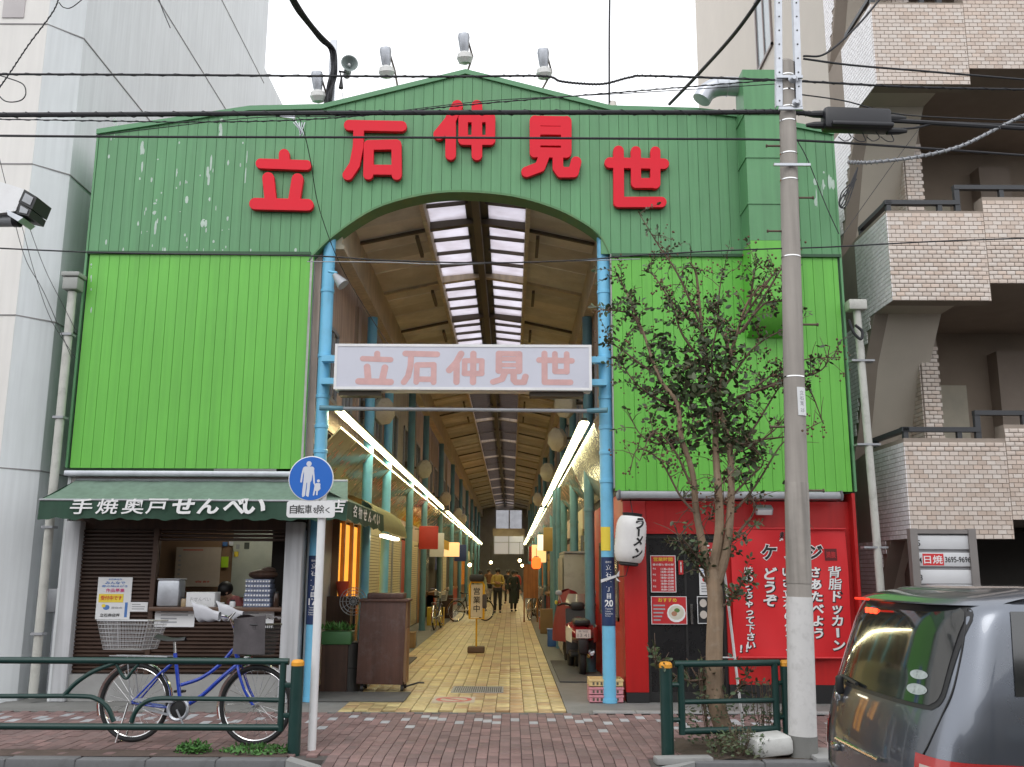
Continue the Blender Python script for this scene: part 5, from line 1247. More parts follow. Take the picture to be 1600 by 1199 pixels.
# silhouettes drawn in the zoomed photo's units, 448 units = sign diameter
fig = [(26, [(283, 172), (283, 172)]), (9, [(283, 195), (283, 210)]), (26, [(250, 225), (312, 225)]), (30, [(268, 235), (266, 330)]), (28, [(298, 235), (288, 330)]),
       (9, [(232, 225), (220, 280), (213, 350)]), (9, [(325, 228), (336, 300), (342, 360)]), (16, [(252, 340), (246, 420), (242, 480)]), (15, [(290, 340), (286, 420), (281, 480)]), (8, [(240, 486), (236, 494)]), (8, [(281, 486), (286, 492)]),
       (15, [(384, 342), (384, 342)]), (14, [(366, 378), (392, 378)]), (16, [(366, 385), (358, 425)]), (15, [(386, 385), (384, 425)]), (6, [(352, 385), (343, 365)]), (6, [(398, 388), (402, 420)]), (8, [(350, 430), (342, 480)]), (8, [(376, 430), (374, 476)])]
lp = stroke_outline(fig, 2.5); W = [[(c.x + (a - 308) / 448 * .428, c.z - (b_ - 318) / 448 * .428) for a, b_ in l] for l in lp]
vs, fs = outline_mesh(W, 0, 0); build_flat(MB().add([(v.x, c.y - .0075, v.y) for v in vs], [f if (vs[f[1]] - vs[f[0]]).cross(vs[f[2]] - vs[f[0]]).z > 0 else f[::-1] for f in fs]), 'pictogram', M('sign_symbol', (.62, .64, .70), .4, .04), sg)
pl_ = MB(); cc = at(485.5, 796, py_ - .06); pw, ph, pr_ = .455, .158, .03
poly = []
for (sx, sz, a0) in ((1, 1, 0), (-1, 1, 90), (-1, -1, 180), (1, -1, 270)):
    for k in range(5):
        a_ = math.radians(a0 + k * 22.5); poly.append((cc.x + sx * (pw / 2 - pr_) + math.cos(a_) * pr_, cc.z + sz * (ph / 2 - pr_) + math.sin(a_) * pr_))
pp = pl_.py(poly, cc.y, cc.y + .012).build('plate', m_white, sg)
MB().bb(cc.x, -1.80 + .05, cc.y + .013, py_ + .045, cc.z - .02, cc.z + .02).build('clamp', m_grey, sg)
t = MB(); xs = [-.185, -.115, -.045, .022, .072, .138]; zz = [.085, .085, .085, .055, .085, .055]
for ch, dx, sz in zip('自転車を除く', xs, zz): text(t, ch, (cc.x + dx - (.012 if sz > .06 else 0), cc.y - .0015, cc.z - (.043 if sz > .06 else .035)), w=sz * .8, h=sz, bold=.012)
build_flat(t, 'lettering', m_ink, pp)
# ------------------------------------------------------------------ bicycles
m_bblue = M('bike_blue', (.012, .05, .42), .25, .08, 3, coat=.6)
m_bask = M('basket_grey', (.42, .42, .43), .45, .1, 4, metal=.4)
m_cloth = M('grey_cloth', (.09, .08, .085), .85, .25, 8, .3, 60)
def make_bike(label, frame, rear_basket, covers, lid):
    t = thing('bicycle', label, 'bicycle', (0, 0, 0), 'bicycles')
    Rw = .335
    for wx in (0, 1.13):
        wheel = MB().tube([(wx + math.cos(a) * (Rw - .018), 0, Rw + math.sin(a) * (Rw - .018)) for a in [2 * math.pi * k / 40 for k in range(40)]], .019, 8, closed=True).build('wheel', m_rubber, t)
        MB().tube([(wx + math.cos(a) * (Rw - .042), 0, Rw + math.sin(a) * (Rw - .042)) for a in [2 * math.pi * k / 40 for k in range(40)]], .008, 6, closed=True).build('rim', m_chrome, wheel)
        sp = MB()
        for k in range(28):
            a = 2 * math.pi * k / 28; a2 = a + (.5 if k % 2 else -.5)
            sp.tube([(wx + math.cos(a2) * .03, .03 * (1 if k % 4 < 2 else -1), Rw + math.sin(a2) * .03), (wx + math.cos(a) * (Rw - .045), 0, Rw + math.sin(a) * (Rw - .045))], .0014, 4)
        sp.build('spokes', m_chrome, wheel, None, 'stuff')
        MB().tube([(wx, -.05, Rw), (wx, .05, Rw)], .022, 10).tube([(wx, -.075, Rw), (wx, .075, Rw)], .008, 8).build('hub', m_grey, wheel)
        a0, a1 = (10, 200) if wx == 0 else (55, 200)
        md = MB(); A = [math.radians(lerp(a0, a1, k / 24)) for k in range(25)]
        md.grid(lambda u, v: (wx + math.cos(A[round(u * 24)]) * (Rw + .022 - .012 * (2 * v - 1) ** 2), (v - .5) * .062, Rw + math.sin(A[round(u * 24)]) * (Rw + .022 - .012 * (2 * v - 1) ** 2)), 24, 4)
        md.build('mudguard', m_chrome, t)
    BB = (.44, 0, .29); ST = (.34, 0, .76); HB = (.945, 0, .68); HT = (.905, 0, .82)
    f = MB().tube([BB, ST], .017, 10).tube(curve_pts([(.425, 0, .49), (.60, 0, .55), (.76, 0, .66), HT], 6), .016, 10).tube(curve_pts([BB, (.62, 0, .40), (.80, 0, .56), HB], 6), .019, 10).tube([HB, HT], .022, 10)
    for s in (-1, 1): f.tube([(.0, s * .055, Rw), (.2, s * .04, .31), BB], .011, 8).tube([(.0, s * .055, Rw), (.22, s * .03, .58), (.355, s * .012, .70)], .0095, 8)
    for s in (-1, 1): f.tube(curve_pts([HB, (.965, s * .045, .63), (1.03, s * .052, .48), (1.09, s * .05, .385), (1.13, s * .05, Rw)], 5), .012, 8)
    f.build('frame', frame, t)
    MB().tube([ST, (.325, 0, .86)], .012, 8).build('seat_post', m_chrome, t)
    MB().grid(lambda u, v: (lerp(.17, .43, u), (v - .5) * (.2 - .15 * u ** 1.3), .905 - .02 * math.sin(u * 3.1) + .02 * (1 - u) - .12 * (v - .5) ** 2), 12, 8).grid(lambda u, v: (lerp(.17, .43, u), (v - .5) * (.2 - .15 * u ** 1.3), .855 + .02 * u), 12, 8).build('saddle', m_black, t)
    MB().tube([HT, (.885, 0, .98)], .012, 8).tube(curve_pts([(.70, -.26, 1.06), (.78, -.25, 1.09), (.88, -.14, 1.08), (.89, 0, .98), (.88, .14, 1.08), (.78, .25, 1.09), (.70, .26, 1.06)], 6), .011, 8).build('handlebar', m_chrome, t)
    mb = MB()
    for s in (-1, 1): mb.tube([(.70, s * .26, 1.06), (.79, s * .25, 1.09)], .017, 8)
    mb.build('grip', m_black, t, None, 'stuff')
    MB().tube([(.90, -.2, 1.08), (.98, -.24, 1.12), (.93, -.26, 1.05)], .008, 6).build('brake_lever', m_chrome, t)
    cc_ = MB().tube([(.44 + math.cos(a) * .09, -.05, .29 + math.sin(a) * .09) for a in [2 * math.pi * k / 24 for k in range(24)]], .017, 6, closed=True)
    cc_.prism([(.40, -.05, .375), (.05, -.05, .375), (.02, -.05, .35), (.40, -.05, .345)], (0, -.03, 0)).prism([(.36, -.05, .235), (.05, -.05, .30), (.05, -.05, .31), (.37, -.05, .25)], (0, -.02, 0)).build('chain_case', m_galv, t)
    MB().lathe([(.072, 0), (.072, .006), (.02, .02)], 20, (.44, -.045, .29), (0, -1, 0)).build('chainring', m_rubber, t)
    MB().tube([(.44, -.08, .29), (.52, -.085, .16)], .009, 8).tube([(.44, .06, .29), (.36, .085, .42)], .009, 8).build('crank', m_grey, t)
    MB().cbox((.525, -.13, .155), (.09, .075, .022), .006).cbox((.355, .125, .425), (.09, .075, .022), .006).build('pedal', m_black, t, None, 'stuff')
    MB().tube([(-.02, -.07, Rw), (-.1, -.075, .0)], .008, 6).tube([(-.02, .07, Rw), (-.1, .075, .0)], .008, 6).tube([(-.1, -.075, .006), (-.1, .075, .006)], .008, 6).build('stand', m_chrome, t)
    rk = MB()
    for s in (-1, 1): rk.tube([(-.25, s * .06, .73), (.3, s * .06, .73)], .006, 6).tube([(0, s * .07, Rw), (-.08, s * .06, .73)], .005, 6)
    for k in range(5): rk.tube([(-.22 + k * .11, -.06, .73), (-.22 + k * .11, .06, .73)], .005, 6)
    rk.build('rack', m_grey, t)
    def basket(cx, z0, lb, lt, wb, wt, h, mat, name):
        mb = MB(); corners = lambda u: [(cx - lerp(lb, lt, u) / 2, -lerp(wb, wt, u) / 2), (cx + lerp(lb, lt, u) / 2, -lerp(wb, wt, u) / 2), (cx + lerp(lb, lt, u) / 2, lerp(wb, wt, u) / 2), (cx - lerp(lb, lt, u) / 2, lerp(wb, wt, u) / 2)]
        for i in range(8):
            u = i / 7; mb.tube([(x, y, z0 + u * h) for x, y in corners(u)], .0065 if i == 7 else .0022, 5, closed=True)
        for e_ in range(4):
            for k in range(15):
                a_ = Vector((*corners(0)[e_], z0)).lerp(Vector((*corners(0)[(e_ + 1) % 4], z0)), k / 15); b_ = Vector((*corners(1)[e_], z0 + h)).lerp(Vector((*corners(1)[(e_ + 1) % 4], z0 + h)), k / 15); mb.tube([a_, b_], .002, 4)
        for k in range(8): mb.tube([(cx - lb / 2 + lb * k / 7, -wb / 2, z0), (cx - lb / 2 + lb * k / 7, wb / 2, z0)], .002, 4)
        return mb.build(name, mat, t)
    if rear_basket: basket(-.09, .79, .36, .48, .28, .37, .25, m_bask, 'rear_basket')
    basket(1.10, .76, .22, .30, .28, .36, .26, m_black if covers else m_bask, 'front_basket')
    if covers:
        MB().grid(lambda u, v: (lerp(.955, 1.25, u) , -.172 - .02 * v + .012 * math.sin(u * 9 + v * 3), lerp(.77, 1.10 - .03 * (1 - u), v)), 10, 6).grid(lambda u, v: (lerp(.95, 1.25, u), lerp(-.18, .18, v), 1.07 + .03 * math.sin(u * 3.1) + .012 * math.sin(v * 14 + u * 6)), 10, 10).build('basket_cover', m_cloth, t)
        hc = MB()
        for s in (-1, 1):
            sg_ = lambda t: (1 if t > 0 else -1) * abs(t) ** .55
            hc.grid(lambda u, v: (lerp(.85, .63, u) - .05 * u * math.sin(v * 6.283), s * .25 + sg_(math.cos(v * 6.283)) * (.03 + .022 * u), 1.085 + sg_(math.sin(v * 6.283)) * (.035 + .055 * u) + .045 * u + .006 * math.sin(u * 11 + v * 8)), 10, 20)
            if 0: hc.grid(lambda u, v: (lerp(.84, .66, u) + .03 * math.sin(v * 6.28), s * .25 + math.cos(v * 6.283) * (.028 + .022 * math.sin(u * 2.4)), 1.10 + math.sin(v * 6.283) * (.04 + .05 * u) + .05 * u + .012 * math.cos(u * 13 + v * 12) + .008 * math.sin(u * 20 + v * 9)), 8, 16)
        hc.build('hand_cover', M('pale_hand_cover', (.42, .42, .45), .6, .12, 6, .2, 40), t, None, 'stuff')
    MB().lathe([(.03, 0), (.035, .04), (.03, .06)], 12, (1.0, 0, .72), (1, 0, 0)).build('lamp', m_chrome, t)
    return t
bk_ = make_bike('blue city bicycle with wire baskets and pale hand covers behind guard rail', m_bblue, True, True, False)
bk_.scale = (1.07, 1.07, 1.07); bk_.location = (-3.58, -2.76, 0); bk_.rotation_euler = (math.radians(-2), 0, math.radians(-8))
bk2 = make_bike('black bicycle with wire front basket parked on the left deep in the arcade', m_black, False, False, False)
bk2.location = (-1.75, 19.0, 0); bk2.rotation_euler = (0, 0, math.radians(35))
copy_tree(bk2, (.62, 20.0, 0), math.radians(75), 'dark bicycle parked on the right beside the thin teal columns')
copy_tree(bk2, (.85, 23.5, 0), math.radians(70), 'dark bicycle standing behind another one on the right side')
copy_tree(bk2, (-2.1, 14.6, 0), math.radians(85), 'dark bicycle close to the shutters on the left, nearest to the entrance')
# ------------------------------------------------------------------ scooter
s_ = thing('scooter', 'dark scooter with red and white tail and white number plate', 'scooter', (1.13, 3.3, 0))
sx, sy = 1.13, 3.35
m_scr = M('scooter_red', (.25, .012, .02), .25, .08, 2, coat=.7); m_scw = M('scooter_white', (.7, .68, .6), .3, coat=.5)
MB().tube([(sx, sy + math.cos(a) * .2, .235 + math.sin(a) * .2) for a in [2 * math.pi * k / 28 for k in range(28)]], .055, 10, closed=True).build('rear_wheel', m_rubber, s_)
MB().tube([(sx, sy + 1.25 + math.cos(a) * .2, .235 + math.sin(a) * .2) for a in [2 * math.pi * k / 28 for k in range(28)]], .05, 10, closed=True).build('front_wheel', m_rubber, s_)
MB().grid(lambda u, v: (sx + math.cos(u * 6.283) * (.10 + .15 * math.sin(v * 3.1)) * 1.0, sy - .22 + v * .95, .60 + math.sin(u * 6.283) * (.06 + .13 * math.sin(min(1, v * 1.4) * 3.1 * .6)) + .08 * v), 18, 12).build('tail_cowl', m_scr, s_)
for t_ in (-1, 1): MB().grid(lambda u, v: (sx + t_ * (.13 + .12 * math.sin(v * 2.6 + .35)), sy - .16 + v * .7, .50 + u * .22 + .06 * v), 4, 8).build('side_panel', m_scw, s_)
MB().cbox((sx, sy - .2, .60), (.13, .04, .07), .012).build('tail_lamp', M('lamp_red', (.3, .01, .01), .2), s_)
MB().cbox((sx, sy - .25, .45), (.16, .05, .22), .03).build('mudguard', m_black, s_)
npz = .66
MB().bb(sx - .115, sx + .115, sy - .30, sy - .294, .58, .71).build('number_plate', M('plate_white', (.75, .74, .72), .4), s_)
t = MB(); text(t, '葛飾区', (sx - .08, sy - .3015, .665), w=.16, h=.035, bold=.02); text(t, '13 41', (sx - .09, sy - .3015, .595), w=.18, h=.055, bold=.02); build_flat(t, 'plate_lettering', m_pgrey, s_)
MB().cbox((sx, sy + .25, .80), (.27, .62, .1), .045).build('seat', m_black, s_)
MB().tube([(sx + .12, sy - .05, .3), (sx + .13, sy - .2, .36), (sx + .13, sy + .2, .3)], .05, 10).build('exhaust', m_chrome, s_)
MB().cbox((sx, sy + .6, .28), (.34, .5, .08), .03).px([(sy + .85, .25), (sy + .95, .25), (sy + 1.12, .95), (sy + 1.02, .98)], sx - .2, sx + .2).build('leg_shield', m_black, s_)
MB().tube(curve_pts([(sx - .34, sy + .92, 1.04), (sx - .2, sy + 1.0, 1.06), (sx, sy + 1.05, 1.0), (sx + .2, sy + 1.0, 1.06), (sx + .34, sy + .92, 1.04)], 5), .018, 8).cbox((sx, sy + 1.05, 1.02), (.24, .16, .14), .05).build('handlebar', m_black, s_)
for t_ in (-1, 1):
    MB().tube([(sx + t_ * .26, sy + .98, 1.06), (sx + t_ * .31, sy + .95, 1.2)], .008, 6).sphere((sx + t_ * .32, sy + .94, 1.24), .062, 12, 8, (1, .35, .75)).build('mirror', m_grey, s_)
MB().grid(lambda u, v: (sx + (u - .5) * .4 * (1 - .3 * v * v), sy + 1.02 + .1 * v - .1 * (2 * u - 1) ** 2 * -1, 1.02 + v * .2), 10, 5).build('windscreen', M('smoke_screen', (.25, .23, .2), .1, spec=.8), s_)
cvr = thing('covered_moped', 'moped under a dark red cover behind the scooter', 'moped', (1.0, 5.0, 0))
MB().grid(lambda u, v: (1.03 + math.cos(u * 6.283) * .3 * (1 - .5 * v * v) + .02 * math.sin(u * 30), 5.2 + math.sin(u * 6.283) * .75 * (1 - .45 * v), .42 + .82 * v - .05 * v * math.cos(u * 6.28 * 2)), 30, 10).build('cover', M('red_cover', (.16, .012, .02), .55, .15, 3, .1, 20), cvr)
mb = MB()
for yy in (4.75, 5.7): mb.tube([(1.03, yy + math.cos(a) * .22, .25 + math.sin(a) * .22) for a in [2 * math.pi * k / 24 for k in range(24)]], .05, 8, closed=True)
mb.build('wheels', m_rubber, cvr, None, 'stuff')
MB().cbox((.80, 5.0, 1.06), (.05, .12, .07), .02).build('indicator', M('indicator_yellow', (.6, .5, .05), .4), cvr)
# ------------------------------------------------------------------ things by the arcade mouth
cb_ = thing('brown_cabinet', 'worn dark brown wooden cabinet on castors turned away from the street', 'cabinet', (-1.75, 1.1, 0))
m_cab = M('cabinet_wood', (.10, .048, .036), .6, .25, 2, .15, 40, streak=.3, dirt_amt=.5, dirt=(.14, .11, .10)); rz = math.radians(4)
X0, X1, Y0, Y1 = -2.06, -1.42, 1.06, 1.55
MB().cbox((-1.75, 1.07, .645), (.62, .03, 1.09), .006, 0, 0, .02).build('back_panel', m_cab, cb_)
mb = MB().bb(-1.45, -1.415, 1.085, 1.5, .1, .82).bb(-2.05, -2.02, 1.085, 1.5, .1, 1.18).bb(-2.04, -1.43, 1.085, 1.5, .1, .13).bb(-1.45, -1.415, 1.09, 1.14, .82, 1.19).bb(-1.45, -1.415, 1.45, 1.5, .82, 1.19).bb(-2.0, -1.45, 1.1, 1.5, .80, .82)
mb.build('carcass', M('cabinet_inside', (.26, .15, .075), .6, .2, 2, streak=.2), cb_)
MB().cbox((-1.73, 1.28, 1.2), (.68, .5, .035), .008).cbox((-1.72, 1.3, 1.255), (.5, .38, .075), .012).build('top', m_cab, cb_)
mb = MB()
for x, y in ((-2.0, 1.12), (-1.46, 1.12), (-2.0, 1.46), (-1.46, 1.46)): mb.lathe([(.04, -.02), (.04, .02)], 12, (x, y, .045), (1, 0, 0)).bb(x - .02, x + .02, y - .02, y + .02, .06, .1)
mb.tube([(-1.42, 1.2, .06), (-1.26, 1.3, .1), (-1.18, 1.28, .1)], .012, 6).build('castors', m_black, cb_, None, 'stuff')
dm = thing('black_drum', 'black metal drum standing in the dark behind the brown cabinet', 'drum', (-2.25, 1.35, 0))
MB().lathe([(.2, 0), (.2, .3), (.21, .31), (.2, .32), (.2, .62), (.21, .63), (.2, .64)], 20, (-2.24, 1.3, 0)).build('body', M('drum_black', (.03, .028, .026), .45, .3, 4), dm)
pc = thing('green_crate', 'green plastic crate with plants on the left by blue column', 'crate', (-2.45, 1.2, .68))
MB().cbox((-2.36, 1.2, .70), (.4, .34, .17), .012).build('body', M('crate_green', (.05, .14, .05), .5), pc)
MB().bb(-2.55, -2.2, 1.05, 1.4, .0, .61).build('stand', m_wood, pc)
st = MB(); r_ = random.Random(2)
for k in range(120):
    p = Vector((-2.36 + r_.uniform(-.2, .2), 1.2 + r_.uniform(-.15, .15), .79)); d = Vector((r_.gauss(0, .06), r_.gauss(0, .05), r_.uniform(.04, .14)))
    s2 = Vector((d.y, -d.x, 0)).normalized() * .012; st.add([p, p + d * .6 + s2, p + d, p + d * .6 - s2], [(0, 1, 2, 3)])
st.build('sprouts', M('sprout_green', (.07, .2, .04), .6), pc, None, 'stuff')
fn_ = thing('blackened_fan', 'round dark wire fan on top of things behind the cabinet', 'fan', (-2.2, 1.6, 1.15))
c = Vector((-2.22, 1.5, 1.17)); mb = MB()
for r in (.05, .1, .15, .19): mb.tube([c + Vector((math.cos(a) * r, -.03 * (1 - r / .2), math.sin(a) * r)) for a in [2 * math.pi * k / 24 for k in range(24)]], .006, 6, closed=True)
for k in range(12): a = k * math.pi / 6; mb.tube([c, c + Vector((math.cos(a) * .19, 0, math.sin(a) * .19))], .004, 5)
mb.build('grille', m_grey, fn_); MB().lathe([(.07, 0), (.07, .15), (.03, .17)], 14, c + Vector((0, .02, 0)), (0, 1, 0)).tube([c + Vector((0, .1, 0)), c + Vector((0, .1, -.45))], .02, 8).build('motor', m_black, fn_)
rp_ = thing('red_pot', 'small red and grey pot on the sill behind the dark fan', 'pot', (-2.55, 2.1, 1.3)); MB().lathe([(.06, 0), (.1, .2), (.1, .22)], 14, (-2.5, 2.2, 1.22)).build('body', M('pot_red', (.5, .06, .03), .5), rp_); MB().bb(-2.7, -2.35, 2.05, 2.4, 0, 1.22).build('plinth', m_wood, rp_)
gc = [('pink', (.62, .26, .30)), ('pink', (.62, .26, .30)), ('cream', (.68, .5, .24))]
for k, (cn, col_) in enumerate(gc):
    t = thing('crate', ['pink plastic crate at the bottom beside the right entrance column', 'pink plastic crate in the middle of the low stack beside column', 'cream plastic crate on top of the two pink crates'][k], 'crate', (1.15, .25, k * .095), 'low stack of crates')
    mb = MB(); z0 = k * .095 + .002; cx, cy, L_, D_ = 1.19, .28, .42, .34; h_ = .09
    mb.bb(cx - L_ / 2, cx + L_ / 2, cy - D_ / 2, cy - D_ / 2 + .012, z0, z0 + h_).bb(cx - L_ / 2, cx + L_ / 2, cy + D_ / 2 - .012, cy + D_ / 2, z0, z0 + h_).bb(cx - L_ / 2, cx - L_ / 2 + .012, cy - D_ / 2 + .012, cy + D_ / 2 - .012, z0, z0 + h_).bb(cx + L_ / 2 - .012, cx + L_ / 2, cy - D_ / 2 + .012, cy + D_ / 2 - .012, z0, z0 + h_).bb(cx - L_ / 2, cx + L_ / 2, cy - D_ / 2, cy + D_ / 2, z0 - .001, z0 + .008)
    mb.bb(cx - L_ / 2 - .008, cx + L_ / 2 + .008, cy - D_ / 2 - .008, cy - D_ / 2, z0 + h_ - .025, z0 + h_ - .003)
    mb.build('body', M('crate_' + cn, col_, .5, .1, 4, dirt_amt=.2), t)
    q = MB()
    for i in range(7): q.bb(cx - .17 + i * .05, cx - .145 + i * .05, cy - D_ / 2 - .0015, cy - D_ / 2 - .0005, z0 + .02, z0 + .055)
    q.build('slots', m_truss, t, None, 'stuff')
# dark floor mats
for (x0, x1, y0, y1, lab, rz_) in ((-2.62, -1.32, .08, .95, 'dark grey rubber mat at the left side of the arcade mouth', 0), (.72, 1.42, 2.3, 5.6, 'dark mat under the scooter on the right', 0), (-2.6, -1.75, 4.6, 6.2, 'grey mat before the first shutters on the left', 0)):
    t = thing('floor_mat', lab, 'mat', ((x0 + x1) / 2, (y0 + y1) / 2, 0)); MB().cbox(((x0 + x1) / 2, (y0 + y1) / 2, .010), (x1 - x0, y1 - y0, .02), .006).build('rubber', M('mat_grey', (.10, .10, .095), .85, .2, 3, .3, 80, dirt_amt=.3), t)
# yellow stand sign
ss = thing('stand_sign', 'yellow framed stand sign with white panel on a thin pole', 'sign', (-.69, 7.4, 0))
MB().cbox((-.69, 7.4, .06), (.34, .26, .12), .02).build('base', M('base_brown', (.12, .08, .06), .7), ss)
MB().tube([(-.69, 7.4, .1), (-.69, 7.4, .66)], .018, 8).build('pole', M('sign_yellow', (.72, .42, .02), .4), ss)
mb = MB().tube([(-.83, 7.4, .66), (-.83, 7.4, 1.32), (-.80, 7.4, 1.38), (-.58, 7.4, 1.38), (-.55, 7.4, 1.32), (-.55, 7.4, .66)], .024, 8, closed=True); mb.build('frame', MATS['sign_yellow'], ss)
MB().bb(-.805, -.575, 7.39, 7.41, .69, 1.33).build('panel', M('panel_cream', (.62, .56, .45), .5), ss)
t = MB(); vtext(t, '営業中', (-.69, 7.387, 1.26), .15, .17, bold=.03); build_flat(t, 'lettering', m_ink, ss)
MB().cbox((-.69, 7.36, 1.46), (.3, .2, .14), .04).build('lamp_hood', m_black, ss); MB().cbox((-.53, 7.36, 1.0), (.09, .06, .28), .03).build('bag', m_cloth, ss)
# ------------------------------------------------------------------ people
m_skin = M('skin', (.50, .29, .20), .55, .05, 5); m_hair = M('hair_black', (.014, .012, .011), .5, .3, 20)
def skin_mesh(pts, edges, rad, sub=2):
    me = bpy.data.meshes.new('s'); me.from_pydata(pts, edges, []); o = bpy.data.objects.new('s', me); COL.objects.link(o)
    md = o.modifiers.new('Skin', 'SKIN'); md.use_smooth_shade = True
    if not me.skin_vertices: pass
    for i, r in enumerate(rad):
        r = r if isinstance(r, tuple) else (r, r); me.skin_vertices[0].data[i].radius = r; me.skin_vertices[0].data[i].use_root = (i == 0)
    sb_ = o.modifiers.new('Sub', 'SUBSURF'); sb_.levels = sub; sb_.render_levels = sub
    dg = bpy.context.evaluated_depsgraph_get(); dg.update()
    m2 = bpy.data.meshes.new_from_object(o.evaluated_get(dg)); bpy.data.objects.remove(o); bpy.data.meshes.remove(me)
    return m2
def add_mesh(m2, name, mat, par):
    m2.materials.clear(); m2.materials.append(mat); m2.name = name
    m2.polygons.foreach_set('use_smooth', [True] * len(m2.polygons))
    o = bpy.data.objects.new(name, m2); COL.objects.link(o); o.parent = par; return o
def person(label, loc, rz, H, top, legs, arms, lean=0.0, skirt=False, stride=.0):
    t = thing('person', label, 'person', loc); ORG[t.name] = Vector(); t.rotation_euler = (0, 0, rz); k = H / 1.72
    def P(*q):
        v = Vector(q) * k
        if lean and v.z > .95 * k:            # bend at the hips
            d = v - Vector((0, 0, .95 * k)); v = Vector((0, 0, .95 * k)) + Matrix.Rotation(lean, 3, 'X') @ d
        return tuple(v)
    J = {'pel': P(0, 0, .95), 'wai': P(0, 0, 1.08), 'che': P(0, 0, 1.28), 'neb': P(0, .0, 1.43), 'nek': P(0, -.01, 1.49), 'hea': P(0, -.02, 1.58), 'hto': P(0, -.015, 1.66),
         'hl': P(-.09, 0, .90), 'hr': P(.09, 0, .90), 'kl': P(-.10, -.02 - stride, .49), 'kr': P(.10, -.02 + stride, .49), 'al': P(-.10, .02 - stride * 1.4, .09), 'ar': P(.10, .02 + stride * 1.4, .09), 'fl': P(-.11, -.13 - stride * 1.4, .035), 'fr': P(.11, -.13 + stride * 1.4, .035),
         'sl': P(-.175, 0, 1.40), 'sr': P(.175, 0, 1.40)}
    (el, wl, er, wr) = arms
    J.update(el=P(*el), wl=P(*wl), er=P(*er), wr=P(*wr))
    ext = lambda a, b, f: tuple(Vector(a) + (Vector(b) - Vector(a)) * f)
    J['hdl'] = ext(J['el'], J['wl'], 1.32); J['hdr'] = ext(J['er'], J['wr'], 1.32)
    rad = dict(pel=(.14, .10), wai=(.125, .09), che=(.15, .105), neb=(.08, .07), nek=.05, hea=(.075, .092), hto=(.06, .07), hl=.085, hr=.085, kl=.058, kr=.058, al=.038, ar=.038, fl=.035, fr=.035, sl=.06, sr=.06, el=.042, er=.042, wl=.03, wr=.03, hdl=.028, hdr=.028)
    E = [('pel', 'wai'), ('wai', 'che'), ('che', 'neb'), ('neb', 'nek'), ('nek', 'hea'), ('hea', 'hto'), ('pel', 'hl'), ('pel', 'hr'), ('hl', 'kl'), ('kl', 'al'), ('al', 'fl'), ('hr', 'kr'), ('kr', 'ar'), ('ar', 'fr'), ('neb', 'sl'), ('neb', 'sr'), ('sl', 'el'), ('el', 'wl'), ('wl', 'hdl'), ('sr', 'er'), ('er', 'wr'), ('wr', 'hdr')]
    def mk(keys, edges, grow):
        idx = {n: i for i, n in enumerate(keys)}
        rr = [tuple((x + grow) * k for x in (rad[n] if isinstance(rad[n], tuple) else (rad[n], rad[n]))) for n in keys]
        return skin_mesh([J[n] for n in keys], [(idx[a], idx[b]) for a, b in edges], rr)
    body = add_mesh(mk(list(J), E, 0), 'body', m_skin, t)
    tk = ['pel', 'wai', 'che', 'neb', 'sl', 'sr', 'el', 'er', 'wl', 'wr']; add_mesh(mk(tk, [e for e in E if e[0] in tk and e[1] in tk], .018), 'jacket', top, t)
    lk_ = ['pel', 'hl', 'hr', 'kl', 'kr', 'al', 'ar']; add_mesh(mk(lk_, [e for e in E if e[0] in lk_ and e[1] in lk_], .016), 'trousers', legs, t)
    if skirt:
        MB().lathe([(.2 * k, .35 * k), (.19 * k, .6 * k), (.16 * k, .95 * k), (.14 * k, 1.1 * k)], 18).build('coat_skirt', top, t)
    mb = MB()
    for n in ('fl', 'fr'): f = Vector(J[n]); mb.sphere(f + Vector((0, .05, .01)), .075 * k, 10, 6, (.6, 1.5, .55))
    mb.build('shoes', m_black, t, None, 'stuff')
    R = Matrix.Rotation(lean, 3, 'X') if lean else Matrix.Identity(3)
    hc = Vector(J['hea']); fwd = R @ Vector((0, -1, 0)); up_ = R @ Vector((0, 0, 1)); rt = Vector((1, 0, 0))
    hm = MB(); hm.sphere((0, 0, 0), .112 * k, 16, 10, (.92, 1.02, 1.0)); pts = [hc + up_ * .045 * k - fwd * .028 * k + (R @ v) for v in hm.v]
    hr = MB().add(pts, hm.f); hr.build('hair', m_hair, t)
    fm = MB(); fm.sphere(hc + fwd * .1 * k - up_ * .005, .016 * k, 8, 6)
    for s in (-1, 1): fm.sphere(hc + rt * s * .083 * k, .02 * k, 8, 6, (.5, .8, 1.3))
    fm.build('face_relief', m_skin, t, None, 'stuff')
    em = MB()
    for s in (-1, 1): em.sphere(hc + fwd * .088 * k + rt * s * .032 * k + up_ * .022 * k, .009 * k, 6, 4)
    em.sphere(hc + fwd * .088 * k - up_ * .045 * k, .016 * k, 8, 4, (1.4, .5, .4)); em.build('eyes_and_mouth', m_hair, t, None, 'stuff')
    hands = MB()
    for a, w in (('el', 'wl'), ('er', 'wr')):
        d = (Vector(J[w]) - Vector(J[a])).normalized(); s = d.cross(Vector((0, 1, 0))); s = s.normalized() if s.length > .1 else Vector((1, 0, 0)); b0 = Vector(J[w]) + d * .09 * k
        for i in range(4): hands.tube([b0 + s * (i - 1.5) * .018 * k, b0 + s * (i - 1.5) * .02 * k + d * (.05 + .012 * (i in (1, 2))) * k, b0 + s * (i - 1.5) * .018 * k + d * .075 * k + Vector((0, -.02, 0)) * k], .0085 * k, 6)
        hands.tube([b0 - d * .05 * k + s * .03 * k, b0 + s * .055 * k, b0 + s * .05 * k + d * .03 * k], .009 * k, 6)
    hands.build('fingers', m_skin, t, None, 'stuff')
    return t
down = ((-.25, .02, 1.13), (-.27, -.06, .90), (.25, .02, 1.13), (.27, -.06, .90))
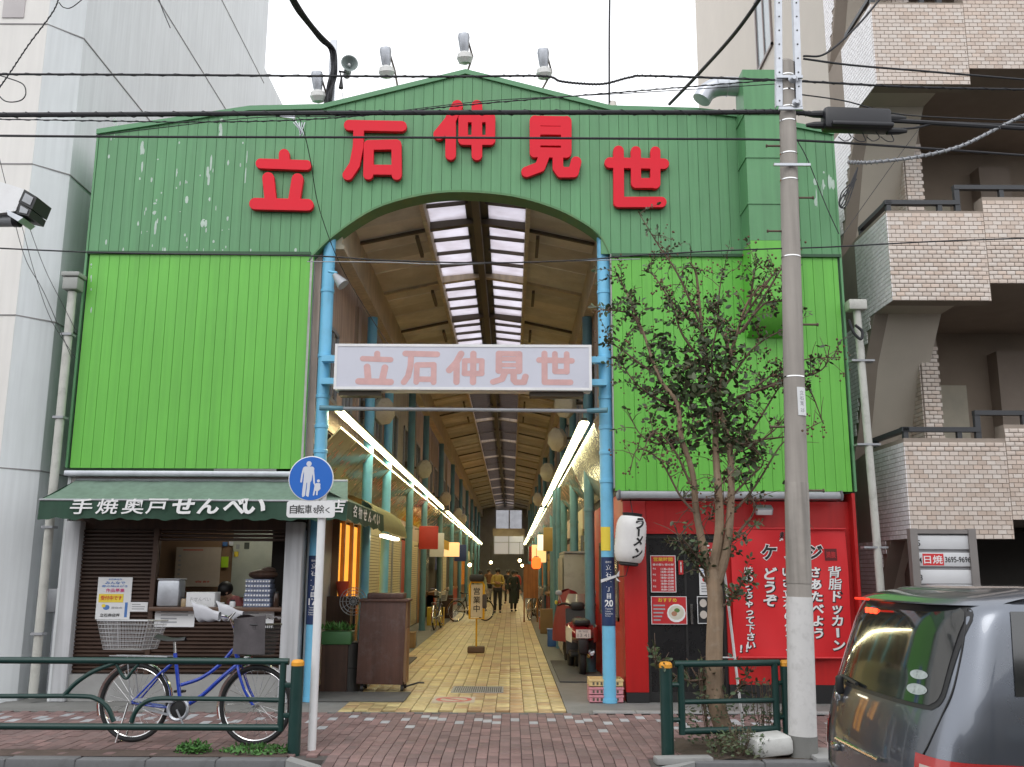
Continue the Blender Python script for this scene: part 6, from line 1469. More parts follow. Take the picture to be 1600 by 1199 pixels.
fold = ((-.24, -.02, 1.13), (-.02, -.2, 1.14), (.24, -.02, 1.13), (.02, -.2, 1.17))
m_cy = M('ochre_jacket', (.42, .30, .08), .8, .2, 4); m_dk = M('dark_trousers', (.025, .025, .03), .85, .2, 5); m_dg = M('dark_green_coat', (.03, .04, .032), .85, .2, 4); m_pk = M('pink_cardigan', (.42, .13, .13), .85, .15, 8, .2, 60)
person('person in ochre jacket and dark trousers with folded arms facing the street', (-.52, 25.6, 0), 0, 1.70, m_cy, m_dk, fold)
person('person in long dark green coat walking on the right of the lane', (.10, 27.0, 0), .2, 1.62, m_dg, m_dk, down, 0, True, .08)
person('person in dark clothes far behind the one in ochre jacket', (-.15, 36.5, 0), -.2, 1.66, m_dk, m_dk, down, 0, False, .1)
person('person in pale top standing at the left shops, partly behind the stand sign', (-1.25, 27.5, 0), .4, 1.62, M('pale_top', (.4, .42, .28), .8), m_dk, down)
person('person in pale coat far down the lane at its middle', (-.6, 33.5, 0), 2.8, 1.64, M('pale_coat', (.45, .42, .36), .8), m_dk, down, 0, True, .06)
person('person in brown jacket far down the lane at its left side', (-1.15, 38, 0), .3, 1.7, M('brown_jacket', (.16, .08, .04), .8), m_dk, down, 0, False, .08)
person('person in red top far down the lane at its right side', (.3, 41, 0), -.3, 1.6, M('red_top', (.4, .05, .04), .8), m_dk, down, 0, False, .05)
person('shop keeper in pink cardigan with black hair bending over the counter', (-3.50, .98, 0), math.radians(-62), 1.56, m_pk, m_dk, ((-.27, -.06, 1.15), (-.2, -.26, 1.05), (.27, -.06, 1.15), (.2, -.26, 1.05)), math.radians(38))
# ------------------------------------------------------------------ street tree
m_bark = M('bark', (.27, .19, .125), .85, .25, 4, .5, 25, streak=.3, dirt_amt=.4, dirt=(.34, .28, .22))
m_twig = M('twig', (.13, .085, .06), .85, .2, 8)
tr_ = thing('street_tree', 'thin leafy street tree with three stems behind the short guard rail', 'tree', (2.05, -2.95, 0))
TY = -2.95
def tp(px_, py_, dy=0): v = at(px_, py_, TY + dy); return v
rt_ = random.Random(21)
b0 = Vector((2.08, TY, -.1))
tk = [b0, tp(1119, 1100), tp(1116, 1020), tp(1118, 940), tp(1112, 890)]
MB().tube(curve_pts(tk, 5), [lerp(.088, .072, i / 20) for i in range(21)], 12).build('trunk', m_bark, tr_)
limbs = [([(1116, 930), (1100, 860), (1088, 800), (1082, 740), (1064, 680), (1058, 630), (1030, 590), (1005, 520), (980, 460), (962, 425)], .045, .006),
         ([(1112, 900), (1124, 830), (1122, 760), (1118, 700), (1118, 640), (1106, 580), (1095, 500), (1088, 430), (1078, 410)], .054, .007),
         ([(1118, 920), (1135, 860), (1142, 780), (1140, 700), (1122, 620), (1140, 560), (1152, 520), (1170, 470), (1208, 430)], .050, .007)]
segs = []
for pts, r0, r1 in limbs:
    ph = rt_.uniform(0, 6); P3 = [tp(a, b, .12 * math.sin(i * .8 + ph) * min(1, i / 3)) for i, (a, b) in enumerate(pts)]
    C = curve_pts(P3, 5); n = len(C)
    MB().tube(C, [lerp(r0, r1, (i / (n - 1)) ** .8) for i in range(n)], 10).build('limb', m_bark, tr_)
    segs.append(C)
twigs = [([(1030, 590), (1000, 570), (965, 545), (945, 540)], .1), ([(1058, 640), (1020, 620), (990, 600), (965, 560)], -.2), ([(1064, 690), (1030, 690), (1000, 680), (985, 650)], .2),
         ([(1005, 520), (985, 490), (960, 485), (940, 485)], -.1), ([(1095, 500), (1060, 430), (1030, 380), (1003, 338)], .1), ([(1095, 520), (1050, 470), (1020, 430), (1005, 425)], .25), ([(1106, 580), (1070, 530), (1050, 480), (1040, 450)], -.25),
         ([(1140, 560), (1120, 500), (1125, 450), (1130, 420)], .2), ([(1152, 520), (1190, 480), (1225, 470), (1240, 455)], -.2), ([(1130, 600), (1180, 540), (1220, 520), (1250, 500)], .2), ([(1140, 640), (1200, 590), (1260, 560), (1310, 555)], .1),
         ([(1150, 620), (1220, 600), (1280, 575), (1300, 545)], -.3), ([(1140, 700), (1190, 690), (1240, 680), (1290, 660)], -.1), ([(1140, 720), (1180, 660), (1215, 610), (1240, 590)], .3), ([(1130, 680), (1170, 700), (1210, 670), (1235, 640)], -.3),
         ([(1088, 800), (1060, 770), (1030, 720), (1000, 700), (985, 740)], .1), ([(1082, 760), (1050, 700), (1020, 680), (1000, 720)], -.2), ([(1142, 780), (1170, 750), (1190, 720), (1170, 690)], -.2), ([(1142, 800), (1180, 760), (1220, 690), (1240, 700)], .2),
         ([(1118, 650), (1090, 620), (1060, 580), (1040, 540)], .3), ([(1122, 620), (1115, 560), (1120, 500), (1100, 470)], -.3), ([(1160, 500), (1200, 440), (1215, 420)], .2), ([(1170, 480), (1180, 430), (1185, 405)], -.15),
         ([(1118, 930), (1085, 880), (1070, 850), (1050, 820)], -.25), ([(1116, 900), (1080, 860), (1062, 835)], -.3), ([(1125, 860), (1160, 830), (1170, 850)], -.2), ([(1116, 1060), (1070, 1060), (1035, 1040), (1020, 1035)], -.2), ([(1116, 1100), (1090, 1060), (1070, 1030)], .1), ([(1116, 1120), (1150, 1080), (1170, 1050)], -.1), ([(1118, 960), (1150, 930), (1160, 910)], -.15),
         ([(1160, 520), (1230, 400), (1236, 380)], .3), ([(1200, 600), (1260, 600), (1290, 660)], .1), ([(1230, 700), (1245, 800)], .2), ([(1150, 830), (1175, 790), (1160, 740)], .3), ([(1140, 790), (1120, 770), (1150, 730)], -.3)]
tw = MB()
for pts, dy in twigs:
    P3 = [tp(a + rt_.uniform(-4, 4), b + rt_.uniform(-4, 4), dy * (i / max(1, len(pts) - 1)) + rt_.uniform(-.03, .03)) for i, (a, b) in enumerate(pts)]
    C = curve_pts(P3, 6); n = len(C); tw.tube(C, [lerp(.014, .004, i / (n - 1)) for i in range(n)], 6); segs.append(C)
side = []
for C in list(segs):
    n = len(C)
    for i in range(4 if n > 30 else 2, n):
        if C[i].z < 1.5 and n > 30: continue
        if rt_.random() < .75:
            d = Vector((rt_.gauss(0, .6), rt_.gauss(0, .6), rt_.gauss(.35, .5))).normalized() * rt_.uniform(.10, .30)
            S = [C[i], C[i] + d * .5 + Vector((0, 0, .02)), C[i] + d]; tw.tube(S, [.005, .0035, .002], 5); side.append(S)
tw.build('twigs', m_twig, tr_, None, 'stuff')
m_leaf = M('leaf', (.050, .086, .036), .5, .3, 6, rand=.55, dirt=(.10, .075, .035), hue=.5)
m_seed = M('seed_heads', (.15, .085, .05), .8, .3, 6, rand=.4)
lf = MB(); sdm = MB()
def leaf(p, s, along=None):
    d = Vector((rt_.gauss(0, 1), rt_.gauss(0, 1), rt_.gauss(-.15, .7))).normalized()
    if along is not None: d = (along + Vector((rt_.gauss(0, .3), rt_.gauss(0, .3), rt_.gauss(0, .3)))).normalized()
    u = d.cross(Vector((rt_.gauss(0, 1), rt_.gauss(0, 1), rt_.gauss(0, 1)))).normalized(); w_ = d.cross(u)
    a = p + d * s * .1
    lf.add([a, a + d * s * .35 + u * s * .27 + w_ * s * .06, a + d * s * .75 + u * s * .2 + w_ * s * .04, a + d * s, a + d * s * .75 - u * s * .2 + w_ * s * .04, a + d * s * .35 - u * s * .27 + w_ * s * .06], [(0, 1, 2, 3), (0, 3, 4, 5)])
dense = [(1115, 600, 62), (1080, 640, 60), (1130, 655, 55), (1150, 690, 40), (1070, 690, 26), (1055, 600, 44), (1040, 545, 34), (1110, 560, 46), (1175, 705, 26), (1150, 740, 22)]
for C in segs + side:
    L_ = len(C)
    for i in range(L_ - 1):
        a, b = C[i], C[i + 1]
        mid = (a + b) / 2
        if mid.z < 1.0 and rt_.random() < .45: continue
        if mid.x > 2.95 and rt_.random() < .75: continue
        hi = mid.z > 4.3
        if 1.9 < mid.z < 3.3 and rt_.random() < .78: continue
        if L_ > 5:
            if rt_.random() < (.75 if hi else .55): continue
            nn = 1
        else:
            t_ = (b - a).normalized(); sd = t_.orthogonal().normalized(); w0 = t_.cross(sd); L0 = (b - a).length; q = 0
            if hi and rt_.random() < .35: continue
            while q < L0:                                   # pairs of leaves along the twig
                ph = rt_.uniform(0, 6.28); v = sd * math.cos(ph) + w0 * math.sin(ph); s = rt_.uniform(.04, .07) * (.75 if hi else 1)
                p = a + t_ * q; leaf(p, s, t_ * .55 + v); leaf(p, s * .95, t_ * .55 - v); q += rt_.uniform(.035, .06)
            if i == L_ - 2: leaf(b, .06, t_)
            continue
        if L_ > 30 and i < L_ * .4: nn = 0 if rt_.random() < .7 else 1
        for _ in range(nn):
            p = a.lerp(b, rt_.random()) + Vector((rt_.gauss(0, .035), rt_.gauss(0, .04), rt_.gauss(0, .035))); leaf(p, rt_.uniform(.05, .092))
for (cx, cy, r) in dense:
    c = tp(cx, cy); rr = r / FPX * 9.6
    for _ in range(int(125 * (r / 50) ** 2) + 10):
        while True:
            v = Vector((rt_.uniform(-1, 1), rt_.uniform(-1, 1), rt_.uniform(-1, 1)))
            if v.length < 1: break
        v = v * (.45 + .55 * v.length); leaf(c + Vector((v.x * rr, v.y * rr * 1.1, v.z * rr)), rt_.uniform(.06, .11))
for C in segs + side:
    if rt_.random() < .36 and C[-1].z > 2.2:
        for _ in range(rt_.randint(4, 11)): sdm.sphere(C[-1] + Vector((rt_.gauss(0, .05), rt_.gauss(0, .05), rt_.gauss(0, .05))), rt_.uniform(.008, .014), 5, 4)
lf.build('foliage', m_leaf, tr_, None, 'stuff'); sdm.build('seed_clusters', m_seed, tr_, None, 'stuff')
# tree pit with soil, shrubs and a pale block
m_soil = M('soil', (.07, .052, .038), .95, .35, 6, .8, 40)
MB().grid(lambda u, v: (lerp(1.5, 2.8, u), lerp(-3.5, -2.42, v), .006 + .02 * math.sin(u * 5) * math.sin(v * 4) + .01 * math.sin(u * 23 + v * 17)), 16, 12).build('soil', m_soil, None, None, 'structure')
MB().grid(lambda u, v: (lerp(-6, -1.95, u), lerp(-3.47, -3.16, v), .003 + .006 * math.sin(u * 60) * math.sin(v * 4)), 30, 4).build('soil', M('soil_strip_mat', (.10, .07, .058), .95, .3, 5, .6, 60), None, None, 'structure')
mb = MB().cbox((1.5, -3.5, .0), (.5, .14, .06), .01, .1); mb.cbox((2.78, -3.35, .01), (.3, .5, .06), .01); pe = thing('pit_edging', 'pale concrete edging blocks round the tree pit', 'edging', (1.5, -3.5, 0)); mb.pieces('edging_block', m_conc2, pe)
blk = thing('white_block', 'whitish rounded block lying askew in the tree pit by the rail', 'block', (2.32, -3.2, 0)); MB().cbox((2.30, -3.30, .10), (.36, .3, .17), .05, .15, .05, -.08).build('body', M('block_white', (.58, .58, .56), .7, .1, 3, .2, 50, dirt_amt=.2), blk)
pl2 = thing('white_stake', 'thin leaning white pole beside the tree trunk', 'pole', (2.3, -2.8, 0)); s0, s1 = at(1162, 1145, -2.75), at(1121, 800, -2.75)
MB().tube([s0, s1], .013, 8).build('rod', m_white, pl2); MB().lathe([(.055, 0), (.05, .09), (.02, .1)], 14, (s0.x, s0.y, -.0)).tube([(s0.x, s0.y, .08), s0], .01, 6).build('foot', m_white, pl2)
c = s0.lerp(s1, .33); MB().tube([c + Vector((-.2, 0, 0)), c], .008, 6).build('tie', m_white, pl2)
def tuft(name, lab, cat, cx, cy, r, n, h, mat, seed, kind=None, leafy=True):
    r_ = random.Random(seed); mb = MB(); stem = MB()
    for _ in range(n):
        a = r_.uniform(0, 6.28); q = r * math.sqrt(r_.random()); p = Vector((cx + math.cos(a) * q, cy + math.sin(a) * q * .6, r_.random() ** .7 * h * (1 - .5 * q / r)))
        d = Vector((r_.gauss(0, 1), r_.gauss(0, 1), r_.uniform(0, 1))).normalized(); u = d.orthogonal().normalized() * r_.uniform(.006, .014); L_ = r_.uniform(.03, .06)
        mb.add([p, p + d * L_ * .5 + u, p + d * L_, p + d * L_ * .5 - u], [(0, 1, 2, 3)])
    t = thing(name, lab, cat, (cx, cy, 0)); mb.build('leaves', mat, t, None, 'stuff')
    for _ in range(9): a = r_.uniform(0, 6.28); q = r * .7 * r_.random(); stem.tube([(cx + math.cos(a) * q * .3, cy, 0), (cx + math.cos(a) * q * .8, cy + math.sin(a) * q * .5, h * .5), (cx + math.cos(a) * q, cy + math.sin(a) * q * .6, h * .95)], .004, 5)
    stem.build('stems', m_twig, t); return t
m_weed = M('weed_green', (.055, .16, .03), .6, .3, 8, rand=.5)
g0 = ground(303, 1176); tuft('weed_clump', 'bright green weed clump at the kerb below the bicycle', 'weed', g0.x, -3.28, .15, 420, .10, m_weed, 1)
g0 = ground(405, 1174); tuft('weed_clump', 'low sprawling weeds beside the guard rail post', 'weed', g0.x, -3.24, .32, 380, .05, m_weed, 2)
tuft('pit_shrub', 'small shrub left of the trunk behind the short rail', 'shrub', 1.85, -3.0, .24, 300, .75, m_leaf, 3); tuft('pit_shrub', 'small shrub right of the trunk behind the short rail', 'shrub', 2.35, -2.95, .22, 260, .62, m_leaf, 4); tuft('pit_shrub', 'low shrub in front of the short rail', 'shrub', 2.02, -3.36, .3, 420, .28, m_leaf, 5)
# ------------------------------------------------------------------ utility pole
UX, UY = 2.63, -3.32
up_ = thing('utility_pole', 'grey concrete utility pole with white wrapped lower part', 'utility pole', (UX, UY, 0))
pt = at(1230, 95, UY); topz = pt.z
def rz_(z): return lerp(.119, .078, z / topz)
ax_ = lambda z: Vector((lerp(2.595, pt.x - .01, z / topz), UY, z))
m_pole = M('pole_concrete', (.345, .315, .285), .85, .1, 2, .25, 60, streak=.18)
MB().tube([ax_(-.05), ax_(2.0), ax_(4.0), ax_(topz - .03), ax_(topz)], [rz_(0), rz_(2), rz_(4), rz_(topz), .05], 24).build('shaft', m_pole, up_)
wr = MB(); zs = [.18 + i * .12 for i in range(11)]
wr.tube([ax_(z) for z in zs], [rz_(z) + .006 for z in zs], 24); wr.build('white_wrap', M('wrap_white', (.62, .61, .60), .55, .06, 4, .1, 30, dirt_amt=.3, dirt=(.25, .24, .23)), up_)
wr = MB(); wr.tube([ax_(1.5), ax_(1.6), ax_(2.3), ax_(2.42)], [rz_(1.5) + .004, rz_(1.6) + .005, rz_(2.3) + .005, rz_(2.42) + .003], 24); wr.build('grey_wrap', M('wrap_grey', (.33, .30, .27), .5, .15, 5, .15, 12, streak=.4), up_)
MB().tube([ax_(-.05), ax_(.18)], [rz_(0) + .012, rz_(0) + .008], 24).build('footing', m_conc, up_)
mb = MB()
for z in (3.42, 4.62, 5.42, 5.7, 6.05, 6.2, 6.38, 6.55): mb.tube([ax_(z), ax_(z + .012)], rz_(z) + .004, 24)
mb.build('steel_band', m_chrome, up_)
for i, z in enumerate((2.35, 2.95, 3.95, 4.9, 5.25, 5.8)):
    s = -1 if i % 2 else 1; MB().tube([ax_(z) + Vector((s * rz_(z) * .8, 0, 0)), ax_(z) + Vector((s * (rz_(z) + .14), 0, 0))], .011, 8).lathe([(.018, 0), (.018, .012)], 8, ax_(z) + Vector((s * (rz_(z) + .14), 0, 0)), (1, 0, 0)).build('step_bolt', M('rusty_steel', (.12, .08, .06), .7, .3, 10), up_)
c = at(1255, 626, UY - .13); tg = MB(); tg.grid(lambda u, v: (c.x + (u - .5) * .09, ax_(c.z).y - math.sqrt(max(0, (rz_(c.z) + .006) ** 2 - (c.x + (u - .5) * .09 - ax_(c.z).x) ** 2)), c.z + (v - .5) * .27), 6, 1); pt_ = tg.build('number_tag', m_paper, up_)
t = MB(); fnt = lambda p: Vector((p.x, ax_(c.z).y - math.sqrt(max(0, (rz_(c.z) + .008) ** 2 - (p.x - ax_(c.z).x) ** 2)), p.z)); vtext(t, '立石支', (c.x, 0, c.z + .10), .045, .05, fn=fnt, bold=.02); text(t, '25', (c.x - .02, 0, c.z - .1), w=.04, h=.03, fn=fnt); build_flat(t, 'lettering', m_pgrey, pt_)
# twin steel channels that carry the pole top higher up
for (a, b, lab) in (((1217, -30), (1218, 166), 0), ((1243, -30), (1249, 166), 1)):
    p0, p1 = at(a[0], a[1], UY - .06), at(b[0], b[1], UY - .06); ch = MB()
    d = (p0 - p1); n_ = Vector((0, -1, 0)); ch.box((p0 + p1) / 2, (.062, .006, d.length), 0, 0, math.atan2(d.x, d.z)).box((p0 + p1) / 2 + Vector((-.029, .03, 0)), (.006, .06, d.length), 0, 0, math.atan2(d.x, d.z)).box((p0 + p1) / 2 + Vector((.029, .03, 0)), (.006, .06, d.length), 0, 0, math.atan2(d.x, d.z))
    ch.build('channel', m_galv, up_); ho = MB()
    for i in range(9): ho.lathe([(.009, 0), (.009, .003)], 10, p1.lerp(p0, i / 9 + .04) + Vector((0, -.0035, 0)), (0, -1, 0))
    ho.build('bolt_hole', m_black, up_, None, 'stuff')
mb = MB(); mb.lathe([(.02, 0), (.05, .02), (.02, .06)], 10, ax_(6.45) + Vector((.02, -.13, 0)), (0, -1, 0)).box(ax_(6.15) + Vector((0, -.11, 0)), (.24, .03, .03)).box(ax_(6.5) + Vector((0, -.1, 0)), (.26, .03, .03)).lathe([(.02, 0), (.045, .02), (.02, .05)], 10, ax_(6.2) + Vector((.05, -.12, 0)), (0, -1, 0)).box(ax_(5.55) + Vector((0, -.11, 0)), (.36, .025, .025))
mb.build('pole_hardware', m_galv, up_)
# splice closure on the telephone strand
cl = thing('cable_closure', 'black rectangular cable splice closure hanging right of the utility pole', 'cable closure', (3.5, -3.32, 6.1))
p0, p1 = at(1287, 186, UY), at(1388, 192, UY)
MB().cbox((p0 + p1) / 2, (.68, .17, .235), .04, 0, 0, .03).cbox((p0 + p1) / 2 + Vector((.03, -.02, -.08)), (.62, .2, .05), .02, 0, 0, .03).build('case', M('closure_black', (.014, .014, .018), .42, .2, 3), cl)
mb = MB()
for p, s, z in ((p0, -1, .05), (p0, -1, -.07), (p1, 1, .05), (p1, 1, -.09)): mb.tube([p + Vector((-s * .02, 0, z)), p + Vector((s * .1, 0, z)), p + Vector((s * .18, 0, z))], [.04, .035, .018], 10)
mb.build('cable_gland', m_black, cl); mb = MB()
for k in range(4): c = at(1310 + k * 22, 214, UY); mb.tube(curve_pts([c, c + Vector((.05, -.03, -.06)), c + Vector((.12, -.02, -.02 - .03 * (k % 2))), c + Vector((.1, 0, .05))], 5), .005, 6)
mb.build('loose_wire', m_cable, cl, None, 'stuff')
# ------------------------------------------------------------------ overhead cables
def cable(pts, r, label, Y=UY, twist=0, mat=None):
    P3 = [at(p[0], p[1], p[2] if len(p) > 2 else Y) for p in pts]; C = curve_pts(P3, 8); mb = MB().tube(C, r, 8)
    if twist:
        C2 = []
        for a, b in zip(C[:-1], C[1:]):
            for k in range(4): q = a.lerp(b, k / 4); ph = len(C2) * 1.3; C2.append(q + Vector((0, math.cos(ph), math.sin(ph))) * (r + twist))
        mb.tube(C2, twist, 5)
    return tag(mb.build('overhead_cable', mat or m_cable), label, 'cable', 'overhead cables')
cable([(-40, 116), (200, 117), (500, 119), (700, 120), (845, 119), (875, 127), (910, 131), (945, 131), (985, 121), (1020, 119), (1225, 126), (1420, 136), (1640, 141)], .0115, 'thin black cable crossing the sky just above the green gable', UY, .003)
cable([(-40, 180), (200, 179), (500, 177), (800, 176), (1100, 176), (1215, 175), (1290, 180)], .026, 'thickest black cable crossing the green front above the red characters', UY, .004)
cable([(1385, 188), (1450, 192), (1530, 197), (1640, 203)], .024, 'thick black cable leaving the splice closure to the right')
cable([(1385, 203), (1430, 200), (1470, 192), (1540, 194), (1640, 196)], .012, 'thinner cable curving up from the lower end of the splice closure')
cable([(-40, 212), (200, 214), (600, 215), (1000, 217), (1225, 219), (1400, 229), (1640, 246)], .0125, 'black cable passing behind nothing through the red characters')
cable([(-40, 386), (60, 391), (200, 396), (480, 400), (600, 407), (760, 411), (900, 407), (1000, 399), (1150, 391), (1300, 386), (1450, 378), (1640, 371)], .0075, 'thin wire crossing at the height of the arch springing')
cable([(480, 409), (600, 410), (700, 413), (900, 408), (1000, 405)], .005, 'pale thin wire hanging across the arch opening', UY + .3, 0, m_grey)
cable([(-40, 186), (150, 189), (300, 191), (460, 188), (600, 178), (720, 165), (900, 150), (1050, 138), (1225, 124)], .006, 'thin twisted wire slanting up across the gable', UY, .003)
cable([(150, 212), (250, 200), (400, 184), (560, 180), (760, 158), (980, 146), (1220, 131)], .0045, 'hair thin wire slanting up below the twisted one', UY + .1)
cable([(1200, -20, -3.2), (1150, 50, -2.4), (1095, 112, -1.2), (1046, 163, .03)], .022, 'slanting black cable from the top edge to the right parapet')
cable([(953, -30, -.3), (952, 60, -.2), (952, 167, .03)], .013, 'straight black cable dropping to the right foot of the gable')
cable([(455, 181, -3.0), (470, 190, -2.8), (485, 250, -2.4), (500, 330, -1.6), (540, 430, -.6), (620, 560, -.12)], .005, 'thin black wire slanting down across the left arch')
cable([(1255, 88), (1290, 84), (1340, 40), (1390, -20)], .011, 'cable rising from pole top to the upper right', UY)
cable([(1255, 92), (1330, 102), (1450, 112), (1640, 128)], .011, 'cable running right from the pole top', UY)
cable([(1252, 148), (1320, 158), (1400, 178), (1520, 186), (1640, 190)], .007, 'thin cable running right just above splice closure', UY)
cable([(1325, 254), (1360, 254), (1430, 246), (1500, 229), (1560, 200), (1640, 160)], .016, 'pale grey cable sweeping up in front of the balconies', UY, .006, m_grey)
cable([(1243, 215), (1262, 250), (1290, 320), (1311, 366)], .005, 'thin wire falling from the pole to the end of the green front', UY)
cable([(1440, 196), (1400, 250), (1350, 320), (1315, 370)], .003, 'hair thin wire slanting down before the tiled balcony', UY)
cable([(95, -20), (85, 15), (45, 70), (15, 115), (-10, 150)], .006, 'thin twisted wire at the upper left corner', UY, .004)
cable([(150, -20), (115, 10), (100, 12), (92, 4)], .005, 'short wire end beside the knot at upper left', UY)
cable([(-10, 140), (8, 158), (30, 158), (40, 148), (36, 132), (12, 122), (-8, 116)], .006, 'coiled loop of spare wire at the left edge', UY)
cable([(240, -30), (252, 10), (266, 44)], .006, 'short slanting wire in front of the pale building', UY + 2)
cable([(-10, 210), (12, 300), (38, 400), (70, 460), (112, 560)], .0045, 'thin wire drooping down the pale building, nearest to its corner', -.9)
cable([(32, 345), (55, 430), (80, 500), (118, 560)], .004, 'thin wire drooping from the fixture at the left edge', -.9)
cable([(42, 345), (70, 420), (100, 480), (120, 520)], .004, 'second thin wire drooping from the fixture at the left edge', -.9)
kn = thing('wire_knot', 'pale cable clamp and knotted wires in front of the left green boards', 'clamp', (-2.9, -3.2, 6.0)); c = at(458, 186, -3.05)
MB().box(c + Vector((-.06, 0, .02)), (.16, .03, .03), 0, 0, .1).build('clamp', m_galv, kn); mb = MB()
for k in range(5): mb.tube(curve_pts([c, c + Vector((.04 + .02 * k, -.02, -.05 - .03 * k)), c + Vector((.08, 0, -.12 - .02 * k)), c + Vector((.03 * k, .02, -.03))], 5), .006, 6)
mb.build('wires', m_galv, kn, None, 'stuff')
wl = thing('wall_loop', 'looped black service wires on the side of the tiled house', 'wire', (4.6, -.3, 6)); mb = MB()
for k in range(3): mb.tube(curve_pts([at(1340, 262, -.3), at(1334 - k * 3, 290, -.3), at(1322 - k * 4, 322, -.3), at(1312, 322 - k * 5, -.3), at(1316 + 5 * k, 300, -.3), at(1338, 280, -.3)], 6), .009, 6)
mb.build('wires', m_cable, wl); mb = MB().tube(curve_pts([at(1326, 500, -.25), at(1334, 520, -.25), at(1345, 530, -.25), at(1347, 518, -.25), at(1336, 508, -.25)], 6), .02, 8); mb.build('lower_loop', m_cable, wl)
# dark fixture reaching in from the left edge
fx = thing('street_fixture', 'tilted white and grey street light unit on arm at the left edge', 'street light', (-5.2, -3.3, 5.2))
FYY = -3.3; c0, c1 = at(-70, 330, FYY), at(48, 318, FYY)
MB().tube([at(-400, 350, FYY), at(28, 345, FYY)], .062, 14).build('arm', m_grey, fx); MB().tube([at(22, 345, FYY), at(31, 345, FYY)], .066, 14).build('arm_cap', m_black, fx)
h0 = [at(a, b, FYY - .12) for a, b in ((-90, 270), (0, 284), (38, 296), (24, 330), (-90, 345))]
MB().prism(h0, (0, .3, 0)).build('housing', m_white, fx)
for (pts) in (((38, 296), (58, 308), (50, 327), (29, 316)), ((30, 317), (49, 328), (45, 338), (26, 334))):
    q = [at(a, b, FYY - .125) for a, b in pts]; MB().prism(q, (0, .3, 0)).build('lamp_module', m_black, fx)
    qc = sum(q, Vector()) / 4; MB().prism([qc + (p - qc) * .62 + Vector((0, -.004, 0)) for p in q], (0, -.004, 0)).build('lens', m_grey, fx)
MB().prism([at(a, b, FYY - .13) for a, b in ((10, 328), (36, 340), (28, 346), (12, 336))], (0, .25, 0)).build('hinge', m_galv, fx)
# ------------------------------------------------------------------ car
car = thing('parked_car', 'dark grey small hatchback on the road with lit tail lamp', 'car', (3.8, -7.05, -.13))
CY = -7.05
m_carp = M('car_paint', (.15, .165, .195), .30, .03, 2, metal=.8, coat=1.0)
SL = [(.05, 1.94, 5.45, .74, .10), (.15, 1.85, 5.55, .80, .12), (.30, 1.815, 5.62, .82, .13), (.55, 1.80, 5.62, .83, .13), (.75, 1.815, 5.58, .83, .13), (.90, 1.85, 5.45, .825, .12), (.98, 1.875, 5.0, .815, .11), (1.05, 1.90, 4.80, .805, .10), (1.2, 1.945, 4.5, .775, .10), (1.35, 1.995, 4.18, .745, .10), (1.44, 2.035, 3.98, .725, .11), (1.49, 2.09, 3.86, .69, .14), (1.52, 2.18, 3.72, .61, .18), (1.535, 2.4, 3.5, .45, .2)]
def cs_(i): return [(s[0], s[i]) for s in SL]
def smooth_pl(z, pts):
    return (pl(z - .03, pts) + pl(z, pts) * 2 + pl(z + .03, pts)) / 4
XR = lambda z: smooth_pl(z, cs_(1)); XF = lambda z: smooth_pl(z, cs_(2)); WD = lambda z: smooth_pl(z, cs_(3)); RD = lambda z: smooth_pl(z, cs_(4))
def rear(y, z):
    w_, r = WD(z), RD(z); x = XR(z) - .02 + .045 * (y / w_) ** 2 + .085 * (y / w_) ** 4; e = abs(y) - (w_ - r)
    if e > 0: e = min(e, r); x += r - math.sqrt(max(0, r * r - e * e))
    return x
zs = [.05 + i * .03 for i in range(48)] + [1.5, 1.51, 1.52, 1.53, 1.535]
zs = sorted(set(round(z, 3) for z in zs if z <= 1.535)); NU = 30
body = MB(); rows = []
for z in zs:
    w_, r, xf = WD(z), RD(z), XF(z); row = []
    ys = [w_ * math.sin((k / NU - .5) * math.pi) for k in range(NU + 1)]
    row += [(rear(y, z), CY + y, z) for y in ys]                       # rear, from near to far side
    xe = rear(w_, z); row += [(lerp(xe, xf - .25, k / 20), CY + w_, z) for k in range(1, 20)]
    row += [(xf - .25 * (abs(y) / w_) ** 2.5, CY + y, z) for y in reversed(ys)]
    row += [(lerp(xf - .25, xe, k / 20), CY - w_, z) for k in range(1, 20)]
    rows.append(row)
n = len(rows[0]); vs = [p for r in rows for p in r]; fs = [(j * n + i, j * n + (i + 1) % n, (j + 1) * n + (i + 1) % n, (j + 1) * n + i) for j in range(len(rows) - 1) for i in range(n)]
fs += [tuple((len(rows) - 1) * n + i for i in range(n)), tuple(range(n - 1, -1, -1))]
bd = MB().add(vs, fs); o = bd.build('body', m_carp, car)
def patch_rear(y0, y1, z0, z1, off, name, mat, rr=.06, nu=24, nv=14, par=None):
    def f(u, v):
        z = lerp(z0, z1, v); y = lerp(y0, y1, u)
        return (rear(y, z) - off, CY + y, z)
    mb = MB(); mb.grid(lambda u, v: f(u, v), nu, nv)
    # round the four corners by pulling border points in
    for i, p in enumerate(mb.v):
        yy, zz = p.y - CY, p.z; dy = min(yy - y0, y1 - yy); dz = min(zz - z0, z1 - zz)
        if dy < rr and dz < rr:
            ay, az = rr - dy, rr - dz; L = math.hypot(ay, az)
            if L > rr:
                k = rr / L; sy = 1 if (yy - y0) < (y1 - yy) else -1; sz = 1 if (zz - z0) < (z1 - zz) else -1
                yy = (y0 if sy > 0 else y1) + sy * (rr - ay * k); zz = (z0 if sz > 0 else z1) + sz * (rr - az * k); mb.v[i] = Vector((rear(yy, zz) - off, CY + yy, zz))
    return mb.build(name, mat, par or car)
m_cglass = M('car_glass', (.012, .014, .015), .03, .2, 1, spec=1.0, coat=.5)
gl = patch_rear(-.665, .665, 1.005, 1.445, .006, 'rear_window', m_cglass, .07); patch_rear(-.69, .69, .985, 1.455, .003, 'window_surround', m_black, .08)
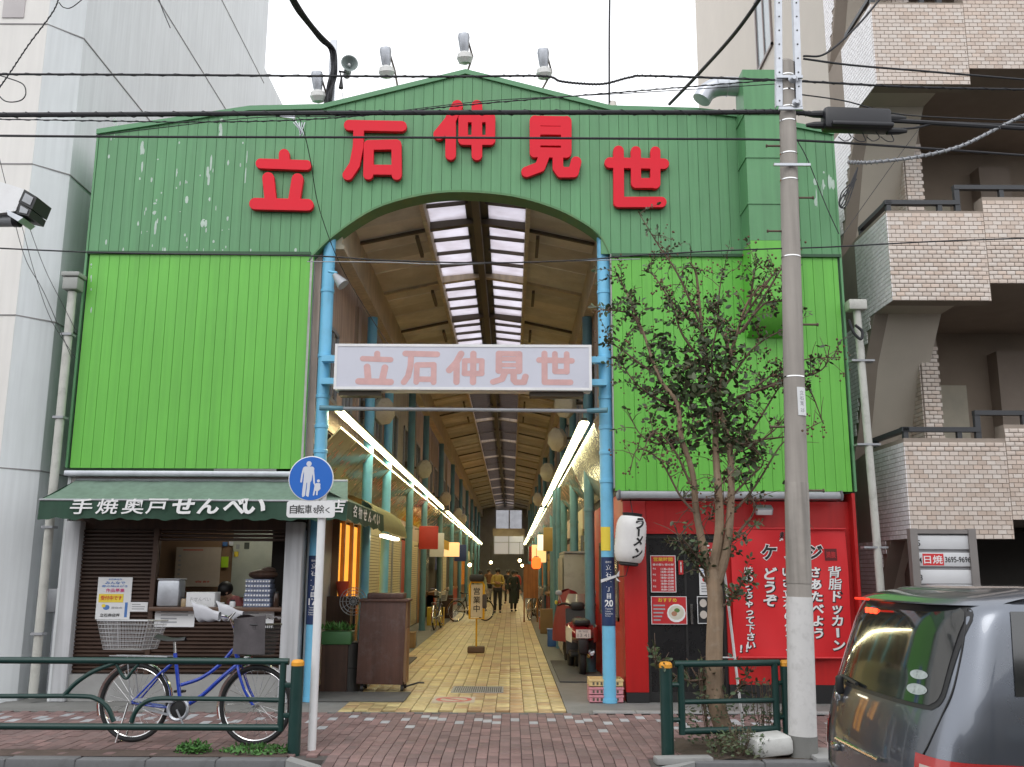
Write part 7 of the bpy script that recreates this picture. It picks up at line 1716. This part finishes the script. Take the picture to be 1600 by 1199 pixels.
for (y_, z_, s) in ((-.50, 1.065, .06), (-.49, 1.13, .052)): 
    q = [( -.0085, y_ + math.cos(a) * s * 1.35, z_ + math.sin(a) * s * .40) for a in [2 * math.pi * k / 20 for k in range(20)]]
    build_flat(MB().add([(rear(y, z) + dx, CY + y, z) for dx, y, z in q], [tuple(range(20))]), 'sticker', M('sticker_pale', (.38, .42, .42), .3, .3, 30), gl)
# side windows on both sides
def side_patch(s, x0, x1, z0, z1, lean0, name, mat, off=.005):
    mb = MB(); mb.grid(lambda u, v: (lerp(lerp(x0, x1, u), lerp(x0 + lean0[0], x1 + lean0[1], u), v), CY + s * (WD(lerp(z0, z1, v)) + off), lerp(z0, z1, v)), 12, 10); return mb.build(name, mat, car)
for s in (-1, 1):
    side_patch(s, 2.215, 2.95, 1.07, 1.43, (.05, 0), 'side_window', m_cglass); side_patch(s, 3.0, 4.55, 1.06, 1.43, (0, -.55), 'side_window', m_cglass)
    for xx in (2.97, 3.78): MB().tube([(xx, CY + s * (WD(z) + .001), z) for z in [.25 + .05 * k for k in range(25)]], .004, 5).build('door_seam', m_black, car)
    for xx in (2.72, 4.75):
        whl = MB().tube([(xx + math.cos(a) * .22, CY + s * .72, .17 + math.sin(a) * .22) for a in [2 * math.pi * k / 32 for k in range(32)]], .085, 12, closed=True).build('wheel', m_rubber, car); MB().lathe([(.02, .02), (.15, .0), (.18, .03), (.18, -.06)], 24, (xx, CY + s * .78, .17), (0, s, 0)).build('rim', m_galv, whl)
# waist crease
MB().grid(lambda u, v: (lerp(4.72, 3.98, v) - .12 * (2 * u - 1) ** 2, CY + (2 * u - 1) * lerp(.68, .6, v), lerp(1.05, 1.44, v) + .012), 12, 6).build('windscreen', m_cglass, car)
# spoiler, brake lamps, tail gate seam
sp_ = MB(); Ns = 24
def spo(u, v, lo):
    y = (u * 2 - 1) * .70; back = rear(y, 1.46) - .07 + .06 * abs(u * 2 - 1) ** 4; fwdx = rear(y, 1.47) + .24
    return (lerp(back, fwdx, v), CY + y, (lerp(1.462, 1.532, v ** .7) - .01 * (u * 2 - 1) ** 2) if not lo else (lerp(1.452, 1.44, v)))
sp_.grid(lambda u, v: spo(u, v, False), Ns, 8); sp_.grid(lambda u, v: spo(u, v, True), Ns, 8); sp_.grid(lambda u, v: tuple(Vector(spo(u, 0, True)).lerp(Vector(spo(u, 0, False)), v)), Ns, 1)
sp_.build('spoiler', m_carp, car)
m_brake = EM('brake_red', (1, .045, .015), 4.5); mb = MB()
for i in range(3): y = .16 + i * .07; mb.cbox((rear(y, 1.405) - .014, CY + y, 1.395), (.012, .05, .03), .005)
mb.build('brake_lamp', m_brake, car); y = .22; MB().cbox((rear(y, 1.46) - .105, CY + y, 1.459), (.012, .2, .012), .003).build('brake_lamp', EM('brake_dim', (1, .03, .01), 1.2), car)
def seam(pts, r=.0045): MB().tube(curve_pts([(rear(y, z) - .001, CY + y, z) for y, z in pts], 6), r, 6).build('tailgate_seam', m_black, car)
for s in (-1, 1): seam([(s * .64, 1.44), (s * .69, 1.3), (s * .715, 1.1), (s * .70, .98), (s * .66, .85), (s * .60, .72), (s * .58, .55)])
seam([(-.58, .55), (-.3, .53), (.3, .53), (.58, .55)])
MB().tube([(rear(.42, 1.03) - .02, CY + .42, 1.03), (rear(.1, 1.015) - .03, CY + .1, 1.02)], .01, 6).cbox((rear(.38, .985) - .03, CY + .38, .985), (.04, .05, .1), .015).build('wiper', m_black, car)
MB().cbox((rear(.40, .915) - .02, CY + .40, .92), (.03, .04, .055), .014).cbox((rear(.35, .66) - .015, CY + .35, .665), (.03, .1, .04), .012).build('handle', m_chrome, car)
MB().tube([(rear(0, .70) - .01, CY - .3, .71), (rear(0, .70) - .012, CY + .3, .71)], .012, 8).build('garnish', m_chrome, car)
# tail lamps that wrap the corners
for s in (-1, 1):
    def lamp(u, v):
        # u runs from the tail gate round the corner along the side
        z = lerp(.60, .80 - .02 * u, v)
        L1 = .30
        d = u * .62
        y = s * (WD(z) - .24 + min(d, .24)); x = rear(y, z)
        if d > .24: x += (d - .24) * .9
        off = .006
        return (x - off * (1 if d < .24 else .2), CY + y + s * off * (1 if d > .16 else 0), z)
    MB().grid(lamp, 26, 6).build('tail_lamp', M('lamp_lens', (.45, .03, .03), .12, .15, 8, spec=.8), car)
    lm = MB(); lm.grid(lambda u, v: tuple(Vector(lamp(lerp(.06, .30, u), lerp(.15, .8, v))) + Vector((-.004, s * .004, 0))), 8, 4); lm.build('reversing_lens', M('lens_clear', (.6, .5, .45), .15, .2, 9), car)
    lm = MB(); lm.grid(lambda u, v: tuple(Vector(lamp(lerp(.36, .66, u), lerp(.2, .75, v))) + Vector((-.005, s * .005, 0))), 8, 4); lm.build('lit_lens', EM('tail_glow', (1, .22, .05), 2.2), car)
MB().bb(2.0, 2.02, CY - .2, CY + .2, .35, .5).build('plate_recess', m_black, car)
patch_rear(-.78, .78, .12, .5, .012, 'bumper', m_carp, .05)
patch_rear(-.165, .165, .36, .525, .02, 'number_plate', MATS['plate_white'], .005, 4, 4)
# ------------------------------------------------------------------ the other side of the street, seen only in reflections
m_opw = M('opposite_wall', (.30, .28, .25), .85, .15, .8, .1, 40)
for k, (x0, x1, h) in enumerate(((-26, -14, 6.0), (-13.6, -4, 4.6), (-3.6, 6, 5.4), (6.4, 15, 4.8), (15.4, 28, 6.2))):
    b_ = thing('street_house', f'low rendered house on the near side of the street, {ORD[k]} from the left', 'house', ((x0 + x1) / 2, -21, 0))
    MB().bb(x0, x1, -26, -20, -.3, h).build('wall', m_opw, b_); MB().bb(x0 - .2, x1 + .2, -26.2, -19.8, h, h + .25).build('roof', m_truss, b_)
    for i in range(int((x1 - x0) / 2.4)):
        f = MB().bb(x0 + .6 + i * 2.4, x0 + 2.2 + i * 2.4, -20, -19.94, .4 if i % 2 else .0, 2.3).build('window', m_truss, b_); MB().bb(x0 + .7 + i * 2.4, x0 + 2.1 + i * 2.4, -19.945, -19.93, .5, 2.2).build('pane', GLASS('window_glass'), f)
# ------------------------------------------------------------------ clutter along the arcade shops
m_lit = EM('lit_signboard', (1.0, .62, .25), 1.1)
m_litw = EM('lit_white_signboard', (1.0, .92, .75), .9)
cl_l = [
 # side, Y, z0, z1, depth into the lane, width, material, label
 (-1, 13.0, 2.15, 2.75, .50, .10, M('sign_red', (.5, .04, .03), .5), 'red projecting shop sign on the left before the red slanted panels'),
 (-1, 16.4, 2.0, 2.7, .42, .10, m_paper, 'white projecting shop sign on the left beside the red slanted panels'),
 (-1, 22.5, 2.1, 2.6, .55, .12, m_lit, 'warm lit projecting sign on the left beyond yellow awning'),
 (-1, 29.0, 2.0, 2.7, .5, .12, M('sign_darkblue', (.03, .05, .18), .5), 'dark blue projecting sign far down the left side'),
 (1, 12.4, 2.1, 2.7, .40, .10, M('sign_ochre', (.4, .26, .08), .5), 'ochre projecting sign on the right behind the lockers'),
 (1, 16.0, 2.2, 2.65, .45, .12, m_litw, 'white lit projecting sign on the right before red lantern'),
 (1, 21.5, 1.9, 2.5, .5, .12, m_lit, 'warm lit projecting sign on the right beyond red lantern'),
 (1, 27.5, 2.0, 2.6, .5, .12, M('sign_red', (.5, .04, .03)), 'red projecting sign far down the right side'),
]
for s, y, z0, z1, d, w_, mm, lab in cl_l:
    x1 = -2.42 if s < 0 else 1.22; x0 = x1 + (-s) * d
    t = thing('projecting_sign', lab, 'sign', ((x0 + x1) / 2, y, z0), 'projecting signs along the arcade')
    MB().cbox(((x0 + x1) / 2, y, (z0 + z1) / 2), (abs(x1 - x0), w_, z1 - z0), .015).build('face_box', mm, t)
    mb = MB()
    for z in (z0 + .08, z1 - .08): mb.tube([(x1, y, z), (x1 + s * .12, y, z)], .012, 6)
    mb.build('arm', m_black, t, None, 'stuff')
bx_l = [(-1, 8.6, .45, .34, .30, M('carton_brown', (.28, .18, .09), .8), 'brown cardboard carton on the left by the shutters'), (-1, 9.3, .36, .30, .26, m_bluebox, 'blue printed carton on the left by the shutters'),
        (-1, 17.0, .5, .4, .5, M('crate_yellow', (.55, .4, .05), .5), 'yellow beer crate on the left near red door'), (-1, 21.4, .5, .4, .75, m_wood, 'dark wooden box stand on the left under yellow awning'),
        (1, 9.2, .4, .4, .34, M('crate_blue', (.04, .12, .35), .5), 'blue plastic crate on the right behind the lockers'), (1, 13.5, .45, .4, .6, MATS['carton_brown'], 'tall brown carton on the right past lockers'),
        (1, 15.3, .4, .35, .3, M('crate_red', (.4, .04, .03), .5), 'red plastic crate on the right before the brown board'), (1, 24.5, .5, .45, .7, m_grey, 'grey box stand far down the right side')]
for s, y, w_, d, h, mm, lab in bx_l:
    xc = (-2.25 - 0 if s < 0 else 1.0) - s * .0; t = thing('storage_box', lab, 'box', (xc, y, 0), 'boxes along the arcade')
    MB().cbox((xc, y, h / 2), (w_, d, h), .012).build('body', mm, t); MB().cbox((xc, y, h + .012), (w_ + .02, d + .02, .024), .006).build('lid', mm, t)
# split shop curtains over some doors
for s, y, lab, cc_ in ((1, 17.8, 'dark red split curtain over a right side door', (.30, .03, .03)), (-1, 24, 'indigo split curtain over a left side counter', (.03, .045, .14)), (1, 23.2, 'ochre split curtain over a right side counter', (.4, .24, .06))):
    x = -2.80 if s < 0 else 1.40; t = thing('shop_curtain', lab, 'curtain', (x, y, 1.8), 'split curtains'); mm = M('curtain_' + lab.split()[0], cc_, .9, .15, 3)
    for q in range(4): MB().grid(lambda u, v: (x - s * (.03 * math.sin(u * 9 + q) * (1 - v) + .02), y - .9 + q * .46 + u * .43, lerp(1.62, 2.2, v)), 8, 4).build('panel', mm, t)
    MB().tube([(x - s * .02, y - .95, 2.21), (x - s * .02, y + 1.0, 2.21)], .015, 6).build('rod', m_warmwood, t)
# bits on the cracker shop counter and under its eave
for k, (px_, lab, mm, h) in enumerate(((288, 'small glass jar with dark lid between can and white box', M('jar_glass', (.35, .26, .15), .12, .2, 8), .1), (364, 'small white tub beside the patterned boxes', m_paper, .07), (432, 'dark bottle at the right end of the counter', M('bottle_dark', (.04, .02, .012), .15), .17))):
    a = at(px_, 945, .08); t = thing('jar', lab, 'jar', (a.x, .06, 1.14)); MB().lathe([(.035, 0), (.037, .01), (.037, h * .8), (.026, h)], 14, (a.x, .06, 1.141)).build('body', mm, t); MB().lathe([(.029, 0), (.029, .018)], 12, (a.x, .06, 1.141 + h)).build('lid', m_ink, t)
gm = thing('gas_meter', 'grey meter box on the wall between shop and pale building', 'meter', (-5.9, .3, 1.0)); MB().cbox((-5.9, .42, 1.2), (.2, .14, .3), .02).build('case', m_grey, gm); MB().tube([(-5.9, .42, .0), (-5.9, .42, 1.06)], .018, 8).build('pipe', m_galv, gm)
